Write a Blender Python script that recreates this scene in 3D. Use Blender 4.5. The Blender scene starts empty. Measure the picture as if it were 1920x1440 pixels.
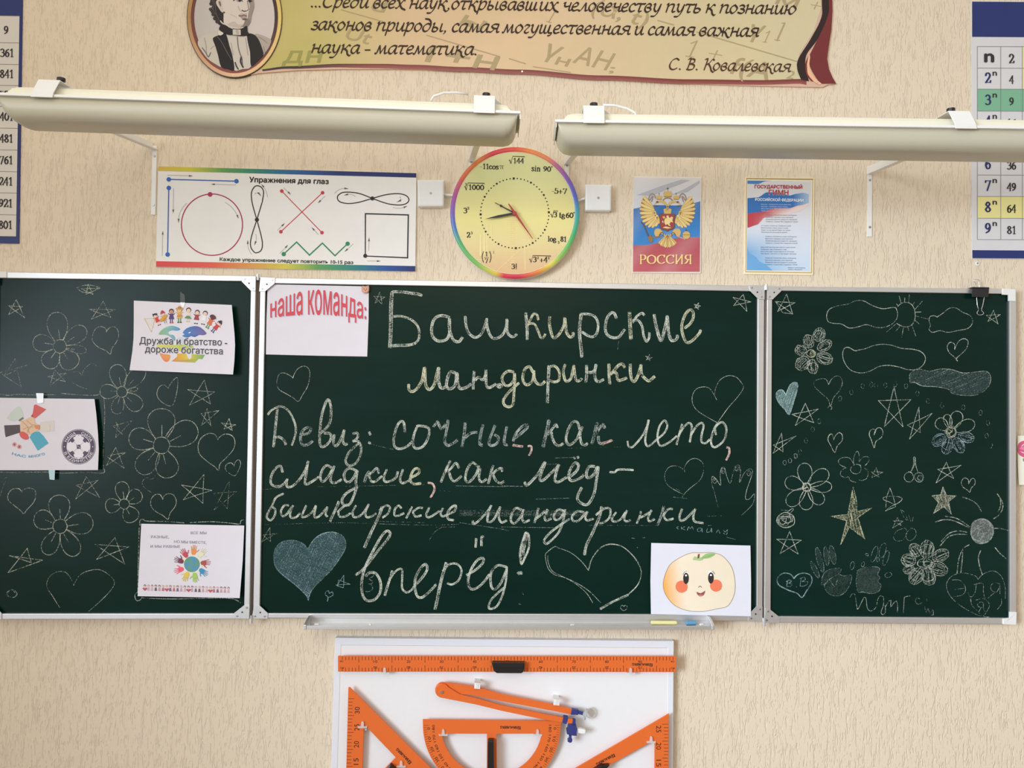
import bpy, bmesh, math, random
from mathutils import Vector
from mathutils.geometry import tessellate_polygon
random.seed(7)
SC = bpy.context.scene
COL = SC.collection

# ------------------------------------------------------------------ camera, world, light
FPX = 1443.0
CAM = Vector((-0.0068, -2.3145, 1.6491))
YAW, PITCH, ROLL = 0.0035, 0.0201, 0.0122
_cy, _sy, _cp, _sp = math.cos(YAW), math.sin(YAW), math.cos(PITCH), math.sin(PITCH)
FWD = Vector((_sy * _cp, _cy * _cp, _sp))
_r0 = Vector((_cy, -_sy, 0)); _u0 = _r0.cross(FWD)
RIGHT = _r0 * math.cos(ROLL) + _u0 * math.sin(ROLL)
UP = _u0 * math.cos(ROLL) - _r0 * math.sin(ROLL)
cd = bpy.data.cameras.new('camera'); cam = bpy.data.objects.new('camera', cd); COL.objects.link(cam)
cd.sensor_fit = 'HORIZONTAL'; cd.sensor_width = 36.0; cd.lens = 36.0 * FPX / 1920.0; cd.clip_start = 0.05
from mathutils import Matrix
_m = Matrix((RIGHT, UP, -FWD)).transposed().to_4x4(); _m.translation = CAM
cam.matrix_world = _m
SC.camera = cam

wd = bpy.data.worlds.new('world'); SC.world = wd; wd.use_nodes = True
bg = wd.node_tree.nodes['Background']
bg.inputs[0].default_value = (1.0, 0.93, 0.83, 1); bg.inputs[1].default_value = 0.665

def area(name, loc, target, sx, sy, power, color):
    ld = bpy.data.lights.new(name, 'AREA'); ld.shape = 'RECTANGLE'; ld.size = sx; ld.size_y = sy
    ld.energy = power; ld.color = color
    o = bpy.data.objects.new(name, ld); COL.objects.link(o); o.location = loc
    o.rotation_euler = (Vector(target) - Vector(loc)).to_track_quat('-Z', 'Z').to_euler()
    return o
w_ = area('window_daylight', (-3.4, -4.5, 2.1), (2.8, 0.0, 0.5), 2.8, 1.6, 52, (0.88, 1.0, 1.15)); w_.data.spread = math.radians(62)
c_ = area('upper_left_fill', (-0.7, -2.6, 3.15), (-0.9, 0.0, 2.5), 2.6, 1.6, 9, (1.0, 0.9, 0.76)); c_.data.spread = math.radians(110)  # unseen warm fill, added to brighten the upper left of the wall

SC.view_settings.view_transform = 'Standard'
try: SC.view_settings.look = 'None'
except Exception: pass
SC.view_settings.exposure = 0.0; SC.view_settings.gamma = 1.0; SC.view_settings.use_curve_mapping = False

# ------------------------------------------------------------------ colours and materials
def lin(c): c /= 255.0; return c / 12.92 if c <= 0.04045 else ((c + 0.055) / 1.055) ** 2.4
GAIN = 1.12
def rgb(r, g, b, a=1.0): return (min(.95, lin(r) * GAIN), min(.95, lin(g) * GAIN), min(.95, lin(b) * GAIN), a)
def mix(a, b, t): return tuple(a[i] * (1 - t) + b[i] * t for i in range(4))
def ramp(stops, t):
    if t <= stops[0][0]: return stops[0][1]
    for (t0, c0), (t1, c1) in zip(stops, stops[1:]):
        if t <= t1: return mix(c0, c1, (t - t0) / max(1e-9, t1 - t0))
    return stops[-1][1]

def mat(name, color, rough=.5, metal=0.0, spec=.5, trans=0.0, noise=0.0, nscale=60.0, bump=0.0, bscale=300.0, alpha=1.0):
    m = bpy.data.materials.new(name); m.use_nodes = True
    nt = m.node_tree; b = nt.nodes['Principled BSDF']
    b.inputs['Base Color'].default_value = color; b.inputs['Roughness'].default_value = rough
    b.inputs['Metallic'].default_value = metal; b.inputs['Specular IOR Level'].default_value = spec
    b.inputs['Transmission Weight'].default_value = trans; b.inputs['Alpha'].default_value = alpha
    tc = nt.nodes.new('ShaderNodeTexCoord')
    n = nt.nodes.new('ShaderNodeTexNoise'); n.inputs['Scale'].default_value = nscale; n.inputs['Detail'].default_value = 4
    nt.links.new(tc.outputs['Object'], n.inputs['Vector'])
    mx = nt.nodes.new('ShaderNodeMix'); mx.data_type = 'RGBA'
    k = 1 - noise
    mx.inputs[6].default_value = (color[0] * k, color[1] * k, color[2] * k, 1); mx.inputs[7].default_value = tuple(min(1, c * (1 + noise * .5)) for c in color[:3]) + (1,)
    nt.links.new(n.outputs['Fac'], mx.inputs[0]); nt.links.new(mx.outputs[2], b.inputs['Base Color'])
    if bump:
        n2 = nt.nodes.new('ShaderNodeTexNoise'); n2.inputs['Scale'].default_value = bscale
        nt.links.new(tc.outputs['Object'], n2.inputs['Vector'])
        bp = nt.nodes.new('ShaderNodeBump'); bp.inputs['Strength'].default_value = bump; bp.inputs['Distance'].default_value = .002
        nt.links.new(n2.outputs['Fac'], bp.inputs['Height']); nt.links.new(bp.outputs[0], b.inputs['Normal'])
    return m

def print_mat(name, rough, spec):
    m = bpy.data.materials.new(name); m.use_nodes = True; nt = m.node_tree; b = nt.nodes['Principled BSDF']
    at = nt.nodes.new('ShaderNodeVertexColor'); at.layer_name = 'Col'
    tc = nt.nodes.new('ShaderNodeTexCoord'); n = nt.nodes.new('ShaderNodeTexNoise'); n.inputs['Scale'].default_value = 25
    nt.links.new(tc.outputs['Object'], n.inputs['Vector'])
    mr = nt.nodes.new('ShaderNodeMapRange'); mr.inputs[3].default_value = .97; mr.inputs[4].default_value = 1.03
    nt.links.new(n.outputs['Fac'], mr.inputs[0])
    mx = nt.nodes.new('ShaderNodeMix'); mx.data_type = 'RGBA'; mx.blend_type = 'MULTIPLY'; mx.inputs[0].default_value = 1
    nt.links.new(at.outputs['Color'], mx.inputs[6]); nt.links.new(mr.outputs[0], mx.inputs[7])
    nt.links.new(mx.outputs[2], b.inputs['Base Color'])
    b.inputs['Roughness'].default_value = rough; b.inputs['Specular IOR Level'].default_value = spec
    return m

def chalk_mat(name='chalk_marks', amp=.9, gain=.92):
    m = bpy.data.materials.new(name); m.use_nodes = True; nt = m.node_tree; b = nt.nodes['Principled BSDF']
    out = nt.nodes['Material Output']
    at = nt.nodes.new('ShaderNodeVertexColor'); at.layer_name = 'Col'
    nt.links.new(at.outputs['Color'], b.inputs['Base Color']); b.inputs['Roughness'].default_value = .95; b.inputs['Specular IOR Level'].default_value = .1
    tc = nt.nodes.new('ShaderNodeTexCoord')
    n = nt.nodes.new('ShaderNodeTexNoise'); n.inputs['Scale'].default_value = 330; n.inputs['Detail'].default_value = 2
    nt.links.new(tc.outputs['Object'], n.inputs['Vector'])
    n2 = nt.nodes.new('ShaderNodeTexNoise'); n2.inputs['Scale'].default_value = 45; n2.inputs['Detail'].default_value = 2
    nt.links.new(tc.outputs['Object'], n2.inputs['Vector'])
    def math_(op, a, bb, clamp=False):
        k = nt.nodes.new('ShaderNodeMath'); k.operation = op; k.use_clamp = clamp
        for i, v in enumerate((a, bb)):
            if isinstance(v, float): k.inputs[i].default_value = v
            else: nt.links.new(v, k.inputs[i])
        return k.outputs[0]
    s = math_('ADD', math_('MULTIPLY', n.outputs['Fac'], 2.2), math_('MULTIPLY', n2.outputs['Fac'], .86))
    s = math_('ADD', s, -1.60)                                 # about -.5 .. .5
    a = math_('ADD', math_('MULTIPLY', s, amp), at.outputs['Alpha'], True)
    a = math_('MULTIPLY', a, gain)
    tr = nt.nodes.new('ShaderNodeBsdfTransparent'); mx = nt.nodes.new('ShaderNodeMixShader')
    nt.links.new(a, mx.inputs[0]); nt.links.new(tr.outputs[0], mx.inputs[1]); nt.links.new(b.outputs[0], mx.inputs[2])
    nt.links.new(mx.outputs[0], out.inputs['Surface'])
    return m

def wall_mat():
    m = bpy.data.materials.new('bark_stucco'); m.use_nodes = True; nt = m.node_tree; b = nt.nodes['Principled BSDF']
    b.inputs['Roughness'].default_value = .62; b.inputs['Specular IOR Level'].default_value = .35
    tc = nt.nodes.new('ShaderNodeTexCoord'); L = nt.links.new
    def mp(sx, sz, off=0.0):
        k = nt.nodes.new('ShaderNodeMapping'); k.inputs['Scale'].default_value = (sx, 1, sz); k.inputs['Location'].default_value = (off, 0, off)
        L(tc.outputs['Object'], k.inputs['Vector']); return k.outputs[0]
    def nz(vec, scale, det=2.0, dist=0.0, rough=.5):
        k = nt.nodes.new('ShaderNodeTexNoise'); k.inputs['Scale'].default_value = scale; k.inputs['Detail'].default_value = det
        k.inputs['Distortion'].default_value = dist; k.inputs['Roughness'].default_value = rough
        L(vec, k.inputs['Vector']); return k.outputs['Fac']
    def M(op, a, bb=0.0, clamp=False):
        k = nt.nodes.new('ShaderNodeMath'); k.operation = op; k.use_clamp = clamp
        for i, v in enumerate((a, bb)):
            if isinstance(v, (int, float)): k.inputs[i].default_value = v
            else: L(v, k.inputs[i])
        return k.outputs[0]
    def smooth(v, lo, hi, a=0.0, c=1.0):
        k = nt.nodes.new('ShaderNodeMapRange'); k.interpolation_type = 'SMOOTHSTEP'
        k.inputs[1].default_value = lo; k.inputs[2].default_value = hi; k.inputs[3].default_value = a; k.inputs[4].default_value = c
        L(v, k.inputs[0]); return k.outputs[0]
    def worms(sx, sz, off, wdt, m0, m1):
        n = nz(mp(sx, sz, off), 1.0, 2.5, .5)
        line = smooth(M('ABSOLUTE', M('SUBTRACT', n, .5)), 0.0, wdt, 1.0, 0.0)
        gate = smooth(nz(mp(sx * .55, sz * .8, off + 9), 1.0, 2.0), m0, m1)
        return M('MULTIPLY', line, gate)
    def dashes(sx, sz, off, lo, hi): return smooth(nz(mp(sx, sz, off), 1.0, 2.0, .35), lo, hi)
    w1 = dashes(130, 22, 0, .57, .67)
    w2 = dashes(210, 42, 31, .60, .70)
    w3 = worms(85, 13, 77, .05, .50, .57)
    groove = M('MAXIMUM', w1, M('MAXIMUM', M('MULTIPLY', w2, .8), M('MULTIPLY', w3, .9)))
    grain = nz(mp(1, .6), 380.0, 2.0); broad = nz(mp(60, 14, 5), 1.0, 1.0)
    h = M('ADD', M('MULTIPLY', groove, -1.0), M('ADD', M('MULTIPLY', grain, .10), M('MULTIPLY', broad, .15)))
    bp = nt.nodes.new('ShaderNodeBump'); bp.inputs['Strength'].default_value = .75; bp.inputs['Distance'].default_value = .0014
    L(h, bp.inputs['Height']); L(bp.outputs[0], b.inputs['Normal'])
    mx = nt.nodes.new('ShaderNodeMix'); mx.data_type = 'RGBA'
    mx.inputs[6].default_value = (.755, .64, .485, 1); mx.inputs[7].default_value = (.79, .675, .52, 1)
    L(nz(mp(1, 1, 3), 2.2, 3.0), mx.inputs[0])
    groove_tint = nt.nodes.new('ShaderNodeMix'); groove_tint.data_type = 'RGBA'; groove_tint.inputs[7].default_value = (.52, .40, .28, 1)  # grooves mixed slightly towards a darker brown
    L(M('MULTIPLY', groove, .06), groove_tint.inputs[0]); L(mx.outputs[2], groove_tint.inputs[6])
    L(groove_tint.outputs[2], b.inputs['Base Color'])
    return m

def board_mat():
    m = bpy.data.materials.new('green_chalkboard'); m.use_nodes = True; nt = m.node_tree; b = nt.nodes['Principled BSDF']; L = nt.links.new
    tc = nt.nodes.new('ShaderNodeTexCoord')
    mp = nt.nodes.new('ShaderNodeMapping'); mp.inputs['Scale'].default_value = (1.6, 1, 9); L(tc.outputs['Object'], mp.inputs['Vector'])
    n = nt.nodes.new('ShaderNodeTexNoise'); n.inputs['Scale'].default_value = 1.6; n.inputs['Detail'].default_value = 5; L(mp.outputs[0], n.inputs['Vector'])
    n2 = nt.nodes.new('ShaderNodeTexNoise'); n2.inputs['Scale'].default_value = 2.0; n2.inputs['Detail'].default_value = 3; L(tc.outputs['Object'], n2.inputs['Vector'])
    cr = nt.nodes.new('ShaderNodeValToRGB'); e = cr.color_ramp.elements
    e[0].position = .38; e[0].color = (.0008, .0150, .0105, 1); e[1].position = .75; e[1].color = (.0020, .0235, .0175, 1)
    ad = nt.nodes.new('ShaderNodeMath'); ad.operation = 'ADD'; hf = nt.nodes.new('ShaderNodeMath'); hf.operation = 'MULTIPLY'; hf.inputs[1].default_value = .5
    L(n.outputs['Fac'], ad.inputs[0]); L(n2.outputs['Fac'], ad.inputs[1]); L(ad.outputs[0], hf.inputs[0]); L(hf.outputs[0], cr.inputs[0])
    L(cr.outputs[0], b.inputs['Base Color']); b.inputs['Roughness'].default_value = .26; b.inputs['Specular IOR Level'].default_value = .17
    return m

def rgbm(name, r, g, b_, **k): return mat(name, rgb(r, g, b_), **k)
M_PRINT = print_mat('printed_paper', .55, .35); M_GLOSS = print_mat('printed_gloss', .32, .4); M_CHALK = chalk_mat(); M_DUST = chalk_mat('chalk_dust', .28, .9)
M_WALL = wall_mat(); M_BOARD = board_mat()
M_ALU = mat('brushed_aluminium', (.72, .72, .72, 1), rough=.42, metal=.85, noise=.06, nscale=40)
M_PLATE = mat('zinc_plate', (.70, .71, .72, 1), rough=.42, metal=.8, noise=.12, nscale=90)
M_SCREW = mat('steel_screw', (.45, .45, .46, 1), rough=.35, metal=1.0)
M_RUBBER = mat('brown_hinge_strip', (.16, .13, .11, 1), rough=.6)
M_WHITEPL = mat('white_plastic', (.82, .82, .80, 1), rough=.4, noise=.03)
M_LAMPW = mat('white_painted_steel', (.86, .86, .83, 1), rough=.38, noise=.02)
M_LAMPC = mat('cream_housing', (.85, .82, .66, 1), rough=.45, noise=.03)
M_DIFF = mat('opal_diffuser', (.57, .54, .42, 1), rough=.35, noise=.02)
M_BLACK = mat('black_plastic', (.012, .012, .013, 1), rough=.35)
M_ORANGE = mat('orange_plastic', (.78, .155, .028, 1), rough=.34, noise=.04, nscale=12)
M_BLUE = mat('dark_blue_plastic', (.035, .045, .20, 1), rough=.35)
M_CLEAR = mat('frosted_clear_plastic', (.86, .84, .82, 1), rough=.2, alpha=.42)
M_GREY = mat('grey_rubber', (.42, .43, .43, 1), rough=.5)
M_PANEL = mat('white_board_sheet', (.84, .84, .85, 1), rough=.38, noise=.02)
M_PANELF = mat('white_board_frame', (.78, .80, .86, 1), rough=.4)
M_STEEL = mat('chrome_wire', (.8, .8, .8, 1), rough=.2, metal=1.0)
M_CHALKW = mat('white_chalk', (.86, .86, .84, 1), rough=.95, bump=.3)
M_CHALKY = mat('yellow_chalk', (.80, .74, .36, 1), rough=.95, bump=.3)
M_CHALKB = mat('blue_chalk', (.12, .34, .55, 1), rough=.95, bump=.3)
M_EDGE = mat('board_edge_brown', (.20, .16, .13, 1), rough=.6)

# ------------------------------------------------------------------ pixel rays and planes
def ray(px, py): return FWD + RIGHT * ((px - 960.0) / FPX) - UP * ((py - 720.0) / FPX)
class Pl:                                   # depth in front of the wall d = a + b*X + c*Z, point y = -d
    def __init__(s, a, b=0.0, c=0.0): s.a, s.b, s.c = a, b, c
    def pt(s, px, py, e=0.0):
        v = ray(px, py)
        t = -(CAM.y + s.a + e + s.b * CAM.x + s.c * CAM.z) / (v.y + s.b * v.x + s.c * v.z)
        return CAM + v * t
    def off(s, e): return Pl(s.a + e, s.b, s.c)
def tilt(p0, p1, p2):                       # plane through three (px, py, depth)
    W = [Pl(d).pt(x, y) for x, y, d in (p0, p1, p2)]
    n = (W[1] - W[0]).cross(W[2] - W[0])    # n.(P-W0)=0 -> y = ...
    b = n.x / n.y; c = n.z / n.y            # y = W0.y - b (X-X0) - c (Z-Z0)
    return Pl(-(W[0].y + b * W[0].x + c * W[0].z), b, c)
def T(ox, oy, s): return lambda x, y: (ox + x / s, oy + y / s)
def nums(st): v = [float(q) for q in st.replace(',', ' ').split()]; return list(zip(v[0::2], v[1::2]))

def spline(pts, n=6, closed=False):
    if len(pts) < 3: return list(pts)
    P = list(pts); out = []
    m = len(P); rng = range(m if closed else m - 1)
    for i in rng:
        if closed: p0, p1, p2, p3 = P[i - 1], P[i], P[(i + 1) % m], P[(i + 2) % m]
        else: p0, p1, p2, p3 = P[max(0, i - 1)], P[i], P[i + 1], P[min(m - 1, i + 2)]
        for k in range(n):
            t = k / n
            out.append(tuple(.5 * (2 * b + (c - a) * t + (2 * a - 5 * b + 4 * c - d) * t * t + (3 * b - a - 3 * c + d) * t ** 3) for a, b, c, d in zip(p0, p1, p2, p3)))
    out.append(P[0] if closed else P[-1])
    return out

class MB:
    def __init__(s): s.v = []; s.f = []; s.m = []; s.c = []; s.mats = []
    def mi(s, m):
        if m not in s.mats: s.mats.append(m)
        return s.mats.index(m)
    def face(s, pts, m, col=(1, 1, 1, 1)):
        i0 = len(s.v); s.v += [Vector(p) for p in pts]; s.c += [col] * len(pts)
        s.f.append(tuple(range(i0, i0 + len(pts)))); s.m.append(s.mi(m))
    def mesh(s, V, F, m, col=(1, 1, 1, 1), cols=None):
        i0 = len(s.v); s.v += [Vector(p) for p in V]; s.c += (cols if cols else [col] * len(V)); k = s.mi(m)
        for f in F: s.f.append(tuple(i0 + q for q in f)); s.m.append(k)
    # ---- flat artwork on a plane, in picture pixels
    def poly(s, pts, pl, e, col, m=None, holes=()):
        loops = [list(pts)] + [list(h) for h in holes]
        flat = [p for l in loops for p in l]
        tris = tessellate_polygon([[Vector((x, y, 0)) for x, y in l] for l in loops])
        cols = [col(x, y) for x, y in flat] if callable(col) else None
        F = []
        for a, b, c in tris:
            (x0, y0), (x1, y1), (x2, y2) = flat[a], flat[b], flat[c]
            cr = (x1 - x0) * (y2 - y0) - (x2 - x0) * (y1 - y0)
            F.append((a, c, b) if cr > 0 else (a, b, c))
        s.mesh([pl.pt(x, y, e) for x, y in flat], F, m or M_PRINT, col if not callable(col) else (1, 1, 1, 1), cols)
    def grid(s, q, nx, ny, pl, e, col, m=None):            # q: four corners tl tr br bl ; col(u,v)
        V = []; Cc = []; F = []
        for j in range(ny + 1):
            for i in range(nx + 1):
                u, v = i / nx, j / ny
                x = (q[0][0] * (1 - u) + q[1][0] * u) * (1 - v) + (q[3][0] * (1 - u) + q[2][0] * u) * v
                y = (q[0][1] * (1 - u) + q[1][1] * u) * (1 - v) + (q[3][1] * (1 - u) + q[2][1] * u) * v
                V.append(pl.pt(x, y, e)); Cc.append(col(u, v))
        for j in range(ny):
            for i in range(nx):
                a = j * (nx + 1) + i; F.append((a, a + nx + 1, a + nx + 2, a + 1))
        s.mesh(V, F, m or M_PRINT, cols=Cc)
    def line(s, pts, w, pl, e, col, m=None, closed=False, nib=None, cap=True):
        P = [tuple(p) for p in pts]
        Q = [P[0]]
        for p in P[1:]:
            if abs(p[0] - Q[-1][0]) + abs(p[1] - Q[-1][1]) > 1e-4: Q.append(p)
        if closed and abs(Q[0][0] - Q[-1][0]) + abs(Q[0][1] - Q[-1][1]) < 1e-3: Q.pop()
        P = Q; n = len(P)
        if n < 2: return
        V = []; F = []; Cc = []
        for i in range(n):
            a = P[i - 1] if (i or closed) else P[i]; b = P[(i + 1) % n] if (i < n - 1 or closed) else P[i]
            dx, dy = b[0] - a[0], b[1] - a[1]; l = math.hypot(dx, dy) or 1
            dx /= l; dy /= l
            k = 1.0
            if 0 < i < n - 1 or closed:
                p = P[i - 1]; q = P[(i + 1) % n]; l1 = math.hypot(P[i][0] - p[0], P[i][1] - p[1]) or 1; l2 = math.hypot(q[0] - P[i][0], q[1] - P[i][1]) or 1
                cs = ((P[i][0] - p[0]) * (q[0] - P[i][0]) + (P[i][1] - p[1]) * (q[1] - P[i][1])) / (l1 * l2)
                k = min(1.5, 1 / max(.4, math.sqrt(max(0, (1 + cs) / 2))))
            ww = w(i / (n - 1)) if callable(w) else w
            if nib: ww = w * (nib[1] + (1 - nib[1]) * abs(math.sin(math.atan2(-dy, dx) - nib[0])))
            h = ww / 2 * k
            x, y = P[i]
            if cap and not closed and i in (0, n - 1):
                sg = -1 if i == 0 else 1
                x += dx * ww * .3 * sg; y += dy * ww * .3 * sg; h *= .8
            ez = e + 3.5e-5 * i / n; V.append(pl.pt(x - dy * h, y + dx * h, ez)); V.append(pl.pt(x + dy * h, y - dx * h, ez))
            c = col(i / max(1, n - 1)) if callable(col) else col
            Cc += [c, c]
        for i in range(n if closed else n - 1):
            a = 2 * i; b = 2 * ((i + 1) % n); F.append((a, b, b + 1, a + 1))
        s.mesh(V, F, m or M_PRINT, cols=Cc)
    def disc(s, cx, cy, rx, pl, e, col, m=None, ry=None, n=24, rot=0.0):
        ry = ry or rx; c, q = math.cos(rot), math.sin(rot)
        s.poly([(cx + rx * math.cos(k) * c - ry * math.sin(k) * q, cy + rx * math.cos(k) * q + ry * math.sin(k) * c) for k in (2 * math.pi * i / n for i in range(n))], pl, e, col, m)
    def ring(s, cx, cy, rx, ry, w, pl, e, col, m=None, n=64, a0=0, a1=2 * math.pi):
        full = a1 - a0 > 6.28
        pts = [(cx + rx * math.cos(a0 + (a1 - a0) * i / n), cy + ry * math.sin(a0 + (a1 - a0) * i / n)) for i in range(n if full else n + 1)]
        s.line(pts, w, pl, e, col, m, closed=full, cap=False)
    # ---- solids
    def slab(s, pts, pl, th, m, col=(1, 1, 1, 1), holes=()):   # outline on plane pl, going th back towards the wall
        loops = [list(pts)] + [list(h) for h in holes]; flat = [p for l in loops for p in l]
        s.poly(pts, pl, 0, col, m, holes)
        for l in loops:
            ar = sum(a[0] * b[1] - b[0] * a[1] for a, b in zip(l, l[1:] + l[:1]))
            if (ar > 0) == (l is loops[0]): l = l[::-1]
            n = len(l); fr = [pl.pt(x, y) for x, y in l]; bk = [p + Vector((0, th, 0)) for p in fr]
            s.mesh(fr + bk, [(i, n + i, n + (i + 1) % n, (i + 1) % n) for i in range(n)], m, col)
        tris = tessellate_polygon([[Vector((x, y, 0)) for x, y in l] for l in [list(pts)] + [list(h) for h in holes]])
        F = []
        for a, b, c in tris:
            (x0, y0), (x1, y1), (x2, y2) = flat[a], flat[b], flat[c]
            cr = (x1 - x0) * (y2 - y0) - (x2 - x0) * (y1 - y0)
            F.append((a, b, c) if cr > 0 else (a, c, b))
        s.mesh([pl.pt(x, y) + Vector((0, th, 0)) for x, y in flat], F, m, col)
    def box(s, o, ax, ay, az, m):               # corner + three edge vectors
        o = Vector(o); ax, ay, az = Vector(ax), Vector(ay), Vector(az)
        V = [o, o + ax, o + ax + ay, o + ay, o + az, o + ax + az, o + ax + ay + az, o + ay + az]
        F = [(0, 3, 2, 1), (4, 5, 6, 7), (0, 1, 5, 4), (1, 2, 6, 5), (2, 3, 7, 6), (3, 0, 4, 7)]
        if ax.cross(ay).dot(az) < 0: F = [f[::-1] for f in F]
        s.mesh(V, F, m)
    def tube(s, P, r, m, n=10, closed=False):
        P = [Vector(p) for p in P]; V = []; k = len(P); F = []
        for i, p in enumerate(P):
            t = (P[(i + 1) % k] if (i < k - 1 or closed) else P[i]) - (P[i - 1] if (i or closed) else P[i])
            t.normalize(); a = t.cross(Vector((0, 0, 1)));
            if a.length < .05: a = t.cross(Vector((0, 1, 0)))
            a.normalize(); b = t.cross(a); rr = r(i / (k - 1)) if callable(r) else r
            V += [p + (a * math.cos(q) + b * math.sin(q)) * rr for q in (2 * math.pi * j / n for j in range(n))]
        for i in range(k if closed else k - 1):
            for j in range(n):
                a0 = i * n + j; a1 = i * n + (j + 1) % n; b0 = ((i + 1) % k) * n + j; b1 = ((i + 1) % k) * n + (j + 1) % n
                F.append((a0, a1, b1, b0))
        if not closed: F += [tuple(range(n - 1, -1, -1)), tuple(range((k - 1) * n, k * n))]
        s.mesh(V, F, m)
    def loft(s, rings, m, cap=True):
        n = len(rings[0]); V = [p for r in rings for p in r]; F = []
        for i in range(len(rings) - 1):
            for j in range(n):
                F.append((i * n + j, i * n + (j + 1) % n, (i + 1) * n + (j + 1) % n, (i + 1) * n + j))
        if cap: F += [tuple(range(n - 1, -1, -1)), tuple(range((len(rings) - 1) * n, len(rings) * n))]
        s.mesh(V, F, m)
    def build(s, name, parent=None, origin=None, bevel=0.0, smooth=False):
        if origin is None: origin = root_loc(parent) if parent else Vector((0, 0, 0))
        me = bpy.data.meshes.new(name); me.from_pydata([tuple(p - origin) for p in s.v], [], s.f)
        for k in s.mats: me.materials.append(k)
        me.polygons.foreach_set('material_index', s.m)
        ca = me.color_attributes.new('Col', 'FLOAT_COLOR', 'POINT')
        ca.data.foreach_set('color', [q for c in s.c for q in (tuple(c) + (1.0,))[:4]])
        if smooth: me.polygons.foreach_set('use_smooth', [True] * len(me.polygons))
        me.update()
        if s.mats and (bevel or s.mats[0] not in (M_PRINT, M_GLOSS, M_CHALK, M_DUST)):
            bm = bmesh.new(); bm.from_mesh(me); bmesh.ops.remove_doubles(bm, verts=bm.verts, dist=1e-6); bmesh.ops.recalc_face_normals(bm, faces=bm.faces); bm.to_mesh(me); bm.free()
        o = bpy.data.objects.new(name, me); COL.objects.link(o)
        if parent: o.parent = parent
        else: o.location = origin
        if bevel:
            b = o.modifiers.new('bevel', 'BEVEL'); b.width = bevel; b.segments = 2; b.limit_method = 'ANGLE'; b.angle_limit = .6
        return o
def root_loc(o):
    while o.parent: o = o.parent
    return Vector(o.location)
def tag(o, label, cat, group=None):
    o['label'] = label; o['category'] = cat
    if group: o['group'] = group
    return o
def empty(name, loc):
    o = bpy.data.objects.new(name, None); COL.objects.link(o); o.location = loc; o.empty_display_size = .05
    return o
def struct(o): o['kind'] = 'structure'; return o

# ------------------------------------------------------------------ lettering
_cache = {}
def _inside(p, l):
    r = False
    for a, b in zip(l, l[1:] + l[:1]):
        if (a[1] > p[1]) != (b[1] > p[1]) and p[0] < a[0] + (b[0] - a[0]) * (p[1] - a[1]) / (b[1] - a[1]): r = not r
    return r
def glyphs(st):
    k = st
    if k not in _cache:
        cu = bpy.data.curves.new('lettering_source', 'FONT'); cu.body = st; cu.size = 1.0; cu.offset = 0.0; cu.resolution_u = 3; cu.fill_mode = 'NONE'
        o = bpy.data.objects.new('lettering_source', cu); COL.objects.link(o)
        dg = bpy.context.evaluated_depsgraph_get(); dg.update()
        me = o.evaluated_get(dg).to_mesh()
        V = [(p.co.x, p.co.y) for p in me.vertices]; nb = {}
        for e in me.edges:
            i, j = e.vertices; nb.setdefault(i, []).append(j); nb.setdefault(j, []).append(i)
        o.evaluated_get(dg).to_mesh_clear(); bpy.data.objects.remove(o); bpy.data.curves.remove(cu)
        seen = set(); loops = []
        for i in sorted(nb):
            if i in seen: continue
            l = [i]; seen.add(i); c = min(nb[i])
            while c not in seen:
                l.append(c); seen.add(c); nx = [q for q in nb[c] if q not in seen]
                if not nx: break
                c = nx[0]
            q = []
            for t in l:
                if not q or abs(V[t][0] - q[-1][0]) + abs(V[t][1] - q[-1][1]) > 2e-3: q.append(V[t])
            if len(q) > 2: loops.append(q)
        ar = lambda l: sum(a[0] * b[1] - b[0] * a[1] for a, b in zip(l, l[1:] + l[:1])) / 2
        A = [ar(l) for l in loops]; hole = {}
        for i, l in enumerate(loops):
            best = None
            for j, m in enumerate(loops):
                if j != i and A[i] * A[j] < 0 and abs(A[j]) > abs(A[i]) and _inside(l[0], m) and _inside(l[len(l) // 2], m) and (best is None or abs(A[j]) < abs(A[best])): best = j
            if best is not None: hole[i] = best
        VV = []; FF = []
        for i, l in enumerate(loops):
            if i in hole: continue
            grp = [l] + [loops[h] for h, o_ in hole.items() if o_ == i]
            fl = [p for g in grp for p in g]; fl = [(p[0], p[1], 1.6e-5 * (i % 6) + 2.5e-5 * n / len(fl)) for n, p in enumerate(fl)]; b0 = len(VV); VV += fl
            FF += [tuple(b0 + t for t in tr) for tr in tessellate_polygon([[Vector((x, y, 0)) for x, y in g] for g in grp])]
        _cache[k] = (VV, FF)
    return _cache[k]
CAPH = max(v[1] for v in glyphs('Н')[0]); XH = max(v[1] for v in glyphs('н')[0])
def text_fn(mb, st, fn, pl, e, col, m=None, bold=0.0):      # fn(u 0..1 along the width, v in font units) -> pixel
    V, F = glyphs(st)
    if not V: return
    x0 = min(v[0] for v in V); x1 = max(v[0] for v in V)
    G = []
    T3 = []
    for f in F:
        if len(f) == 3: T3.append(f); continue
        T3 += [tuple(f[i] for i in t) for t in tessellate_polygon([[Vector((V[i][0], V[i][1], 0)) for i in f]])]
    for f in T3:
        a, b, c = V[f[0]], V[f[1]], V[f[2]]
        cr = (b[0] - a[0]) * (c[1] - a[1]) - (c[0] - a[0]) * (b[1] - a[1]); G.append(f if cr > 0 else f[::-1])
    for k, (ox, oy) in enumerate(((bold, 0), (-bold, 0), (0, bold), (0, -bold)) if bold else ((0, 0),)):   # heavier weights: the stroke widened both ways
        mb.mesh([pl.pt(*fn((x + ox - x0) / (x1 - x0), y + oy), e + z + 9e-5 * k) for x, y, z in V], G, m or M_PRINT, col)
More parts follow.
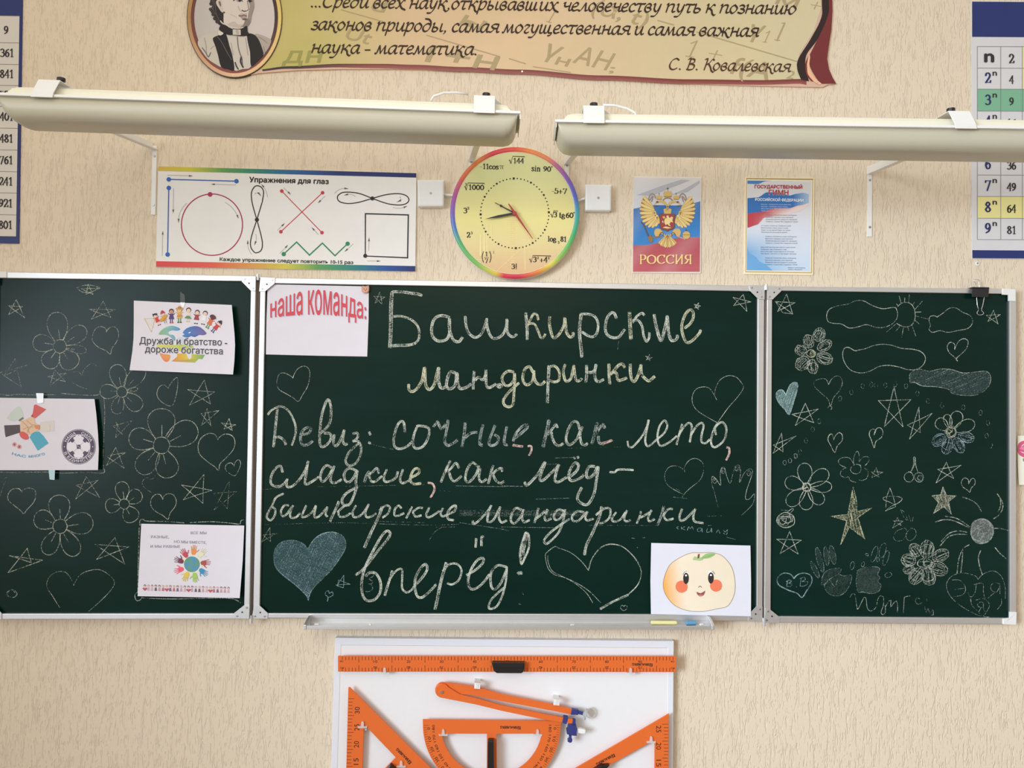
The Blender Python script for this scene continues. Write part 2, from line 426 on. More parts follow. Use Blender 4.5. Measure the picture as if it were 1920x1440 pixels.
def text(mb, st, p0, p1, h, pl, e, col, m=None, bold=0.0, shear=0.0, flip=1):   # baseline from p0 to p1, cap height h (pixels)
    dx, dy = p1[0] - p0[0], p1[1] - p0[1]; l = math.hypot(dx, dy); nx, ny = dy / l, -dx / l; k = h / CAPH * flip
    text_fn(mb, st, lambda u, v: (p0[0] + dx * u + nx * v * k + dx / l * v * k * shear, p0[1] + dy * u + ny * v * k + dy / l * v * k * shear), pl, e, col, m, bold)
def G_(d): return {k: (a, [nums(q) for q in ss]) for k, (a, ss) in d.items()}
ITALIC = G_({
 'а': (.82, ["68 92 45 100 16 76 8 30 22 2 44 16 66 80", "70 100 62 30 68 4 84 14"]),
 'в': (.72, ["24 52 52 62 54 88 36 100 14 76 8 34 22 2 44 4 60 26 48 50 24 52"]),
 'г': (.58, ["8 78 20 98 42 96 46 80 18 30 18 8 34 0 52 14"]),
 'д': (.80, ["64 84 40 94 12 66 8 26 26 0 52 14 68 60 64 116 42 146 12 152"]),
 'е': (.66, ["12 46 46 58 54 86 38 100 14 74 8 30 24 2 58 16"]),
 'ж': (1.2, ["6 92 24 96 40 60 58 52", "58 100 58 0", "58 52 76 60 92 96 108 92", "58 52 36 40 20 4 4 8", "58 52 80 40 96 4 112 -16 124 -10"]),
 'з': (.62, ["10 88 30 100 50 88 46 62 24 54", "24 54 50 46 56 18 34 0 6 10"]),
 'и': (.86, ["6 88 18 98 14 30 24 2 46 14 66 78", "70 100 64 28 70 4 88 14"]),
 'к': (.86, ["6 90 20 98 12 0", "16 44 40 60 62 98 76 92", "32 56 56 30 66 -8 84 -28 96 -16"]),
 'л': (.82, ["2 10 14 2 30 30 54 98", "56 98 60 30 64 4 82 14"]),
 'м': (1.06, ["2 4 14 8 30 98", "30 98 46 6", "46 6 78 98", "78 98 80 28 86 4 104 14"]),
 'н': (.88, ["6 90 20 98 12 0", "14 46 40 56 66 52", "72 100 64 28 70 4 88 14"]),
 'о': (.74, ["40 100 14 76 8 32 28 0 54 22 64 64 40 100"]),
 'п': (.9, ["6 90 20 98 12 0", "14 50 36 90 60 98 70 84 64 28 70 4 90 14"]),
 'р': (.8, ["6 90 20 98 6 -56", "14 46 36 90 58 98 70 74 58 20 34 0 12 14"]),
 'с': (.62, ["54 82 40 100 14 76 8 30 26 2 56 16"]),
 'т': (.74, ["4 84 12 98 70 96 76 104", "40 96 30 24 36 2 54 12"]),
 'у': (.8, ["6 90 20 98 18 40 34 8 54 30 70 98", "70 98 58 10 34 -46 2 -52"]),
 'х': (.84, ["4 90 20 98 40 40 60 2 90 -16", "74 96 60 92 24 12 6 2"]),
 'ч': (.8, ["6 88 20 98 18 62 34 50 60 60", "70 100 62 28 68 4 86 14"]),
 'ш': (1.24, ["6 88 18 98 12 24 22 2 42 20 54 98", "54 98 50 24 60 2 80 20 92 98", "94 98 88 24 96 4 112 14"]),
 'щ': (1.26, ["6 88 18 98 12 24 22 2 42 20 54 98", "54 98 50 24 60 2 80 20 92 98", "94 98 88 24 96 4 114 6 110 -20 88 -30"]),
 'ы': (1.1, ["8 90 20 98 12 20 24 0 48 8 54 36 36 52 14 44", "88 98 82 26 90 4 106 14"]),
 'ь': (.74, ["8 90 20 98 12 20 26 0 54 10 62 38 40 54 14 44"]),
 'ю': (1.16, ["6 90 20 98 12 0", "14 48 46 52", "76 100 52 78 46 32 64 0 90 22 102 64 76 100"]),
 'я': (.84, ["76 98 40 100 18 78 34 52 62 48", "76 98 68 30 74 4 90 12", "46 50 24 10 4 4"]),
 'С': (1.0, ["88 128 62 148 26 120 10 60 26 10 58 0 88 22"]),
 'В': (.95, ["10 136 34 146 20 0", "34 146 70 140 70 96 30 80", "30 80 78 64 74 14 40 0 14 6"]),
 'К': (1.0, ["10 140 34 144 20 0", "24 68 54 92 82 144 98 136", "50 88 76 40 92 -6 112 -24 122 -12"]),
 '.': (.34, ["14 8 19 3"]), ',': (.36, ["16 10 18 -6 6 -28"]), '-': (.6, ["8 42 48 44"])})
ROMAN = G_({
 '0': (.56, ["28 98 9 70 9 30 28 2 47 30 47 70 28 98"]), '1': (.5, ["10 80 28 98", "28 98 28 0", "12 2 44 2"]),
 '2': (.56, ["8 74 14 94 32 98 46 78 38 52 8 4", "8 6 50 6", "50 6 52 22"]), '3': (.56, ["8 84 26 98 44 82 40 58 22 54", "22 54 46 44 46 16 26 2 6 12"]),
 '4': (.58, ["40 0 40 100", "40 98 4 32", "4 32 56 32"]), '5': (.56, ["46 94 14 94", "14 96 12 56", "12 56 38 60 48 32 36 4 10 4 6 16"]),
 '6': (.56, ["46 94 20 76 9 36 22 3 42 10 46 40 30 58 12 38"]), '7': (.56, ["6 80 8 94", "6 94 50 94", "50 94 22 0"]),
 '8': (.56, ["28 54 11 74 26 98 43 78 28 54 8 26 28 2 48 24 28 54"]), '9': (.56, ["10 6 36 24 46 64 34 96 14 90 9 60 26 42 44 62"]),
 'c': (.5, ["40 54 26 68 9 50 9 16 26 1 42 14"]), 'o': (.56, ["28 68 9 50 9 18 28 1 47 18 47 50 28 68"]), 's': (.46, ["38 56 22 68 9 52 34 24 34 8 18 0 6 12"]),
 'i': (.34, ["18 66 18 0", "6 64 18 66", "6 2 30 2", "18 90 18 96"]), 'n': (.64, ["16 66 16 0", "16 46 32 66 48 56 48 0", "4 64 16 66", "6 2 26 2", "38 2 58 2"]),
 't': (.4, ["16 90 16 14 24 1 36 8", "4 64 34 64"]), 'g': (.54, ["26 66 10 52 14 32 34 32 42 50 26 66", "16 30 10 16 40 8 46 -12 26 -26 6 -14 16 4"]), 'l': (.34, ["18 100 18 0", "6 98 18 100", "6 2 30 2"]),
 '!': (.36, ["18 100 18 30", "18 8 18 2"]), '-': (.38, ["5 36 30 36"]), '+': (.6, ["28 64 28 8", "4 36 52 36"]), '(': (.34, ["28 112 12 70 12 30 28 -12"]), ')': (.34, ["6 112 22 70 22 30 6 -12"]),
 'π': (.64, ["4 54 14 66 60 66", "24 66 18 0", "46 66 42 10 54 4"]), '°': (.3, ["14 98 5 88 14 78 23 88 14 98"]),
 'Р': (.62, ["14 100 14 0", "14 98 44 96 54 74 44 50 14 48", "4 2 26 2", "4 98 16 98"]), 'О': (.86, ["43 98 16 80 9 48 18 16 43 2 68 16 77 48 70 80 43 98"]),
 'С': (.78, ["68 80 62 92 42 98 16 82 9 48 18 16 44 2 70 18", "68 96 68 78"]), 'И': (.8, ["14 100 14 0", "14 6 62 94", "62 100 62 0", "4 98 26 98", "4 2 26 2", "52 98 74 98", "52 2 74 2"]),
 'Я': (.7, ["54 100 54 0", "54 98 22 96 12 74 22 52 54 48", "36 48 20 14 6 2", "44 2 66 2", "54 98 66 98"])})
def pen(mb, st, font, p0, p1, h, pl, e, col, m=None, w=.17, nib=(.7, .3), shear=0.0, space=.42, n=5):
    xs = 0.0; items = []
    for ch in st:
        if ch == ' ': xs += space; continue
        a, ss = font[ch]; items.append((xs, ss)); xs += a
    dx, dy = p1[0] - p0[0], p1[1] - p0[1]; l = math.hypot(dx, dy); ux, uy = dx / l, dy / l; sx = l / xs
    kz = 0
    for x0, ss in items:
        for q in ss:
            kz += 1
            pts = spline([((x0 + x / 100) * sx + shear * y / 100 * h, y / 100 * h) for x, y in q], n)
            mb.line([(p0[0] + ux * x + uy * y, p0[1] + uy * x - ux * y) for x, y in pts], w * h, pl, e + 2.5e-5 * (kz % 16), col, m, nib=nib)

# ------------------------------------------------------------------ the wall
wb = MB(); W0 = Pl(0)
wb.box((-3.4, 0.0, 0.0), (6.8, 0, 0), (0, .12, 0), (0, 0, 3.2), M_WALL)
wall = struct(wb.build('wall_back'))
fb = MB(); fb.box((-3.4, -7.0, -.1), (6.8, 0, 0), (0, 7.0, 0), (0, 0, .1), mat('brown_linoleum', (.30, .20, .12, 1), rough=.5, noise=.2, nscale=6)); struct(fb.build('floor')) 

# ------------------------------------------------------------------ chalkboard
base = (W0.pt(960, 1160) + W0.pt(960, 1165)) / 2; base.y = 0
board = tag(empty('chalkboard', base), 'green three-part chalkboard with aluminium frame covered in chalk writing and drawings', 'chalkboard')
def inset_round(c, r=0): return c
def wing(name, outer, inner, a, plates, caps=(), nscrew=3):
    mb = MB(); mb.slab(inner_grow(inner), Pl(a - .008), a - .009, M_BOARD); w = mb.build(name, board)
    fr = MB(); fr.slab(outer, Pl(a), a - .002, M_ALU, holes=[inner]); fr.build('frame', w, bevel=.0018)
    for pts in plates:
        p = MB(); p.slab(pts, Pl(a + .0022), .002, M_PLATE); po = p.build('corner_plate', w, bevel=.0006)
        cx = sum(q[0] for q in pts) / len(pts); cy = sum(q[1] for q in pts) / len(pts)
        far = sorted(pts, key=lambda q: -((q[0] - cx) ** 2 + (q[1] - cy) ** 2))
        for (x, y), k in zip(((cx, cy), (cx + (far[0][0] - cx) * .62, cy + (far[0][1] - cy) * .62), (cx + (far[1][0] - cx) * .62, cy + (far[1][1] - cy) * .62)), range(3)):
            p2 = MB(); P = Pl(a + .0024).pt(x, y)
            p2.tube([P + Vector((0, .003, 0)), P + Vector((0, -.0012, 0))], .0028 if k else .0022, M_SCREW if k else M_BLACK, 12)
            p2.build('screw', w)
    for pts in caps:
        p = MB(); p.slab(pts, Pl(a + .003), .006, M_WHITEPL); p.build('corner_cap', w, bevel=.001)
    return w
def inner_grow(c):
    cx = sum(q[0] for q in c) / 4; cy = sum(q[1] for q in c) / 4
    return [(x + (4 if x > cx else -4), y + (4 if y > cy else -4)) for x, y in c]
TA, TB, TCc, TD = T(0, 500, 4), T(0, 840, 4), T(470, 500, 4), T(940, 500, 4)
TE, TF, TG, TH = T(470, 840, 4), T(940, 840, 4), T(1430, 500, 4), T(1430, 840, 4)
TILES = {'A': TA, 'B': TB, 'C': TCc, 'D': TD, 'E': TE, 'F': TF, 'G': TG, 'H': TH}
def tp(t, st): return [TILES[t](x, y) for x, y in nums(st)]
AL, AC, AR = .042, .034, .034                 # depth of the front of each frame
wL = wing('left_wing', [(-15, 509.3), (479.7, 517), (467.6, 1161), (-25, 1161.5)], [(-4, 521.3), (470.4, 527.6), (457.3, 1150.3), (-13, 1150.6)], AL,
          [tp('A', '1812 73 1918 75 1916 182 1880 180 1812 112'), tp('B', '1832 1178 1872 1178 1868 1282 1755 1280 1755 1238'), [(-25, 1161), (-20, 1134), (-12, 1134), (3, 1150), (3, 1161)]],
          [[(-16, 507.8), (12, 509.3), (12, 520.8), (-3, 520.6), (-4, 534), (-16, 534)]])
wC = wing('centre_panel', [(488, 520.3), (1433.3, 536), (1429.3, 1165), (474, 1158.8)], [(497.6, 531), (1420.5, 546.3), (1418.5, 1152.3), (486.8, 1150)], AC,
          [tp('C', '72 78 185 84 180 126 108 186 62 186'), [(1404, 534.6), (1434, 535.5), (1433.6, 562), (1422, 561), (1406.5, 546)], tp('E', '24 1182 70 1184 130 1240 126 1281 8 1279'),
           [(1419, 1136), (1429.8, 1137), (1429.6, 1165.6), (1403, 1164.5), (1403, 1153)]])
wR = wing('right_wing', [(1438.5, 536.8), (1905.5, 541.5), (1905.5, 1171), (1432.5, 1167.5)], [(1448, 545), (1893, 551), (1893.8, 1159), (1445, 1155.5)], AR,
          [tp('G', '33 145 148 148 141 182 76 246 33 246'), tp('H', '22 1203 60 1214 132 1272 126 1312 8 1310')],
          [tp('G', '1800 163 1899 168 1899 259 1846 257 1846 212 1800 210'), tp('H', '1854 1230 1906 1232 1903 1327 1804 1323 1804 1279 1854 1276')])
for nm, q, a in (('left', [(480.3, 518), (487.2, 520.6), (473.3, 1161), (468.2, 1161)], .030), ('right', [(1433.6, 536.5), (1438.2, 537), (1432.2, 1167), (1429.6, 1166)], .026)):
    h = MB(); h.slab(q, Pl(a), a, M_RUBBER if nm == 'left' else M_EDGE); hs = h.build('hinge_strip', board)
    for k in (.0, 1.0):
        x = q[0][0] * (1 - k) + q[3][0] * k + 3; y = q[0][1] * (1 - k) + q[3][1] * k
        P = Pl(.036).pt(x, y); h2 = MB(); h2.tube([P + Vector((0, 0, -.012)), P + Vector((0, 0, .006 if k == 0 else .012))], .005, M_PLATE, 12); h2.build('hinge_knuckle', hs)
# chalk tray: back strip, floor, front lip, end caps
PL_ = Pl(.088).pt(572, 1180); PR_ = Pl(.088).pt(1337, 1180.5); ex = PR_ - PL_
zt = .0105
tr = MB()
def prof(P): # cross-section (towards the viewer = -y)
    return [P + Vector(q) for q in ((0, .0, 0), (0, 0, zt), (0, .0022, zt), (0, .0022, .0035), (0, .055, .0035), (0, .055, .026), (0, .0578, .026), (0, .0578, 0))]
tr.loft([prof(PL_), prof(PR_)], M_ALU); tray = tr.build('chalk_tray', board, bevel=.0006)
for P, s in ((PL_, -1), (PR_, 1)):
    c = MB(); c.loft([[P + Vector((dx, y, z)) for y, z in ((-.002, -.001), (-.002, .013), (.02, .02), (.058, .027), (.058, -.001))] for dx in ((-.004, .004))], M_PLATE)
    c.build('tray_end_cap', tray, bevel=.0015)
def chalk_piece(px, dpt, length, r, m, label, rz=0.0, name='chalk_stick', group=None):
    P = Pl(dpt).pt(px, 1175); zf = PL_.z + (PR_.z - PL_.z) * (P.x - PL_.x) / (PR_.x - PL_.x) + .0036
    mb = MB(); C0 = Vector((P.x, P.y, zf)); ax = Vector((math.cos(rz), math.sin(rz), 0)) * (length / 2)
    mb.tube([C0 + Vector((0, 0, r)) - ax, C0 + Vector((0, 0, r)) - ax * .9, C0 + Vector((0, 0, r)) + ax * .9, C0 + Vector((0, 0, r)) + ax], lambda t: r * (.86 if t in (0, 1) else 1), m, 14)
    o = tag(mb.build(name, origin=C0), label, 'chalk', group); return o
chalk_piece(1244.5, .052, .075, .0058, M_CHALKY, 'long pale yellow chalk stick lying in the chalk tray')
chalk_piece(1295.5, .054, .029, .0058, M_CHALKB, 'short blue chalk stick lying in the tray beside the yellow one', .12)
chalk_piece(1315, .062, .010, .0034, M_CHALKW, 'white chalk crumb at the right end of the tray beside the blue stick', .4)
chalk_piece(1073, .066, .010, .0030, M_CHALKW, 'white chalk crumb near the middle of the chalk tray', .3)
chalk_piece(694, .066, .009, .0030, M_CHALKW, 'single white chalk crumb in the left half of the tray', -.3)
chalk_piece(593.5, .064, .012, .0034, M_CHALKW, 'largest white chalk crumb at the left end of the tray', .2)
chalk_piece(579, .064, .006, .0022, M_CHALKW, 'tiny white chalk crumb against the left end cap of the tray', .7)

# ------------------------------------------------------------------ lamps over the board
def lamp(P1, P2, straps, clips, label, cable):
    """P1,P2: front edge of the flange; straps: (strap foot px, arm-top px, end fraction); clips: fractions along."""
    root = tag(empty('blackboard_lamp', ((P1 + P2) / 2 + Vector((0, .07, 0)))), label, 'lamp', 'linear lamps over the chalkboard')
    root.location.y = -.0; root.location.z = min(P1.z, P2.z) - .14
    e = (P2 - P1); L = e.length; e.normalize(); b = Vector((-e.y, e.x, 0)).normalized(); up = Vector((0, 0, 1))
    def at(s, d, h): return P1 + e * s + b * d + up * h
    WD = .142
    fl = MB(); fl.loft([[at(s, d, h) for d, h in ((0, -.003), (0, .0035), (.004, .0035), (.006, .001), (WD, .001), (WD, -.003))] for s in (0, L)], M_LAMPW); fl.build('flange_tray', root, bevel=.0006)
    # housing above
    ho = MB(); pr = [(.016, .001), (.016, .018), (.021, .026), (.032, .030), (.105, .030), (.118, .024), (.122, .012), (.122, .001)]
    rings = []
    for s, k in ((.022, .05), (.024, .55), (.032, .85), (.046, .97), (.06, 1), (L - .06, 1), (L - .046, .97), (L - .032, .85), (L - .024, .55), (L - .022, .05)):
        rings.append([at(s, d, .001 + (h - .001) * k) for d, h in pr])
    ho.loft(rings, M_LAMPC); ho.build('housing', root, smooth=False, bevel=.001)
    # opal bowl below
    bo = MB(); N = 22; rings = []
    for s, k in ((.006, .0), (.010, .45), (.017, .75), (.027, .92), (.042, 1), (L - .042, 1), (L - .027, .92), (L - .017, .75), (L - .010, .45), (L - .006, .0)):
        r = []
        for i in range(N):
            t = math.pi * i / (N - 1); c = math.cos(t); q = math.sin(t)
            d = .071 - .063 * (abs(c) ** .62) * (1 if c > 0 else -1); h = -.003 - .052 * (q ** .62) * k
            r.append(at(s, d, h))
        rings.append(r)
    bo.loft(rings, M_DIFF); bo.build('diffuser', root, smooth=True)
    ep = MB()
    for s in (0.002, L - .002): ep.box(at(s, .004, -.003), e * .002, b * (WD - .008), up * -.012, M_LAMPW)
    ep.build('end_plate', root)
    for (fx, lean), (foot, top, w) in zip(clips, straps):
        s = fx * L
        cl = MB(); hw = .026
        o = at(s - hw, -.004, -.006); cl.loft([[o + b * q[0] + up * q[1] + e * (q[2] * lean) + e * dx for q in ((0, 0, 0), (0, .012, .2), (.010, .047, 1), (.095, .050, 1.1), (.095, .048, 1.1), (.012, .045, 1), (.0025, .012, .2), (.0025, 0, 0))] for dx in (0, 2 * hw)], M_LAMPW)
        c = cl.build('mounting_clip', root, bevel=.0008)
        kn = MB(); kp = at(s + .004 + lean, .05, .043); kn.tube([kp, kp + up * .012, kp + up * .0125, kp + up * .02], lambda t: .006 if t < .5 else .010, M_BLACK, 10); kn.build('knob', c)
        Wt = W0.pt(*top); Wf = W0.pt(*foot)
        st = MB(); st.box(Vector((Wt.x - .0065, 0, Wf.z)), (.013, 0, 0), (0, -.004, 0), (0, 0, Wt.z - Wf.z), M_LAMPW)
        end = at(s, .06, -.012)
        A = Vector((Wt.x, -.002, Wt.z - .012)); dv = end - A; sd = Vector((.009, 0, 0))
        st.loft([[q + o2 for o2 in (sd * -1, sd, sd + up * .003, sd * -.75 + up * .003, sd * -.75 + up * .022, sd * -1 + up * .022)] for q in (A, A + dv * .97)], M_LAMPW)
        so = st.build('wall_bracket', root)
        gu = MB(); g0 = at(s + .02, .03, .03); gu.mesh([g0, g0 + e * .055 + b * .05 - up * .004, g0 + b * .06 + up * .022, g0 + up * .018], [(0, 1, 2, 3)], M_PLATE)
        gu.mesh([g0 + b * .002, g0 + e * .055 + b * .052 - up * .004, g0 + b * .062 + up * .022, g0 + b * .002 + up * .018], [(3, 2, 1, 0)], M_PLATE); gu.build('gusset', c)
        for zz in (.85, .14):
            P = Vector((Wt.x, -.004, Wf.z + (Wt.z - Wf.z) * zz)); sc = MB(); sc.tube([P + Vector((0, .002, 0)), P + Vector((0, -.0015, 0))], .0035, M_SCREW, 10); sc.build('screw', so)
    cb = MB(); cb.tube([at(*q) for q in cable(L)], .0032, M_WHITEPL, 8); cb.build('power_cable', root, smooth=True)
    return root
DL = .45
l1 = Pl(.465).pt(-14, 175.2); l2 = Pl(.435).pt(976, 210.5)
def fr(P1, P2, px, d):                      # fraction along the lamp whose front edge shows at pixel px
    P = Pl(d).pt(px, 200); return (P.x - P1.x) / (P2.x - P1.x)
lamp(l1, l2, [((288.5, 403), (291, 274), 8), ((880, 355), (884, 296), 8)], [(fr(l1, l2, 80, .46), .012), (fr(l1, l2, 908, .44), 0)],
     'long cream lamp over the chalkboard left of the clock', lambda L: [(L * .925, .06, .05), (L * .905, .05, .052), (L * .885, .04, .048), (L * .868, .03, .035)] if 0 else [(L - .13, .03, .052), (L - .16, .025, .053), (L - .19, .022, .050), (L - .215, .02, .040), (L - .222, .02, .028)])
r1 = Pl(.435).pt(1041, 226); r2 = Pl(.455).pt(2020, 240.5)
lamp(r1, r2, [((1064, 362), (1063, 302), 8), ((1628.5, 444), (1630, 320), 8)], [(fr(r1, r2, 1114, .44), 0), (fr(r1, r2, 1810, .45), -.012)],
     'long cream lamp over the chalkboard right of the clock', lambda L: [(.12, .03, .052), (.15, .03, .051), (.18, .03, .044), (.20, .03, .034), (.203, .03, .028)])

# ------------------------------------------------------------------ junction boxes, wall plug, binder clip
def jbox(c, lab, wire):
    cx = sum(p[0] for p in c) / 4; cy = sum(p[1] for p in c) / 4
    o = W0.pt(cx, cy); mb = MB(); mb.slab(c, Pl(.028), .028, M_WHITEPL); r = tag(mb.build('junction_box', origin=o, bevel=.004), lab, 'junction box', 'junction boxes beside the clock')
    P = Pl(.028).pt(cx, cy); s = MB(); s.tube([P + Vector((0, .002, 0)), P + Vector((0, -.0012, 0))], .0035, M_SCREW, 12); s.build('screw', r)
    w = MB(); w.tube([Pl(d).pt(x, y) for x, y, d in wire], .0035, M_WHITEPL, 8); w.build('cable', r, smooth=True)
    g = MB(); g.slab([(c[0][0] - .3, c[0][1] - .3), (c[1][0] + .3, c[1][1] - .3), (c[2][0] + .3, c[2][1] + .3), (c[3][0] - .3, c[3][1] + .3)], Pl(.007), .007, M_LAMPW); g.build('base_plate', r)
jbox([(783, 338), (832, 338), (831.6, 386.4), (784, 387)], 'square white junction box between the eye exercise poster and the clock', [(831, 364, .012), (838, 365.5, .012), (848, 366, .010), (862, 368, .008)])
jbox([(1098, 346.7), (1146, 347.3), (1145.6, 395), (1097.7, 394.6)], 'square white junction box to the right of the round clock', [(1098, 372, .012), (1093, 373, .012), (1086, 376, .010), (1070, 374, .008)])
mb = MB(); P = W0.pt(1832, 494.5); mb.tube([P, P + Vector((0, -.003, 0))], lambda t: .006, M_CHALKW, 12); mb.tube([P + Vector((.0, -.002, .001)), P + Vector((.0, -.0036, .001))], .003, M_SCREW, 10)
tag(mb.build('wall_plug', origin=P), 'small wall plug with a screw below the blue right-hand number chart', 'wall plug')
# binder clip on top edge of right wing
bp0 = Pl(.037).pt(1823, 541); mb = MB()
W_ = Pl(.036)
q = tp('G', '1572 162 1700 164 1694 229 1570 227')
mb.slab(q, Pl(.046), .003, M_BLACK); mb.slab([(q[0][0], q[0][1] - 2.5), (q[1][0], q[1][1] - 2.5), (q[1][0], q[1][1] - .3), (q[0][0], q[0][1] - .3)], Pl(.0455), .036, M_BLACK)
mb.slab([(q[0][0], q[0][1] - 2.5), (q[1][0], q[1][1] - 2.5), (q[1][0], q[1][1] + 1), (q[0][0], q[0][1] + 1)], Pl(.0105), .003, M_BLACK)
bc = tag(mb.build('binder_clip', origin=Pl(.04).pt(1838, 548), bevel=.0012), 'black binder clip gripping the top edge of the right chalkboard wing', 'binder clip')
h = MB(); h.tube([Pl(.047).pt(*TG(x, y)) for x, y in spline(nums('1604 228 1610 290 1618 325 1606 345 1616 360 1636 362 1652 356 1656 344 1640 325 1650 290 1662 228'), 4)], .0009, M_STEEL, 8); h.build('wire_handle', bc, smooth=True)
h = MB(); h.tube([Pl(.02).pt(*TG(x, y)) for x, y in spline(nums('1588 164 1600 130 1582 105 1590 97 1610 96 1624 104 1622 120 1626 164'), 4)], .0009, M_STEEL, 8); h.build('wire_handle', bc, smooth=True)

# ------------------------------------------------------------------ lower tool panel and its tools
M_INK = mat('tool_ink', (.05, .012, .006, 1), rough=.6)
outer = [(628.5, 1196), (1263.5, 1202), (1261.5, 1440), (1259.5, 1700), (612, 1700), (620.5, 1440)]
inner = [(639.6, 1209.6), (1252.3, 1215), (1251, 1440), (1249, 1688), (624, 1688), (632.5, 1440)]
pb = W0.pt(936, 1690)
mb = MB(); mb.slab(inner, Pl(.0205), .0205, M_PANEL); panel = tag(mb.build('tool_board', origin=pb), 'white framed wall board below the chalkboard holding orange drawing tools', 'tool board')
mb = MB(); mb.slab(outer, Pl(.0215), .0215, M_PANELF, holes=[inner]); mb.build('frame', panel, bevel=.0012)
for x, y, px0, px1, py in ((721, 1261, -7, 7, 1261), (1182.5, 1261.5, -7, 7, 1261.5), (679.5, 1362, 4.2, 8, 1367), (831, 1376.6, .5, 7, 1377.5), (1008, 1377, -7, 3, 1377.8), (1221, 1390, 1.5, 5.5, 1393.5), (752, 1436, None, 0, 0)):
    mb = MB(); pl = Pl(.046)
    mb.slab([(x - 9, y), (x + 9, y), (x + 8, y + 3.5), (x - 8, y + 3.5)], Pl(.0445), .003, M_CLEAR)
    if px0 is not None: mb.slab([(x + px0, py), (x + px1, py), (x + px1, py + 2.5), (x + px0, py + 2.5)], Pl(.043), .0225, M_CLEAR)
    mb.slab([(x - 2, y - 8), (x, y - 9.5), (x + 2, y - 8), (x + 3, y + 2), (x - 3, y + 2)], pl, .003, M_CLEAR); mb.build('clear_hook', panel)
for x, y in ((895, 1287), (1043.5, 1318)):
    mb = MB(); mb.slab([(x - 5.5, y - 7), (x + 5.5, y - 6), (x + 5, y + 5), (x - 6, y + 4)], Pl(.058), .003, M_WHITEPL); mb.slab([(x - 5.5, y - 7), (x + 5.5, y - 6), (x + 5.5, y - 3), (x - 5.5, y - 4)], Pl(.057), .037, M_WHITEPL)
    for k in (-2, 1): mb.slab([(x + k, y - 7), (x + k + 1.4, y - 7), (x + k + 1, y + 4), (x + k - .4, y + 4)], Pl(.0592), .002, M_WHITEPL)
    mb.build('white_hook', panel)
def logo(mb, pl, e, p0, p1, h, flip=1):
    dx, dy = p1[0] - p0[0], p1[1] - p0[1]; l = math.hypot(dx, dy); ux, uy = dx / l, dy / l; nx, ny = uy * flip, -ux * flip
    f = lambda a, b: (p0[0] + ux * a + nx * b, p0[1] + uy * a + ny * b)
    s = h * 1.25
    mb.poly([f(0, 0), f(s, 0), f(s, s), f(0, s)], pl, e, (1,) * 4, M_INK)
    mb.line([f(.25 * s, .2 * s), f(.7 * s, .5 * s), f(.3 * s, .5 * s), f(.75 * s, .85 * s)], s * .16, pl, e + .0002, (1,) * 4, M_ORANGE)
    q0 = f(s * 1.25, 0); text(mb, 'BRAUBERG', q0, p1, h, pl, e, (1,) * 4, M_INK, bold=.03, flip=flip)
def u180(mb, st, c, w, h, pl): text(mb, st, (c[0] + w / 2, c[1] - h / 2), (c[0] - w / 2, c[1] - h / 2), h, pl, .0004, (1,) * 4, M_INK)
# metre ruler
RD = Pl(.041); rc = [(633.5, 1230), (1268.5, 1230.6), (1267.5, 1260.3), (633.6, 1259.6)]
mb = MB(); mb.slab(rc, RD, .005, M_ORANGE); ruler = tag(mb.build('metre_ruler', origin=Pl(.02).pt(950, 1260), bevel=.0012), 'long orange metre ruler with a black grip hanging across the white board', 'ruler')
mb = MB()
def rp(t, v): x0 = 641.8 + (1262 - 641.8) * t; return (x0, 1230.2 + 29.5 * v + .5 * t)
for i in range(101):
    L_ = .40 if i % 10 == 5 and 0 else (.26 if i % 5 else .42)
    if i % 10 == 0: L_ = .24
    mb.line([rp(i / 100, .03), rp(i / 100, L_)], .75, RD, .0004, (1,) * 4, M_INK, cap=False); mb.line([rp(i / 100, .97), rp(i / 100, 1 - L_)], .75, RD, .0004, (1,) * 4, M_INK, cap=False)
for i in range(1, 10):
    p = rp(i / 10, .34); text(mb, str(i * 10), (p[0] - 3.6, p[1] + 2.5), (p[0] + 3.6, p[1] + 2.5), 5, RD, .0004, (1,) * 4, M_INK)
    p = rp(i / 10, .72); u180(mb, str(100 - i * 10), p, 7, 5, RD)
for t_, a_, b_ in ((0, '1', '0'), (1, '1', '0')): u180(mb, 'см', (rp(t_, .5)[0] - 1, rp(t_, .35)[1]), 6, 4, RD); text(mb, 'см', (rp(t_, .5)[0] - 4, rp(t_, .8)[1]), (rp(t_, .5)[0] + 3, rp(t_, .8)[1]), 4, RD, .0004, (1,) * 4, M_INK)
logo(mb, RD, .0004, (1223.5, 1244), (1185.5, 1243.5), 4.6, 1); mb.build('printed_scale', ruler)
mb = MB(); mb.slab([(921.5, 1243), (984, 1243.5), (982, 1259), (978.5, 1263), (931, 1262.8), (925.5, 1258)], Pl(.062), .021, M_BLACK); hg = mb.build('grip', ruler, bevel=.003)
mb = MB(); mb.slab([(925, 1252), (982.5, 1252.4), (982.3, 1253.6), (925.3, 1253.2)], Pl(.0632), .004, M_BLACK); mb.build('grip_ridge', hg)
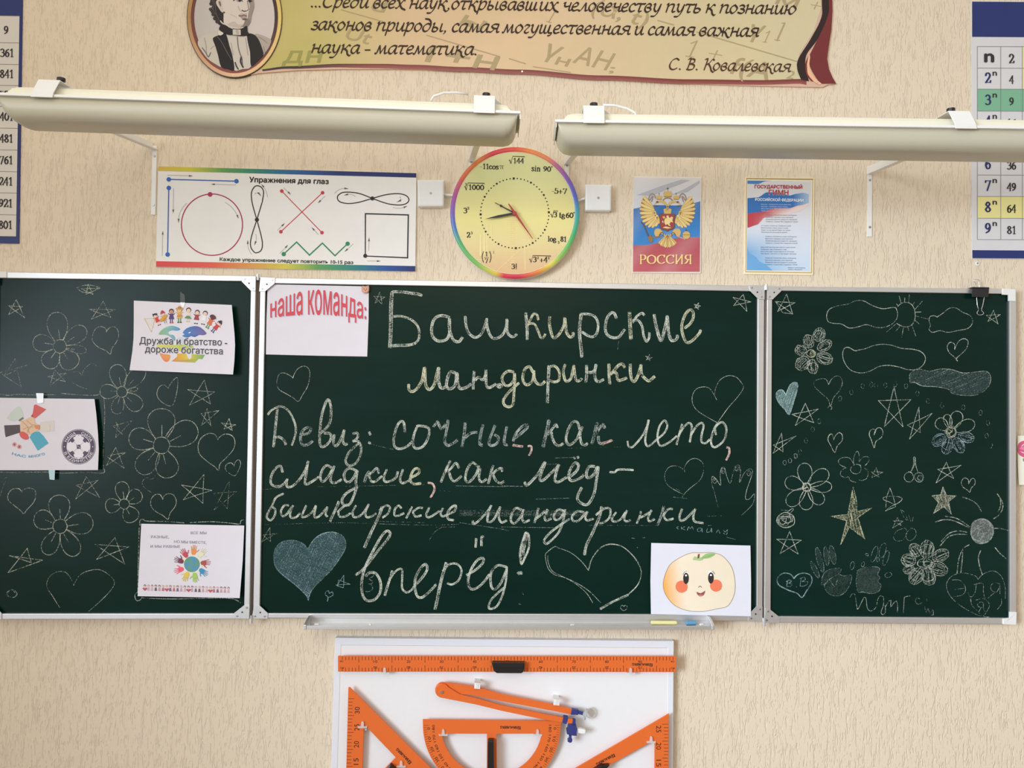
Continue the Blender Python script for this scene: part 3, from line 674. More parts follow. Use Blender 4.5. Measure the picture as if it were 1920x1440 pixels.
# left set square 45 deg
SD = Pl(.040)
q = [(653, 1288.5), (656, 1288.5), (902, 1534), (902, 1540), (646.5, 1540)]; hol = [(682.5, 1358.5), (741.5, 1420), (715, 1447), (790, 1523), (677, 1520)]
mb = MB(); mb.slab(q, SD, .004, M_ORANGE, holes=[hol]); ss = tag(mb.build('set_square', origin=Pl(.02).pt(720, 1540), bevel=.0012), 'orange 45 degree set square at the left of the white board, cut off below', 'set square', 'orange set squares')
mb = MB()
for i in range(0, 36):
    y = 1310 + 6.35 * i; x = 653.0 - 6.5 * (y - 1288) / 252
    mb.line([(x + .6, y), (x + (9 if i % 5 else 12), y)], .75, SD, .0004, (1,) * 4, M_INK, cap=False)
for k, st in enumerate(('30', '25', '20', '15', '10', '5')): text(mb, st, (674.3 - .8 * k, 1338 + 32 * k), (674.3 - .8 * k, 1325.5 + 32 * k), 9.6, SD, .0004, (1,) * 4, M_INK)
logo(mb, SD, .0004, (772, 1429), (745.5, 1402.5), 5, 1); mb.build('printed_scale', ss)
mb = MB(); mb.slab([(731, 1435), (737, 1441), (800, 1505), (793, 1512), (724, 1443)], Pl(.060), .020, M_BLACK); mb.build('grip', ss, bevel=.003)
# right set square 30/60
q = [(1254.6, 1337.5), (1252.5, 1590), (822, 1590)]; hol = [(1227.5, 1387.5), (1226, 1566), (912, 1566), (1146, 1432), (1150, 1431)]
mb = MB(); mb.slab(q, SD, .004, M_ORANGE, holes=[hol]); s2 = tag(mb.build('set_square', origin=Pl(.02).pt(1080, 1590), bevel=.0012), 'orange 30-60 set square at the right of the white board, cut off below', 'set square', 'orange set squares')
mb = MB()
for i in range(0, 36):
    y = 1358 + 6.35 * i; mb.line([(1253.6 - .008 * (y - 1337), y), (1253.6 - (9 if i % 5 else 12), y)], .75, SD, .0004, (1,) * 4, M_INK, cap=False)
for k, st in enumerate(('25', '20', '15', '10', '5')): text(mb, st, (1230.5, 1360.5 + 32 * k), (1230.5, 1373.5 + 32 * k), 9.6, SD, .0004, (1,) * 4, M_INK)
logo(mb, SD, .0004, (1151, 1413), (1117, 1431.5), 5, 1); mb.build('printed_scale', s2)
mb = MB(); mb.slab([(1128, 1437), (1144, 1436), (1128, 1450), (1050, 1496), (1040, 1488)], Pl(.060), .020, M_BLACK); mb.build('grip', s2, bevel=.003)
# protractor
cx, cy = 922, 1360
R0, R1 = 129.0, 95.0
def arc(r, a0, a1, n, dy=0): return [(cx + r * math.cos(a0 + (a1 - a0) * i / n), cy + dy + r * math.sin(a0 + (a1 - a0) * i / n)) for i in range(n + 1)]
out = [(792.7, 1349), (1052.5, 1352)] + arc(R0, .02, math.pi - .02, 40)
a_ = math.asin(15.5 / R1)
holR = [(931, 1375.8)] + arc(R1, a_, math.pi / 2 - .1, 18); holL = arc(R1, math.pi / 2 + .1, math.pi - a_, 18) + [(913, 1375.8)]
PD = Pl(.042); mb = MB(); mb.slab(out, PD, .004, M_ORANGE, holes=[holR, holL]); pr = tag(mb.build('protractor', origin=Pl(.02).pt(922, 1490), bevel=.0012), 'orange half-round protractor with a central bar in the middle of the white board', 'protractor')
mb = MB()
for i in range(0, 181, 2):
    a = math.radians(i); r = R0 - 1.5; L_ = 9 if i % 10 == 0 else 5.5
    mb.line([(cx + r * math.cos(a), cy + r * math.sin(a)), (cx + (r - L_) * math.cos(a), cy + (r - L_) * math.sin(a))], .5, PD, .0004, (1,) * 4, M_INK, cap=False)
for i in range(0, 181, 10):
    a = math.radians(i)
    for r, st in ((R0 - 13, str(i) if i else '0'), (R0 - 22, str(180 - i))):
        if i > 90: r, st = ((R0 - 13, str(180 - i)) if r > R0 - 20 else (R0 - 22, str(i)))
        px, py = cx + r * math.cos(a), cy + 6 + r * math.sin(a) * .985; tx, ty = -math.sin(a), math.cos(a); w = 2.3 * len(st)
        if i <= 90: text(mb, st, (px - tx * w, py - ty * w), (px + tx * w, py + ty * w), 5, PD, .0004, (1,) * 4, M_INK)
        else: text(mb, st, (px - tx * w, py - ty * w), (px + tx * w, py + ty * w), 5, PD, .0004, (1,) * 4, M_INK)
logo(mb, PD, .0004, (976, 1362), (938, 1361.5), 4.6, 1); mb.build('printed_scale', pr)
mb = MB(); mb.slab([(914.5, 1389), (925.5, 1389), (926.5, 1480), (913.5, 1480)], Pl(.064), .021, M_BLACK); mb.build('grip', pr, bevel=.003)
# blackboard compass
K1 = T(600, 1170, 16 / 3); K2 = T(940, 1170, 16 / 3)
CD = Pl(.046)
arcp = lambda cx, cy, r, a0, a1, n=10: [K1(cx + r * math.cos(math.radians(a0 + (a1 - a0) * i / n)), cy + r * math.sin(math.radians(a0 + (a1 - a0) * i / n))) for i in range(n + 1)]
up_ = arcp(1226, 660, 76, 130, 282) + [K1(1300, 590), K1(1560, 628), K2(0, 702), K2(520, 805), K2(708, 852), K2(692, 905), K2(560, 878), K2(0, 772), K1(1520, 712), K1(1330, 690), K1(1240, 725)]
lo_ = arcp(1222, 668, 70, 100, 330, 14) + [K1(1400, 706), K1(1560, 742), K2(0, 812), K2(430, 900), K2(640, 940), K2(614, 985), K2(430, 958), K2(0, 868), K1(1560, 806)]
P = Pl(.02).pt(950, 1320); mb = MB(); mb.slab(up_, Pl(.0475), .0065, M_ORANGE); co = tag(mb.build('blackboard_compass', origin=P, bevel=.0016), 'large orange blackboard compass with blue clamp hanging above the protractor', 'compass')
def cpart(name, shapes, mats, bev=.001):
    mb = MB()
    for (pts, d, th), m in zip(shapes, mats): mb.slab(pts, Pl(d), th, m)
    return mb.build(name, co, bevel=bev)
cpart('leg', [(lo_, .0535, .0055)], [M_ORANGE], .0016)
mb = MB(); Pp = Pl(.0535).pt(*K1(1218, 680)); mb.tube([Pp + Vector((0, .004, 0)), Pp + Vector((0, -.003, 0))], .0045, M_STEEL, 14); mb.build('pivot_screw', co)
k2 = lambda st: [K2(x, y) for x, y in nums(st)]
cpart('ferrule', [(k2('706 848 772 860 768 912 694 908'), .050, .011), (k2('768 868 822 880 816 914 768 902'), .048, .008)], [M_BLUE, M_BLUE])
sk = MB(); A = Pl(.046).pt(*K2(815, 895)); B = Pl(.046).pt(*K2(862, 905)); ax = (B - A).normalized()
sk.tube([A, A + ax * .004, A + ax * .007, A + ax * .009], lambda t: (.004, .008, .013, .0165)[round(t * 3)], M_GREY, 20); sc_ = sk.build('suction_cup', co, smooth=True)
sk = MB(); c0 = K2(893, 890); sk.tube([Pl(.030).pt(c0[0] + 8.5 * math.cos(t), c0[1] + 9.5 * math.sin(t)) for t in (2 * math.pi * i / 24 for i in range(24))], .0016, M_CLEAR, 8, closed=True); sk.build('clear_ring', sc_, smooth=True)
cpart('clamp', [(k2('622 922 668 930 652 1005 608 988'), .0555, .012), (k2('668 945 716 955 712 1005 660 995'), .054, .008), (k2('716 955 744 960 740 1010 708 1005'), .0555, .012),
                (k2('672 1005 700 1002 752 1022 756 1120 712 1118 656 1104 652 1070 664 1062'), .060, .022)], [M_BLUE, M_ORANGE, M_BLUE, M_BLUE])
cpart('chalk_holder', [(k2('756 1046 800 1048 846 1062 840 1098 790 1098 756 1085'), .054, .012)], [M_CHALKW], .002)
cpart('thumbscrew', [(k2('676 1116 704 1120 702 1142 712 1160 706 1184 686 1190 664 1180 662 1160 678 1142'), .056, .010)], [M_BLUE])

# ------------------------------------------------------------------ posters and prints on the wall
BK = rgb(38, 34, 34); e1, e2, e3, e4 = .0005, .0009, .0013, .0017
def lerpq(q, u, v):
    return ((q[0][0] * (1 - u) + q[1][0] * u) * (1 - v) + (q[3][0] * (1 - u) + q[2][0] * u) * v, (q[0][1] * (1 - u) + q[1][1] * u) * (1 - v) + (q[3][1] * (1 - u) + q[2][1] * u) * v)
def arrow(mb, pl, p0, p1, col, tf, curve=0.0):
    p0, p1 = tf(*p0), tf(*p1); dx, dy = p1[0] - p0[0], p1[1] - p0[1]; l = math.hypot(dx, dy); nx, ny = -dy / l, dx / l
    f = lambda t: (p0[0] + dx * t + nx * curve * l * 4 * t * (1 - t), p0[1] + dy * t + ny * curve * l * 4 * t * (1 - t))
    n = max(5, int(l / 2.2))
    for i in range(n - 2): mb.line([f(i / n), f((i + .55) / n)], .8, pl, e2, col, cap=False)
    a = f((n - 3.2) / n); b = f(1.0); dx, dy = b[0] - a[0], b[1] - a[1]; q = math.hypot(dx, dy); nx, ny = -dy / q * 1.6, dx / q * 1.6
    mb.poly([(a[0] + nx, a[1] + ny), b, (a[0] - nx, a[1] - ny)], pl, e2, col)

# eye exercise poster
EP = Pl(.006); EQ = [(296.7, 311.8), (780.5, 324.7), (778.6, 509), (292.5, 500)]; TEY = T(270, 300, 1920 / 540)
mb = MB(); mb.slab(EQ, EP, .006, M_PRINT, rgb(226, 224, 220)); eye = tag(mb.build('eye_exercise_poster', origin=W0.pt(536, 505)), 'white eye exercise poster with rainbow edges and coloured trace lines', 'poster')
mb = MB()
rb_top = [(0, rgb(205, 170, 75)), (.12, rgb(195, 190, 70)), (.25, rgb(90, 150, 80)), (.38, rgb(45, 125, 110)), (.52, rgb(40, 95, 150)), (.7, rgb(38, 52, 110)), (1, rgb(36, 44, 98))]
rb_bot = [(0, rgb(205, 70, 75)), (.22, rgb(215, 90, 75)), (.38, rgb(205, 150, 75)), (.5, rgb(200, 190, 75)), (.62, rgb(90, 150, 80)), (.76, rgb(45, 125, 120)), (.88, rgb(40, 80, 150)), (1, rgb(36, 44, 100))]
mb.grid([lerpq(EQ, 0, 0), lerpq(EQ, 1, 0), lerpq(EQ, 1, .045), lerpq(EQ, 0, .045)], 40, 1, EP, e1, lambda u, v: ramp(rb_top, u)); mb.build('rainbow_border', eye); mb = MB()
mb.grid([lerpq(EQ, 0, .945), lerpq(EQ, 1, .945), lerpq(EQ, 1, 1), lerpq(EQ, 0, 1)], 40, 1, EP, e1, lambda u, v: ramp(rb_bot, u)); mb.build('rainbow_border', eye)
mb = MB(); BL = rgb(50, 100, 175); MG = rgb(165, 45, 90); RD_ = rgb(190, 55, 60); GN = rgb(45, 130, 85); GK = rgb(85, 80, 78)
def pl_(st, w, col, closed=False, sm=0):
    p = [TEY(x, y) for x, y in nums(st)]
    if sm: p = spline(p, sm, closed)
    mb.line(p, w, EP, e1, col, closed=closed)
def dot(x, y, r, col): mb.disc(*TEY(x, y), r, EP, e2, col)
pl_('165 129 616 141', 2.6, BL); dot(165, 129, 4.2, BL); dot(616, 141, 4.2, BL)
pl_('165 186 157 630', 2.6, BL); dot(165, 186, 4.2, BL); dot(157, 630, 4.2, BL)
c = TEY(453, 431); mb.ring(c[0], c[1], 57.3, 57.6, 2.0, EP, e1, MG); dot(440, 229, 4.4, MG)
pl_('752 398 722 290 716 220 735 180 757 172 782 182 797 215 788 280', 1.9, BK, 0, 6); pl_('788 280 752 398 714 520 712 580 735 614 752 618 778 605 789 570 782 510 752 398', 1.9, BK, 0, 6); dot(752, 398, 3.8, BK)
pl_('918 207 1186 484', 1.9, RD_); pl_('1190 218 912 478', 1.9, RD_)
for x, y in ((918, 207), (1186, 484), (1190, 218), (912, 478)): dot(x, y, 3.3, RD_)
pl_('1522 256 1430 222 1340 214 1300 230 1289 252 1305 278 1360 290 1430 282 1522 256 1610 232 1690 224 1745 236 1766 264 1748 290 1700 300 1620 290 1522 256', 1.9, BK, 0, 6); dot(1522, 256, 3.8, BK)
pl_('1475 638 1476 358 1762 366 1757 652 1475 640', 2.4, BK); dot(1475, 639, 3.8, BK)
pl_('931 627 1017 547 1103 634 1189 554 1273 638 1357 558', 2.4, GN); dot(931, 627, 4.0, GN); dot(1357, 558, 4.0, GN)
for a, b, cv in (((157, 101), (325, 106), 0), ((612, 166), (446, 161), 0), ((197, 190), (194, 355), 0), ((121, 638), (125, 472), 0), ((283, 290), (230, 420), .12), ((540, 282), (630, 392), -.1), ((822, 245), (780, 160), .1),
                 ((740, 225), (782, 242), -.35), ((716, 628), (692, 532), -.1), ((745, 495), (735, 568), -.1), ((932, 186), (980, 232), 0), ((1205, 242), (1158, 288), 0), ((890, 468), (938, 420), 0), ((1162, 496), (1116, 448), 0),
                 ((1270, 222), (1365, 192), -.15), ((1408, 242), (1332, 236), .15), ((1706, 245), (1682, 282), -.45), ((1660, 316), (1756, 306), .1), ((1498, 604), (1500, 516), 0), ((1490, 673), (1578, 674), 0), ((905, 622), (960, 566), 0), ((1394, 560), (1336, 612), 0)): arrow(mb, EP, a, b, GK, TEY, cv)
mb.build('trace_figures', eye)
mb = MB(); text(mb, 'Упражнения для глаз', TEY(703, 147), TEY(1230, 160), 9.6, EP, e1, BK, bold=.035); mb.build('lettering', eye); mb = MB(); text(mb, 'Каждое упражнение следует повторить 10-15 раз', TEY(505, 672), TEY(1394, 694), 6.4, EP, e1, BK, bold=.03); mb.build('lettering', eye)

# wall clock
CX, CY, RX, RY = 965.3, 399.4, 121.2, 123.6
KP = Pl(.034); cpts = lambda r, n=72: [(CX + RX * r * math.cos(t), CY + RY * r * math.sin(t)) for t in (2 * math.pi * i / n for i in range(n))]
mb = MB(); mb.slab(cpts(1.0), KP.off(-.004), .030, M_LAMPW); ck = tag(mb.build('wall_clock', origin=W0.pt(CX, CY + 120), bevel=.002), 'round wall clock with rainbow rim and mathematical expressions for hours', 'clock')
hue = [(0, rgb(215, 85, 70)), (.04, rgb(225, 135, 75)), (.09, rgb(215, 130, 95)), (.12, rgb(175, 100, 150)), (.17, rgb(115, 95, 180)), (.21, rgb(85, 100, 185)), (.25, rgb(75, 160, 165)), (.31, rgb(75, 175, 105)), (.37, rgb(140, 190, 95)), (.40, rgb(215, 205, 90)), (.44, rgb(220, 130, 70)),
       (.49, rgb(200, 55, 80)), (.53, rgb(205, 60, 80)), (.55, rgb(215, 190, 80)), (.60, rgb(125, 180, 90)), (.67, rgb(75, 165, 100)), (.71, rgb(70, 120, 175)), (.75, rgb(115, 95, 175)), (.80, rgb(170, 85, 140)), (.84, rgb(205, 100, 80)), (.90, rgb(215, 130, 65)), (.94, rgb(195, 55, 75)), (1, rgb(215, 85, 70))]
mb = MB(); n = 144; r0, r1 = .925, 1.0
V = []; Cc = []; F = []
for i in range(n):
    t = 2 * math.pi * i / n
    for r, d in ((r0, .002), (.965, .006), (r1, .0005)): V.append(KP.pt(CX + RX * r * math.sin(t), CY - RY * r * math.cos(t), d - .004)); Cc.append(ramp(hue, i / n))
for i in range(n):
    for k in (0, 1): F.append((3 * i + k, 3 * ((i + 1) % n) + k, 3 * ((i + 1) % n) + k + 1, 3 * i + k + 1))
mb.mesh(V, F, M_GLOSS, cols=Cc); mb.build('rim', ck, smooth=True)
face = [(0, rgb(200, 202, 145)), (.2, rgb(208, 212, 152)), (.42, rgb(212, 205, 140)), (.55, rgb(224, 215, 142)), (.72, rgb(220, 205, 146)), (.9, rgb(212, 180, 136)), (1, rgb(208, 170, 122))]
mb = MB(); V = [KP.pt(CX, CY, -.0022)]; Cc = [ramp(face, .5)]; F = []; NR = 10
for j in range(1, NR + 1):
    for i in range(n):
        r = .922 * j / NR; t = 2 * math.pi * i / n; V.append(KP.pt(CX + RX * r * math.sin(t), CY - RY * r * math.cos(t), -.0022)); Cc.append(ramp(face, .5 - .5 * r * math.cos(t)))
for i in range(n): F.append((0, 1 + (i + 1) % n, 1 + i))
for j in range(NR - 1):
    for i in range(n): a = 1 + j * n + i; b = 1 + j * n + (i + 1) % n; F.append((a, b, b + n, a + n))
mb.mesh(V, F, M_GLOSS, cols=Cc); FP = KP.off(-.0022)
mb.ring(CX, CY, RX * .93, RY * .93, 1.6, FP, e1, rgb(240, 225, 205)); fo = mb.build('dial', ck)
mb = MB(); WH = rgb(236, 222, 160)
TCK = T(770, 240, 4.8)
def ck_line(st, w, c): mb.line([TCK(x, y) for x, y in nums(st)], w, FP, e1, c, cap=False)
for i in range(22): ck_line(f'{890 + (i % 5) * 3} {830 + i * 19} {944 - (i % 3) * 6} {830 + i * 19}', 1.3, rgb(232, 208, 142))
for x, a, b, w in ((628, 960, 1150, 3), (662, 940, 1140, 3), (688, 860, 1120, 2), (724, 870, 1000, 2), (1030, 1000, 1280, 1.2)): ck_line(f'{x} {a} {x} {b}', w, WH)
ck_line('772 1290 990 1092', .8, WH); ck_line('590 1182 700 1186', .8, WH); ck_line('990 1005 1080 1010', .8, WH); mb.build('faint_background_drawing', fo)
mb = MB(); rxd, ryd = 64, 65.3
for i in range(60):
    t = 2 * math.pi * i / 60 - .03; x, y = CX - .2 + rxd * math.sin(t), CY + .5 - ryd * math.cos(t); r = 1.9 if i % 5 == 0 else 1.25
    if i % 15 == 0: mb.poly([(x - r, y - r), (x + r, y - r), (x + r, y + r), (x - r, y + r)], FP, e2, BK)
    else: mb.disc(x, y, r, FP, e2, BK, n=10)
mb.build('minute_dots', fo)
mb = MB()
def cp(st, x0, y0, x1, y1, h, w=.21): pen(mb, st, ROMAN, TCK(x0, y0), TCK(x1, y1), h / 4.8, FP, e2, BK, w=w, nib=(0, .35))
def rad(x0, y0, x1, h): mb.line([TCK(x0, y0 - h * .45), TCK(x0 + 10, y0 - h * .5)], 1, FP, e2, BK); mb.line([TCK(x0 + 8, y0 - h * .5), TCK(x0 + 18, y0)], 1.6, FP, e2, BK); mb.line([TCK(x0 + 18, y0), TCK(x0 + 34, y0 - h), TCK(x1, y0 - h + 4), TCK(x1 - 2, y0 - h + 14)], .9, FP, e2, BK)
cp('144', 922, 316, 1020, 318, 46); rad(884, 320, 1026, 66)
cp('sin', 1086, 386, 1168, 390, 48); cp('90', 1192, 390, 1262, 393, 46); cp('°', 1262, 390, 1280, 390, 46, .1)
cp('-5+7', 1268, 588, 1406, 592, 48)
cp('3', 1285, 802, 1316, 803, 48); rad(1256, 805, 1322, 62); cp('tg', 1334, 806, 1388, 808, 48); cp('60', 1394, 808, 1464, 810, 48); cp('°', 1462, 808, 1478, 808, 52, .1)
cp('log', 1232, 1020, 1310, 1022, 46); cp('3', 1320, 1042, 1338, 1042, 24); cp('81', 1346, 1022, 1402, 1024, 46)
cp('3', 1100, 1206, 1132, 1207, 48); cp('2', 1136, 1180, 1154, 1180, 22); cp('+4', 1160, 1208, 1232, 1209, 48); cp('2', 1234, 1182, 1250, 1182, 22); rad(1066, 1210, 1262, 62)
cp('3!', 906, 1268, 960, 1268, 46)
cp('(', 636, 1200, 660, 1200, 80, .08); cp(')', 706, 1200, 730, 1200, 80, .08); cp('1', 670, 1152, 694, 1152, 38); mb.line([TCK(662, 1166), TCK(704, 1166)], .9, FP, e2, BK); cp('7', 668, 1214, 696, 1214, 40); cp('-1', 728, 1130, 754, 1130, 22, .14)
cp('2', 504, 986, 536, 986, 48); cp('3', 540, 956, 556, 956, 24)
cp('3', 474, 766, 508, 766, 48); cp('2', 510, 734, 526, 734, 24)
cp('1000', 518, 554, 660, 558, 46); rad(482, 558, 664, 64); cp('3', 488, 520, 504, 520, 24)
cp('-11cos', 624, 366, 792, 372, 46); cp('π', 796, 368, 842, 370, 46, .1); mb.build('hour_expressions', fo)
def hand(name, st, m, d, label=None):
    mb = MB(); mb.slab([TCK(x, y) for x, y in nums(st)], Pl(d), .0012, m); o = mb.build(name, ck, bevel=.0003)
    if label: o['label'] = label
    return o
M_RED = mat('red_plastic', (.42, .03, .03, 1), rough=.4)
hand('hour_hand', '756 674 762 670 800 690 812 688 826 698 830 706 940 760 934 772 822 712 806 708 800 696', M_BLACK, .040, 'short black hour hand')
hand('minute_hand', '664 820 780 786 930 758 938 776 790 806', M_BLACK, .043, 'long black minute hand')
hand('second_hand', '876 682 886 680 946 758 1102 996 1096 998 926 770', M_RED, .046, 'thin red second hand')
mb = MB(); P = Pl(.047).pt(*TCK(936, 766)); mb.tube([P + Vector((0, .016, 0)), P], .0062, M_RED, 18); mb.build('hub', ck, bevel=.0006)

# state emblem poster
MP = Pl(.004); MQ = [(1187.6, 330.4), (1315, 332.2), (1314, 512.4), (1186.3, 511.4)]; TM = T(1180, 320, 7.2)
mb = MB(); mb.slab(MQ, MP, .004, M_PRINT, rgb(222, 214, 204)); em = tag(mb.build('emblem_poster', origin=W0.pt(1250, 511)), 'poster of a golden double-headed eagle on a white, blue and red flag', 'poster')
mb = MB(); x0, x1 = 60, 962
def band(top, bot, ct, cb):
    mb_n = 28; V = []; Cc = []; F = []
    for i in range(mb_n + 1):
        u = i / mb_n; x = x0 + (x1 - x0) * u
        for k in range(7):
            v = k / 6; y = top(u) * (1 - v) + bot(u) * v; V.append(MP.pt(*TM(x - 12 * (y / 1440), y), e1))
            s = .5 + .5 * math.sin(9 * u + 3.5 * v); Cc.append(mix(mix(ct, cb, v), rgb(255, 255, 255), .10 * s * s))
    for i in range(mb_n):
        for k in range(6): a = i * 7 + k; F.append((a, a + 1, a + 8, a + 7))
    mb.mesh(V, F, M_PRINT, cols=Cc)
yb = lambda u: 515 - 110 * u ** 1.3 - 25 * math.sin(u * 6); yr = lambda u: 1010 - 125 * u + 18 * math.sin(u * 7)
band(lambda u: 92 + 10 * u, yb, rgb(205, 203, 203), rgb(198, 200, 206)); band(yb, yr, rgb(50, 105, 165), rgb(60, 130, 195)); band(yr, lambda u: 1365, rgb(175, 78, 85), rgb(185, 92, 100))
for st in ('100 330 420 210 700 120 820 130 560 230 300 340', '560 330 760 240 950 130 950 170 780 290'): mb.poly([TM(x, y) for x, y in nums(st)], MP, e2, rgb(172, 176, 182))
mb.build('flag_picture', em)
mb = MB(); GO = rgb(205, 172, 105); GD = rgb(150, 112, 62); GL = rgb(228, 204, 140); GB = rgb(105, 78, 48)
def mp_(st, col, e=e3, mir=False, sm=0):
    p = nums(st)
    if sm: p = spline(p, sm, True)
    mb.poly([TM(x, y) for x, y in p], MP, e, col)
    if mir: mb.poly([TM(1030 - x, y + 2) for x, y in p], MP, e, col)
tips = nums('185 345 160 398 143 455 137 515 141 575 154 635 178 690 214 737 258 765 308 772 352 752 390 712'); bas = nums('322 500 330 515 338 532 346 552 352 572 360 590 372 602 384 612 392 622 398 636 404 652 408 672')
for s in (0, 1):                                            # wings: separate feathers
    fx = (lambda x: x) if not s else (lambda x: 1030 - x)
    mb.poly([TM(fx(x), y) for x, y in nums('195 355 215 420 262 470 325 515 358 555 350 600 405 615 412 690 352 742 300 755 220 720 165 640 150 520 165 410')], MP, e2, GD)
    for i, ((tx, ty), (bx, by)) in enumerate(zip(tips, bas)):
        dx, dy = tx - bx, ty - by; l = math.hypot(dx, dy); nx, ny = -dy / l * 19, dx / l * 19
        pts = [(bx + nx * .6, by + ny * .6), (bx + dx * .6 + nx * 1.1, by + dy * .6 + ny * 1.1), (bx + dx * .9 + nx, by + dy * .9 + ny), (tx + nx * .3, ty + ny * .3), (tx - nx * .3, ty - ny * .3), (bx + dx * .9 - nx * .8, by + dy * .9 - ny * .8), (bx + dx * .6 - nx, by + dy * .6 - ny), (bx - nx * .6, by - ny * .6)]
        mb.poly([TM(fx(x), y) for x, y in pts], MP, e3 + .00004 * i, mix(GL, GO, .3 + .3 * (i % 2)))
        mb.line([TM(fx(pts[0][0]), pts[0][1]), TM(fx(pts[1][0]), pts[1][1]), TM(fx(pts[2][0]), pts[2][1])], .45, MP, e3 + .00004 * i + .00002, GD, cap=False)
    for k, (x, y) in enumerate(nums('345 560 352 590 372 615 385 640 340 600 360 640 330 570')): mb.disc(*TM(fx(x), y), 2.6, MP, e3 + .0007, mix(GO, GL, .5 * (k % 3)), n=10)
mp_('515 530 500 480 455 440 400 430 350 452 325 470 345 440 380 415 440 400 480 415 520 470 540 530', GO, e4, True, 3)      # necks and heads
mp_('325 470 360 465 395 478 372 482', GB, e4 + .0003, True); mp_('355 425 375 408 400 420 380 436', GB, e4 + .0003, True)
mp_('470 590 560 590 570 520 515 500 462 520', GO, e4)
for x, y, s in ((518, 312, 1.0), (402, 360, .68), (632, 360, .68)):                                                      # crowns
    mb.poly([TM(x + a * s, y + b * s) for a, b in nums('-48 46 -58 -10 -40 -38 -18 -22 0 -48 18 -22 40 -38 58 -10 48 46')], MP, e4 + .0005, GO); mb.line([TM(x - 50 * s, y + 36 * s), TM(x + 50 * s, y + 36 * s)], 1.0 * s, MP, e4 + .0008, GB)
    mb.line([TM(x, y - 46 * s), TM(x, y - 88 * s)], .9 * s, MP, e4 + .0005, GB); mb.line([TM(x - 16 * s, y - 70 * s), TM(x + 16 * s, y - 70 * s)], .9 * s, MP, e4 + .0005, GB)
mb.line([TM(x, y) for x, y in spline(nums('455 400 480 375 518 368 556 375 580 400'), 4)], 1.6, MP, e4 + .0004, GD)
for mir in (0, 1):                                                                                                       # ribbons, claws
    fx = (lambda x: x) if not mir else (lambda x: 1030 - x)
    mb.line([TM(fx(x), y) for x, y in spline(nums('350 372 340 330 310 310 280 330 262 380 275 400 300 360 320 350 300 420'), 4)], 2.0, MP, e3, rgb(150, 130, 115))
    mb.poly([TM(fx(x), y) for x, y in spline(nums('350 880 335 830 360 785 420 790 450 830 490 880 500 910 450 860 420 850 400 880 370 885'), 3, True)], MP, e3, GO)
    mb.line([TM(fx(x), y) for x, y in spline(nums('400 880 430 835 460 850 450 880'), 4)], 1.2, MP, e4, GB)
mb.line([TM(x, y) for x, y in nums('305 905 430 885')], 2.6, MP, e3, GD); mb.line([TM(x, y) for x, y in nums('640 880 750 925')], 2.2, MP, e3, rgb(205, 160, 140))
mb.line([TM(x, y) for x, y in nums('160 690 200 740 245 850 285 930')], 2.0, MP, e4, GB); mb.poly([TM(x, y) for x, y in nums('250 900 290 865 318 920 312 965 285 970 262 940')], MP, e4 + .0003, GD)
mb.disc(*TM(770, 870), 7.2, MP, e4, GO); mb.line([TM(720, 866), TM(822, 866)], 1.2, MP, e4 + .0003, GD); mb.line([TM(768, 815), TM(768, 792)], 1.2, MP, e4, GB); mb.line([TM(758, 803), TM(780, 803)], 1.0, MP, e4, GB)
for i in range(9):                                                                                                       # tail
    t = (i - 4) / 4; a = t * .78; tx, ty = 515 + 150 * math.sin(a), 870 + 165 * math.cos(a); w = 17
    mb.poly([TM(x, y) for x, y in ((505, 860), (525, 860), (tx + w, ty - 20), (tx + w * .6, ty), (tx, ty + 8), (tx - w * .6, ty), (tx - w, ty - 20))], MP, e3 + .00004 * (4 - abs(i - 4)), GL if i % 2 else GO)
    mb.line([TM(515, 865), TM(tx, ty)], .6, MP, e4, GD)
mp_('408 582 618 582 612 770 580 795 540 805 512 822 486 805 440 795 412 768', GB, e4 + .0008); mp_('416 590 610 590 604 764 575 786 535 796 512 812 490 796 445 786 420 762', rgb(150, 70, 70), e4 + .0010)
mp_('470 690 480 650 505 640 500 610 525 602 540 640 570 620 590 630 580 670 590 700 560 690 540 720 560 750 530 740 515 720 490 735 480 715', GL, e4 + .0013); mp_('445 620 475 612 490 640 460 650', GO, e4 + .0013); mp_('450 770 490 752 540 765 570 772 520 782', GL, e4 + .0013); mp_('440 690 456 670 460 710', GL, e4 + .0013)
mb.build('eagle_emblem', em)
mb = MB(); pen(mb, 'РОССИЯ', ROMAN, TM(140, 1262), TM(856, 1262), 16.5, MP, e2 + .0002, rgb(150, 95, 85), w=.2, nib=(0, .3)); pen(mb, 'РОССИЯ', ROMAN, TM(134, 1256), TM(850, 1256), 16.5, MP, e3, rgb(240, 205, 140), w=.19, nib=(0, .3)); mb.build('lettering', em)

# anthem poster
AP = Pl(.005); AQ = [(1397.6, 332.6), (1526.8, 334), (1524.4, 515.6), (1395.6, 513.9)]; TN = T(1390, 325, 7.2)
mb = MB(); mb.slab(AQ, AP, .005, M_PRINT, rgb(238, 228, 198)); an = tag(mb.build('anthem_poster', origin=W0.pt(1460, 514)), 'cream framed poster with the text of the national anthem on flag colours', 'poster')
mb = MB(); c4 = [(70, 82), (960, 92), (940, 1335), (58, 1322)]
mb.grid([TN(x, y) for x, y in ((62, 62), (978, 72), (972, 84), (70, 74))], 1, 1, AP, e1, lambda u, v: rgb(165, 145, 95))
mb.grid([TN(x, y) for x, y in ((66, 70), (970, 82), (953, 1350), (54, 1336))], 1, 1, AP, e1, lambda u, v: rgb(196, 172, 112)); mb.grid([TN(x, y) for x, y in ((78, 84), (958, 95), (938, 1334), (66, 1320))], 1, 1, AP, e1 + .0002, lambda u, v: rgb(238, 230, 208))
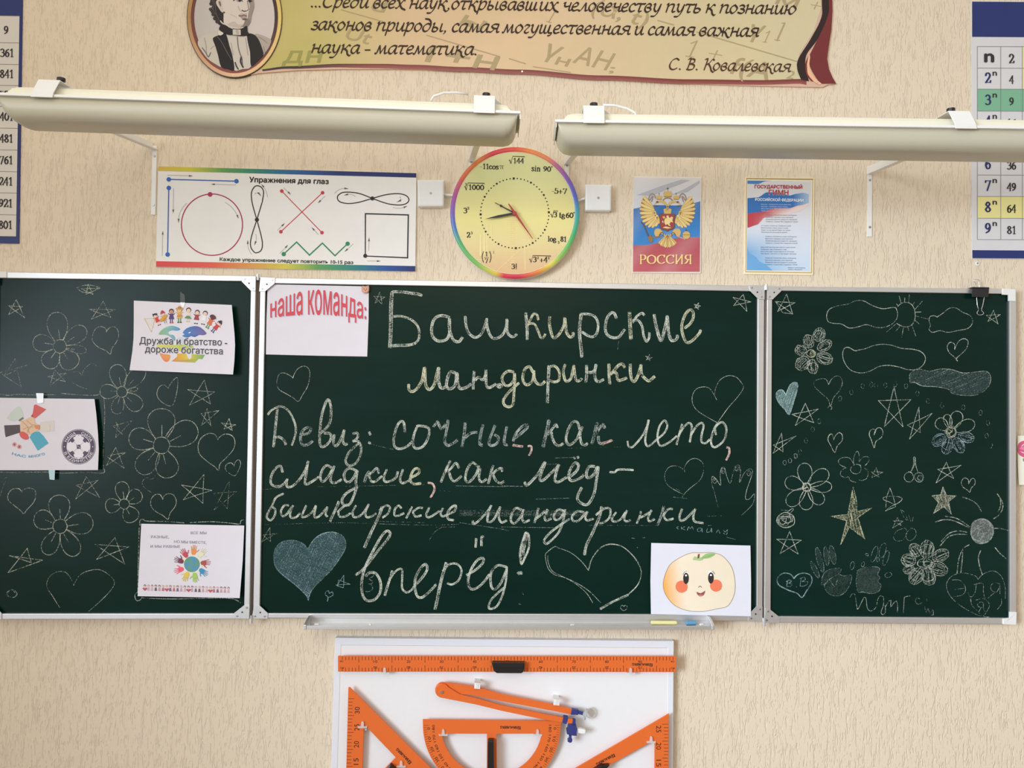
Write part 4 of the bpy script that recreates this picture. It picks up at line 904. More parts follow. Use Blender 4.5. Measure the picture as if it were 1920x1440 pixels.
def bgc(u, v): return ramp([(0, rgb(206, 205, 206)), (.3, rgb(214, 212, 216)), (.55, rgb(210, 216, 226)), (.8, mix(rgb(120, 170, 215), rgb(205, 216, 230), min(1, u * 1.4))), (1, mix(rgb(110, 165, 215), rgb(190, 210, 230), min(1, u * 1.3)))], v)
mb.grid([TN(x, y) for x, y in ((84, 95), (948, 105), (926, 1322), (72, 1308))], 8, 14, AP, e2, bgc)
def strip(pl, e, xs, top, bot, col, ny=3, tf=TN, m=None):
    V = []; Cc = []; F = []
    for x in xs:
        for k in range(ny + 1):
            y = top(x) + (bot(x) - top(x)) * k / ny; V.append(pl.pt(*tf(x, y), e)); Cc.append(col(x, k / ny))
    for i in range(len(xs) - 1):
        for k in range(ny): a = i * (ny + 1) + k; F.append((a, a + 1, a + ny + 2, a + ny + 1))
    mb.mesh(V, F, m or M_PRINT, cols=Cc)
def pw(st):
    p = nums(st)
    def f(x):
        if x <= p[0][0]: return p[0][1]
        for (a, b), (c, d) in zip(p, p[1:]):
            if x <= c: t = (x - a) / (c - a); t = t * t * (3 - 2 * t); return b + (d - b) * t
        return p[-1][1]
    return f
XS = [82 + i * 36 for i in range(24)]
strip(AP, e3, XS[:10], pw('80 97 400 99'), pw('80 140 220 145 330 105 410 100'), lambda x, v: rgb(70, 125, 180))
blu_t = pw('80 335 220 325 350 255 520 262 650 300 750 275 830 262 930 285'); blu_b = pw('80 540 280 520 450 470 640 470 800 430 930 400'); red_b = pw('80 735 200 700 330 590 560 570 760 520 930 430')
strip(AP, e3, XS, blu_t, blu_b, lambda x, v: mix(rgb(55, 110, 175), rgb(170, 195, 215), max(0, (x - 700) / 240)))
strip(AP, e3, XS, blu_b, red_b, lambda x, v: mix(rgb(185, 70, 80), rgb(222, 205, 200), min(1, max(0, (x - 380) / 480) + v * max(0, (x - 150) / 600))))
mb.poly([TN(x, y) for x, y in nums('76 985 88 1040 112 1082 160 1108 202 1134 222 1165 244 1192 290 1212 332 1234 376 1272 420 1312 73 1306')], AP, e3, rgb(110, 165, 212)); mb.build('flag_picture', an)
mb = MB(); DR = rgb(170, 55, 70)
text(mb, 'ГОСУДАРСТВЕННЫЙ', TN(180, 200), TN(822, 208), 6.2, AP, e4, DR, bold=.04); text(mb, 'ГИМН', TN(372, 290), TN(634, 294), 9.6, AP, e4, rgb(235, 225, 225), bold=.05); text(mb, 'ГИМН', TN(372, 288), TN(634, 292), 9.2, AP, e4 + .0004, DR, bold=.03)
text(mb, 'РОССИЙСКОЙ ФЕДЕРАЦИИ', TN(188, 370), TN(838, 382), 5.0, AP, e4, rgb(225, 232, 240), bold=.03)
CH_ = ['Славься, Отечество наше свободное,', 'Братских народов союз вековой,', 'Предками данная мудрость народная!', 'Славься, страна! Мы гордимся тобой!']
VS_ = [['Россия – священная наша держава,', 'Россия – любимая наша страна.', 'Могучая воля, великая слава –', 'Твоё достоянье на все времена!'], ['От южных морей до полярного края', 'Раскинулись наши леса и поля.', 'Одна ты на свете! Одна ты такая –', 'Хранимая Богом родная земля!'], ['Широкий простор для мечты и для жизни', 'Грядущие нам открывают года.', 'Нам силу даёт наша верность Отчизне.', 'Так было, так есть и так будет всегда!']]
LY = []
for k, (y, c) in enumerate(((425, 568), (712, 858), (1002, 1148))):
    for i in range(4): LY += [(270 - 4 * k, y + 29.3 * i, 270 - 4 * k + 12.6 * len(VS_[k][i]), VS_[k][i]), (330 - 4 * k, c + 29.5 * i, 330 - 4 * k + 12.4 * len(CH_[i]), CH_[i])]
LY += [(630, 1278, 860, 'Музыка А. Александрова'), (630, 1302, 820, 'Слова С. Михалкова')]
for x, y, xe, st in LY: text(mb, st, TN(x, y), TN(xe, y + 4), 1.9, AP, e4, rgb(215, 215, 225) if y < 560 else rgb(95, 95, 105))
mb.build('lettering', an)

# number charts
NV = rgb(36, 48, 105); INK = rgb(48, 44, 44)
NP = Pl(.004); mb = MB(); q = [(1822.5, 2), (2120, 4), (2118, 487), (1823, 484.5)]
mb.slab(q, NP, .004, M_GLOSS, rgb(205, 204, 205)); nc = tag(mb.build('number_chart', origin=W0.pt(1970, 485)), 'blue edged chart of powers of numbers at the right edge', 'wall chart', None)
mb = MB(); mb.poly([(1822.7, 3), (2119, 5), (2119, 71), (1822.8, 69)], NP, e1, NV); mb.build('blue_band', nc); mb = MB(); mb.poly([(1823, 469), (2117, 471), (2117.5, 486), (1823.4, 484)], NP, e1, NV); mb.build('blue_band', nc)
ys = [87, 127.5, 167, 208, 248, 288, 328, 368.3, 409, 449]; xsn = [1832.6, 1876.5, 1917, 1958, 2000, 2044, 2092]
mb = MB()
for k, c_ in ((2, rgb(120, 172, 140)), (4, rgb(190, 92, 105)), (7, rgb(222, 214, 145))): mb.poly([(xsn[0], ys[k]), (xsn[-1], ys[k] + 1), (xsn[-1], ys[k + 1] + 1), (xsn[0], ys[k + 1])], NP, e1, c_)
mb.poly([(1917, 87), (1958, 87), (1958, 167), (1917, 167)], NP, e1, rgb(222, 214, 145))
for y in ys: mb.line([(xsn[0], y), (xsn[-1], y + 1)], .8, NP, e2, rgb(120, 118, 118), cap=False)
for x in xsn: mb.line([(x, ys[0]), (x, ys[-1])], .8, NP, e2, rgb(120, 118, 118), cap=False)
mb.build('table_grid', nc)
mb = MB()
def num(st, cx, by, h, pl, col=INK, wf=.6): w = h * wf * len(st); pen(mb, st, ROMAN, (cx - w / 2, by), (cx + w / 2, by), h, pl, e3, col, w=.19, nib=(0, .42))
for k in range(9):
    b = ys[k + 1] - 11.5
    if k == 0:
        text(mb, 'n', (1846.5, 116), (1863, 116), 24, NP, e3, INK, bold=.03)
        for i in range(5): num(str(i + 2), (xsn[i + 1] + xsn[i + 2]) / 2, 118.5, 17, NP)
        continue
    num(str(k + 1), 1852.5, b, 19, NP, rgb(42, 42, 95)); text(mb, 'n', (1861.5, b - 14), (1869, b - 14), 11, NP, e3, INK, bold=.02)
    for i in range(5): num(str((k + 1) ** (i + 2)), (xsn[i + 1] + xsn[i + 2]) / 2, b + 1, 14.5 if i == 0 else 11, NP)
mb.build('numbers', nc)
LPp = Pl(.004); mb = MB(); q = [(-330, -44), (42.3, -34), (35, 456.5), (-337, 450)]
mb.slab(q, LPp, .004, M_GLOSS, NV); lc = tag(mb.build('number_chart', origin=W0.pt(-150, 452)), 'blue edged table of squares of numbers at the left edge', 'wall chart', None)
mb = MB(); mb.poly([(-330, 24), (36.5, 30), (30, 443.5), (-335, 438)], LPp, e1, rgb(205, 200, 192)); mb.build('table_field', lc)
ysl = [30, 80.5, 121, 160.5, 200, 240.5, 281.5, 322, 362, 403, 443.5]; mb = MB()
for i, y in enumerate(ysl): mb.line([(-330, y - 6), (36.4 - i * .62, y)], .8, LPp, e2, rgb(110, 104, 100), cap=False)
for x in (-24, -84, -144): mb.line([(x, 29), (x - 6, 442)], .8, LPp, e2, rgb(110, 104, 100), cap=False)
mb.build('table_grid', lc)
mb = MB()
for k in range(10):
    for i, dg in enumerate((9, 8, 7)):
        st = str((10 * k + dg) ** 2) if k else str(dg); xr = (26 if k else 15.5) - i * 60 - .35 * k; b = ysl[k + 1] - 14.5 - (2 if k == 0 else 0); w = 8.6 * len(st)
        pen(mb, st, ROMAN, (xr - w, b - .2), (xr, b), 15, LPp, e3, INK, w=.185, nib=(0, .42))
mb.build('numbers', lc)

# quotation banner with portrait
QP = Pl(.006); Z8 = T(340, 0, 1920 / 220); Z3 = T(340, 0, 3); Y3 = T(960, 0, 3)
bot = nums('470 140 487 137 560 131.5 640 129.5 740 129.6 840 131.2 905 133.5 973 137 1127 147.8 1293 157 1420 161 1543 163.5'); rgt = nums('1568 157 1561 145 1554.5 130 1551 110 1553.5 90 1559 55 1561 20 1560 -30 1552 -70 1556 -112')
top_ = nums('1250 -122 900 -140 600 -148 480 -140')
mb = MB(); mb.slab(bot + [(1552, 158.5)] + rgt + top_, QP, .006, M_GLOSS, rgb(205, 170, 150)); bn = tag(mb.build('quotation_banner', origin=W0.pt(1000, 150)), 'scroll-shaped quotation banner with an oval black-and-white portrait above the lamps', 'banner')
mb = MB()
inb = pw('480 131 540 124.5 640 119.8 720 120 773 121.7 870 126 973 130.7 1127 141.7 1293 149 1430 150.5 1502 148.5 1519 152')
def inner_r(y): return pw('-130 1530 -60 1530 0 1541 33 1540 73 1520 110 1497 130 1495 149 1502')(y)
hor = [(470, rgb(180, 168, 92)), (560, rgb(178, 170, 92)), (650, rgb(192, 176, 118)), (760, rgb(205, 178, 140)), (980, rgb(206, 180, 142)), (1200, rgb(204, 184, 146)), (1400, rgb(200, 188, 148)), (1545, rgb(198, 190, 155))]
V = []; Cc = []; F = []; nx, ny = 44, 6
for i in range(nx + 1):
    for j in range(ny + 1):
        v = j / ny; xx = 480 + (1541 - 480) * i / nx
        y = -125 + (inb(xx) + 125) * v
        xr = inner_r(y); x = 480 + (xr - 480) * i / nx; y = -125 + (inb(x) + 125) * v
        V.append(QP.pt(x, y, e1)); Cc.append(mix(ramp(hor, x), rgb(225, 195, 165), .18 * max(0, math.sin(x * .013 + y * .02))))
for i in range(nx):
    for j in range(ny): a = i * (ny + 1) + j; F.append((a, a + 1, a + ny + 2, a + ny + 1))
mb.mesh(V, F, M_GLOSS, cols=Cc); mb.build('parchment', bn)
mb = MB(); BR = rgb(125, 58, 55); DK = rgb(45, 30, 28)
low = [(x, inb(x) + (2 if x < 560 else 6.5 if x > 900 else 5)) for x in range(500, 1520, 20)]
V = []; Cc = []; F = []
for i, x in enumerate(range(492, 1524, 12)):
    V += [QP.pt(x, inb(x) - .3, e2), QP.pt(x, inb(x) + min(8.2, 3 + (x - 490) * .022), e2)]; k = min(1, max(0, (x - 560) / 140)); Cc += [mix(DK, rgb(110, 45, 45), k), mix(DK, rgb(150, 85, 78), k)]
    if i: a = 2 * i; F.append((a - 2, a - 1, a + 1, a))
mb.mesh(V, F, M_GLOSS, cols=Cc)
mb.poly(spline(nums('1541 -90 1541 0 1540 33 1520 73 1497 110 1495 130 1502 149'), 5) + [(1517, 152.5)] + spline(nums('1510 130 1512 103 1533 73 1552 30 1554 0 1550 -90'), 5), QP, e3, DK)
mb.poly(spline(nums('1550 -90 1554 0 1552 30 1533 73 1518 103'), 5) + spline(nums('1517 103 1519 125 1531 147 1540 157'), 4) + [(1568, 157)] + rgt[1:8], QP, e2, rgb(112, 45, 45))
mb.poly(spline(nums('1518 100 1512 115 1513 135 1525 152 1536 159'), 4) + spline(nums('1541 157 1527 145 1518 125 1519 108'), 4), QP, e3 + .0002, rgb(226, 178, 140)); mb.poly(spline(nums('1516 104 1510 120 1512 140 1521 152'), 4) + spline(nums('1526 153 1515 140 1513 120'), 4), QP, e3 + .0004, rgb(120, 50, 45)); mb.build('scroll_edge', bn)
mb = MB(); WM = rgb(168, 150, 112); WG = rgb(150, 146, 82)
def wmk(st, p0, p1, h, col=WM, b=.01):
    mb = MB()
    if st in '1l+': pen(mb, st, ROMAN, p0, p1, h, QP, e1 + .0001, col, w=.13, nib=(0, .5), shear=.3)
    else: text(mb, st, p0, p1, h, QP, e1 + .00015, col, bold=b, shear=.3)
    mb.build('formula_symbol', bn)
wmk('дн', (530, 118), (600, 117), 30, WG); wmk('Ut', Z3(915, 215), Z3(1050, 250), 26); wmk('1+н', Z3(1370, 345), Z3(1760, 395), 34); mb.line([Z3(900, 55), Z3(1130, 120)], 2.4, QP, e2, WM); mb.line([Z3(1380, 198), Z3(1790, 318)], 2.6, QP, e2, WM); mb.line([Z3(1845, 330), Y3(75, 358)], 2.6, QP, e2, WM)
wmk('ы', Z3(1560, 140), Z3(1680, 180), 30); wmk('d', Z3(1060, 60), Z3(1140, 70), 28); wmk('γ', Y3(165, 310), Y3(250, 335), 34); wmk('н', Y3(240, 360), Y3(310, 375), 20); wmk('АН', Y3(340, 350), Y3(530, 395), 34); wmk(';', Y3(545, 405), Y3(570, 408), 16); wmk('(α, t)', Y3(440, 70), Y3(745, 150), 30); mb.line([Y3(820, 115), Y3(910, 140)], 2.6, QP, e2, WM)
wmk('γ', Y3(1320, 205), Y3(1400, 215), 32); wmk('1', Y3(1400, 235), Y3(1440, 240), 22); wmk('l', Y3(1470, 225), Y3(1510, 230), 34); mb.line([Y3(1040, 180), Y3(1600, 345)], 2.6, QP, e2, WM); wmk('1', Y3(960, 315), Y3(1030, 325), 32); wmk('+', Y3(1090, 325), Y3(1180, 340), 26); wmk('f(A', Y3(1215, 410), Y3(1440, 450), 34); wmk('+', Y3(1665, 50), Y3(1735, 62), 24); wmk('м', Y3(1480, 20), Y3(1600, 40), 22); wmk('l', Y3(185, 120), Y3(225, 130), 26); mb.line([Y3(120, 375), Y3(330, 408)], 2.2, QP, e2, WM); wmk('2', Y3(1540, 440), Y3(1580, 445), 16)
mb.build('fraction_lines', bn)
IK = rgb(48, 30, 22)
def ital(st, p0, p1, xh, col=IK):
    mb = MB(); pen(mb, st, ITALIC, p0, p1, xh, QP, e4, col, w=.25, nib=(.75, .28), shear=.2, space=.36); mb.build('lettering', bn)
ital('...Среди всех наук,открывавших человечеству путь к познанию', (581, 13), (1493, 26.5), 15.5); ital('законов природы, самая могущественная и самая важная', (582, 55.5), (1421, 68.5), 15.5); ital('наука - математика.', (582, 99), (895, 102.8), 15.5); ital('С. В. Ковалевская', (1252, 130), (1481, 134.5), 14, rgb(75, 45, 28))
# oval portrait
OP = QP.off(.0035); oc = (439.5, 32.5)
mb = MB(); ov = lambda rx, ry, n=64: [(oc[0] + rx * math.cos(t), oc[1] + ry * math.sin(t)) for t in (2 * math.pi * i / n for i in range(n))]
mb.slab(ov(89.5, 113), OP, .0095, M_GLOSS, rgb(45, 35, 30)); po = mb.build('oval_portrait', bn); po['label'] = 'oval black-and-white portrait in a gold and brown ring'
mb = MB(); n = 72
goldc = [(0, rgb(215, 188, 105)), (.25, rgb(222, 178, 145)), (.32, rgb(205, 160, 125)), (.5, rgb(165, 125, 75)), (.75, rgb(190, 150, 90)), (1, rgb(215, 188, 105))]
brc = [(0, rgb(58, 35, 32)), (.25, rgb(125, 65, 60)), (.5, rgb(105, 55, 50)), (.75, rgb(70, 40, 36)), (1, rgb(58, 35, 32))]
def oring(rx0, ry0, rx1, ry1, e, cf):
    V = []; Cc = []
    for i in range(n):
        t = 2 * math.pi * i / n
        for rx, ry in ((rx0, ry0), (rx1, ry1)): V.append(OP.pt(oc[0] + rx * math.cos(t), oc[1] + ry * math.sin(t), e)); Cc.append(ramp(cf, i / n))
    mb.mesh(V, [(2 * i, 2 * i + 1, (2 * i + 3) % (2 * n), (2 * i + 2) % (2 * n)) for i in range(n)], M_GLOSS, cols=Cc)
oring(81.5, 104.5, 88.3, 111.8, e1, goldc); oring(75.4, 96.8, 81.7, 104.7, e2, brc); mb.disc(438.4, 141.3, 1.9, OP, e2, rgb(235, 225, 215), n=12); mb.disc(438.4, 141.3, .8, OP, e3, rgb(70, 55, 50), n=8); mb.build('ring_border', po)
mb = MB()
V = [OP.pt(oc[0], oc[1], .0006)]; Cc = [rgb(196, 190, 186)]
for i in range(n): t = 2 * math.pi * i / n; V.append(OP.pt(oc[0] + 76.8 * math.cos(t), oc[1] + 98.3 * math.sin(t), .0006)); Cc.append(rgb(190 + 10 * math.cos(t), 182 + 8 * math.cos(t), 178 + 8 * math.cos(t)))
mb.mesh(V, [(0, 1 + (i + 1) % n, 1 + i) for i in range(n)], M_PRINT, cols=Cc)
def pp(st, c, lv=0, sm=3):
    p = nums(st); p = spline(p, sm, True) if sm else p
    mb.poly([Z8(x, y) for x, y in p], OP, e3 + .00025 * lv, rgb(*c) if not callable(c) else c)
def ppl(st, w, c, lv): mb.line([Z8(x, y) for x, y in spline(nums(st), 4)], w, OP, e3 + .00025 * lv, rgb(*c))
pp('300 620 420 560 560 540 640 590 560 620 560 760 600 900 660 1090 560 1050 430 960 330 830 270 720', (190, 184, 172), 0)       # pale sleeve, left
pp('1200 560 1330 580 1420 620 1470 660 1440 760 1380 850 1330 900 1290 760', (168, 158, 148), 0)                                    # sleeve, right
pp('660 560 900 600 1110 600 1140 800 1140 1090 1000 1130 860 1145 840 900 760 700', (196, 188, 178), 1)                             # shirt front
pp('515 630 600 580 690 540 740 580 790 760 840 940 865 1145 760 1130 650 1090 600 900 560 760', (24, 22, 24), 3)                    # dark waistcoat
pp('1080 560 1180 560 1260 640 1320 790 1340 900 1240 1010 1140 1080 1125 860 1090 700', (26, 24, 26), 3)
ppl('590 600 660 690 740 840 820 980', .7, (120, 112, 110), 4); ppl('915 600 930 760 960 880 990 950 1000 1060', 1.6, (95, 88, 82), 4); ppl('980 930 970 1010 1010 1100', 3.0, (45, 42, 42), 4); ppl('880 1020 900 1080 930 1130', 2.4, (60, 55, 52), 4); ppl('1050 620 1070 760 1090 900', 1.2, (160, 150, 142), 4); ppl('810 690 830 800 850 900', 1, (165, 155, 146), 4)
ppl('375 620 400 720 410 860', 1.2, (150, 144, 134), 2); ppl('340 780 400 860 440 930 480 860', 1.8, (105, 98, 92), 2); ppl('480 800 520 760 560 750', 1.0, (158, 150, 142), 2); ppl('1260 600 1330 640 1400 700', 1.2, (140, 130, 122), 2); ppl('1340 760 1360 820 1370 860', 1.0, (135, 126, 118), 2)
pp('470 -420 560 -520 700 -560 900 -560 1060 -500 1150 -380 1180 -200 1120 -120 1000 -260 760 -300 640 -160 640 40 690 180 690 340 660 420 600 390 560 320 520 230 470 160 510 90 500 -20 460 -140', (36, 32, 32), 4)  # hair
for x, y, r in ((478, 150, 3.2), (505, 20, 4), (520, 235, 3.4), (548, 300, 3.6), (585, 350, 3.6), (500, 190, 2.6), (486, 60, 3.4)): mb.disc(*Z8(x, y), r, OP, e3 + .00102, rgb(52, 46, 44), n=10)
for st in ('500 -20 530 80 520 150 560 240', '540 0 560 120 570 220 620 330', '470 150 500 130 520 160'): ppl(st, 1.0, (92, 84, 80), 4.4)
pp('640 -160 760 -320 1000 -280 1120 -140 1180 0 1186 120 1150 240 1130 360 1080 430 960 470 840 460 720 400 690 340 690 200 640 60', (205, 194, 184), 5)  # face
pp('1085 -60 1150 -140 1180 0 1186 120 1150 240 1130 360 1080 430 1010 440 1080 330 1095 220 1120 110 1100 20', (146, 134, 128), 6)       # shaded cheek
pp('1060 300 1120 330 1100 400 1030 430 960 450 1010 410', (128, 118, 112), 7); pp('860 350 930 400 1010 400 960 450 850 440 760 400', (186, 174, 164), 6)
pp('570 20 620 -20 660 10 670 100 690 190 660 200 610 130 575 70', (196, 184, 174), 6); pp('610 20 640 30 650 90 640 110 615 60', (110, 100, 94), 7)       # ear
pp('690 190 712 196 708 218 692 212', (60, 55, 52), 7)
ppl('850 10 900 -18 960 -16 1000 20', 1.6, (60, 52, 50), 8); pp('900 0 950 -12 985 12 950 26 915 24', (150, 140, 134), 8); mb.disc(*Z8(955, 6), 2.6, OP, e3 + .0023, rgb(40, 35, 34)); ppl('1080 20 1120 0 1160 20', 1.4, (50, 44, 42), 8); mb.disc(*Z8(1122, 18), 2.4, OP, e3 + .0023, rgb(36, 32, 30))
ppl('1080 20 1095 100 1100 150 1060 180', 1.4, (130, 118, 110), 8); ppl('990 165 1020 182 1060 180', 1.8, (84, 74, 70), 8); ppl('940 258 985 262 1020 246 1065 262', 1.6, (88, 72, 68), 8); pp('960 266 1020 262 1070 266 1050 300 990 302', (164, 146, 138), 8); pp('990 310 1050 300 1075 320 1030 330', (96, 86, 82), 8)
pp('930 250 990 215 1025 225 1065 215 1070 258 1020 248', (178, 162, 154), 7); ppl('800 230 860 260 900 290', 1, (188, 174, 164), 7); ppl('930 100 950 160 985 190', 1.2, (178, 164, 156), 7)
pp('640 420 700 400 830 470 980 470 1070 420 1085 520 1120 560 1010 590 850 570 740 560 620 490', (28, 25, 26), 9)                    # collar
pp('840 480 970 484 972 574 842 568', (196, 186, 176), 10, 0); pp('620 500 690 545 640 580 600 560', (206, 200, 190), 9); pp('640 330 690 380 830 450 830 475 700 410 640 360', (198, 188, 178), 9)
pp('890 490 930 495 940 550 905 555', (172, 162, 154), 11); mb.build('portrait_picture', po)
for x, y in ((979, 134.5), (1532, 155.5)):
    P = QP.pt(x, y); mb = MB(); mb.tube([P + Vector((0, .002, 0)), P + Vector((0, -.0025, 0))], .0026, M_STEEL, 10); mb.build('screw', bn)

# ------------------------------------------------------------------ chalk writing and drawings
CW = (.66, .70, .60); CYL = (.70, .70, .50); CGR = (.50, .56, .52); CBL = (.36, .52, .54); CPK = (.78, .56, .50)
SURF = {'L': Pl(AL - .008), 'C': Pl(AC - .008), 'R': Pl(AR - .008)}
WG_ = {'L': wL, 'C': wC, 'R': wR}
class Chalk:
    def __init__(s, name, w): s.mb = MB(); s.n = name; s.pl = SURF[w]; s.w = WG_[w]; s.k = 0
    def st(s, t, w, st, cov=.5, col=CW, closed=False, sm=5, thick=None):
        """strokes in tile coordinates separated by ';', w in tile units (4 per picture pixel)"""
        for q in st.split(';'):
            p = [TILES[t](x, y) for x, y in nums(q)]
            if len(p) < 2: continue
            p = spline(p, sm, closed) if sm else (p + [p[0]] if closed else p)
            s.raw(p, w / 4, cov, col)
        return s
    def raw(s, p, w, cov=.5, col=CW):
        s.k += 1; e = .0003 + .00002 * (s.k % 12); ph = random.random() * 9
        amp = lambda t: cov + .13 * math.sin(t * 13 + ph) + .08 * math.sin(t * 31 + ph * 2)
        if w > 2.6:
            s.mb.line(p, lambda t: w * (.94 + .1 * math.sin(t * 17 + ph)), s.pl, e, lambda t: col + (amp(t) - .20,), M_CHALK)
            n = len(p)
            for sd in (-.42, .42, .05):
                q = []
                for i, (x, y) in enumerate(p):
                    a = p[max(0, i - 1)]; b = p[min(n - 1, i + 1)]; dx, dy = b[0] - a[0], b[1] - a[1]; l = math.hypot(dx, dy) or 1
                    k = w * (sd + .10 * math.sin(i * .5 + ph + sd * 7)); q.append((x - dy / l * k, y + dx / l * k))
                s.mb.line(q, 1.15, s.pl, e + .0002, lambda t: tuple(min(1, c * 1.06) for c in col) + (amp(t) + .08,), M_CHALK)
        else: s.mb.line(p, lambda t: w * (.84 + .14 * math.sin(t * 19 + ph)), s.pl, e, lambda t: col + (amp(t) + .0,), M_CHALK)
    def fill(s, pts, cov, col=CW):
        s.mb.poly(pts, s.pl, .00022, col + (cov,), M_DUST)
    def hatch(s, pts, ang, step, w, cov, col=CW, jit=.3):
        ca, sa = math.cos(ang), math.sin(ang); R_ = [(x * ca + y * sa, -x * sa + y * ca) for x, y in pts]
        y = min(p[1] for p in R_) + step / 2; y1 = max(p[1] for p in R_)
        while y < y1:
            xs = sorted(a[0] + (b[0] - a[0]) * (y - a[1]) / (b[1] - a[1]) for a, b in zip(R_, R_[1:] + R_[:1]) if (a[1] <= y) != (b[1] <= y))
            for x0, x1 in zip(xs[::2], xs[1::2]):
                L_ = x1 - x0
                if L_ > step * .6:
                    j = lambda: random.uniform(-jit, jit) * step
                    q = [(x0 + j(), y + j()), ((x0 + x1) / 2, y + j() * 1.5), (x1 + j(), y + j())]
                    s.raw(spline([(x * ca - yy * sa, x * sa + yy * ca) for x, yy in q], 3), w, cov + random.uniform(-.12, .12), col)
            y += step * random.uniform(.75, 1.25)
    def scrib(s, t, cx, cy, rx, ry, w=3, cov=.5, col=CW, turns=3.5, rot=0.0):
        pts = []; n = int(turns * 11); ph = random.random() * 6; ox = oy = 0.0; k = .85
        for i in range(n + 1):
            if i % 11 == 0: q = random.uniform(0, 6.28); d = random.uniform(.1, .5); ox, oy, k = d * math.cos(q), d * math.sin(q), random.uniform(.42, .6)
            if i < 13: ox = oy = 0; k = .95
            a = ph + i / 11 * 2 * math.pi; r = k + random.uniform(-.07, .07); x, y = rx * (ox + r * math.cos(a)), ry * (oy + r * math.sin(a))
            pts.append(TILES[t](cx + x * math.cos(rot) - y * math.sin(rot), cy + x * math.sin(rot) + y * math.cos(rot)))
        s.raw(spline(pts, 3), w / 4, cov, col); return s
    def petal(s, t, cx, cy, px, py, rx, ry, cov=.42, col=CW):
        a = math.atan2(py - cy, px - cx); L_ = max(rx, ry); S_ = min(rx, ry) * .95
        pts = [TILES[t](px + L_ * math.cos(q) * math.cos(a) - S_ * math.sin(q) * math.sin(a), py + L_ * math.cos(q) * math.sin(a) + S_ * math.sin(q) * math.cos(a)) for q in (2 * math.pi * i / 18 for i in range(18))]
        pts = [(x + random.uniform(-.6, .6), y + random.uniform(-.6, .6)) for x, y in pts]
        s.hatch(pts, a + random.uniform(-.15, .15), 3.0, 1.15, cov - .04, col, .5); s.raw(spline(pts, 2, True), 1.2, cov, col); s.scrib(t, px, py, rx * .7, ry * .7, 3.5, cov - .1, col, 2, a)
    def done(s, label=None):
        o = s.mb.build(s.n, s.w)
        if label: o['label'] = label
        return o
def star(w, t, cx, cy, r, ry=None, rot=0.0, lw=4, cov=.5, col=CW, raw=None):
    c = Chalk('chalk_star', w); ry = ry or r
    if raw: p = nums(raw)
    else:
        p = []
        for k in (0, 2, 4, 1, 3, 0):
            a = -math.pi / 2 + rot + k * 2 * math.pi / 5 + random.uniform(-.07, .07); q = random.uniform(.92, 1.1); p.append((cx + r * q * math.cos(a), cy + ry * q * math.sin(a)))
        p[-1] = (p[0][0] + random.uniform(-6, 6) * r / 100, p[0][1] + random.uniform(-4, 10) * r / 100)
    for a, b in zip(p, p[1:]): c.raw(spline([TILES[t](*a), TILES[t]((a[0] + b[0]) / 2 + random.uniform(-2, 2), (a[1] + b[1]) / 2 + random.uniform(-2, 2)), TILES[t](*b)], 3), lw / 4, cov, col)
    return c.done()
def heart(w, t, st=None, c=None, lw=4, cov=.5, col=CW, rot=0.0):
    h = Chalk('chalk_heart', w)
    if st: h.st(t, lw, st, cov, col)
    else:
        cx, cy, W, H = c; u = nums('0 -26 -14 -44 -34 -48 -48 -34 -50 -12 -38 12 -20 32 0 52 18 30 38 8 50 -14 47 -36 34 -49 14 -46 0 -24')
        p = [(cx + (x * W * math.cos(rot) - y * H * math.sin(rot)) / 100, cy + (x * W * math.sin(rot) + y * H * math.cos(rot)) / 100) for x, y in u]
        h.raw(spline([TILES[t](x, y) for x, y in p], 5), lw / 4, cov, col)
    return h
def flower(w, t, cx, cy, rc, petals, lw=5, cov=.5, col=CW, tick=True, ctr=None):
    f = Chalk('chalk_flower', w)
    if rc: f.raw(spline([TILES[t](cx + rc * math.cos(a) * random.uniform(.95, 1.05), cy + rc * math.sin(a) * random.uniform(.95, 1.05)) for a in (2 * math.pi * i / 12 for i in range(13))], 3), lw / 4, cov, col)
    for p in petals:
        ang, ln, wd = p[:3]; cv = p[3] if len(p) > 3 else cov; a = math.radians(ang); ux, uy = math.cos(a), -math.sin(a); nx, ny = -uy, ux; b = rc * .85
        pr = [(b, -.22), (b + (ln - b) * .35, -.46), (b + (ln - b) * .7, -.5), (b + (ln - b) * .93, -.3), (ln, 0), (b + (ln - b) * .93, .3), (b + (ln - b) * .7, .5), (b + (ln - b) * .35, .46), (b, .2)]
        f.raw(spline([TILES[t](cx + ux * x + nx * y * wd, cy + uy * x + ny * y * wd) for x, y in pr], 5), lw / 4, cv, col)
        if tick: f.raw([TILES[t](cx + ux * x + nx * 4, cy + uy * x + ny * 4) for x in (rc * 1.15, rc + (ln - rc) * .42)], lw / 4, cv, col)
    if ctr: f.scrib(t, cx, cy, rc * .9, rc * .9, 4, cov + .1, ctr, 5)
    return f

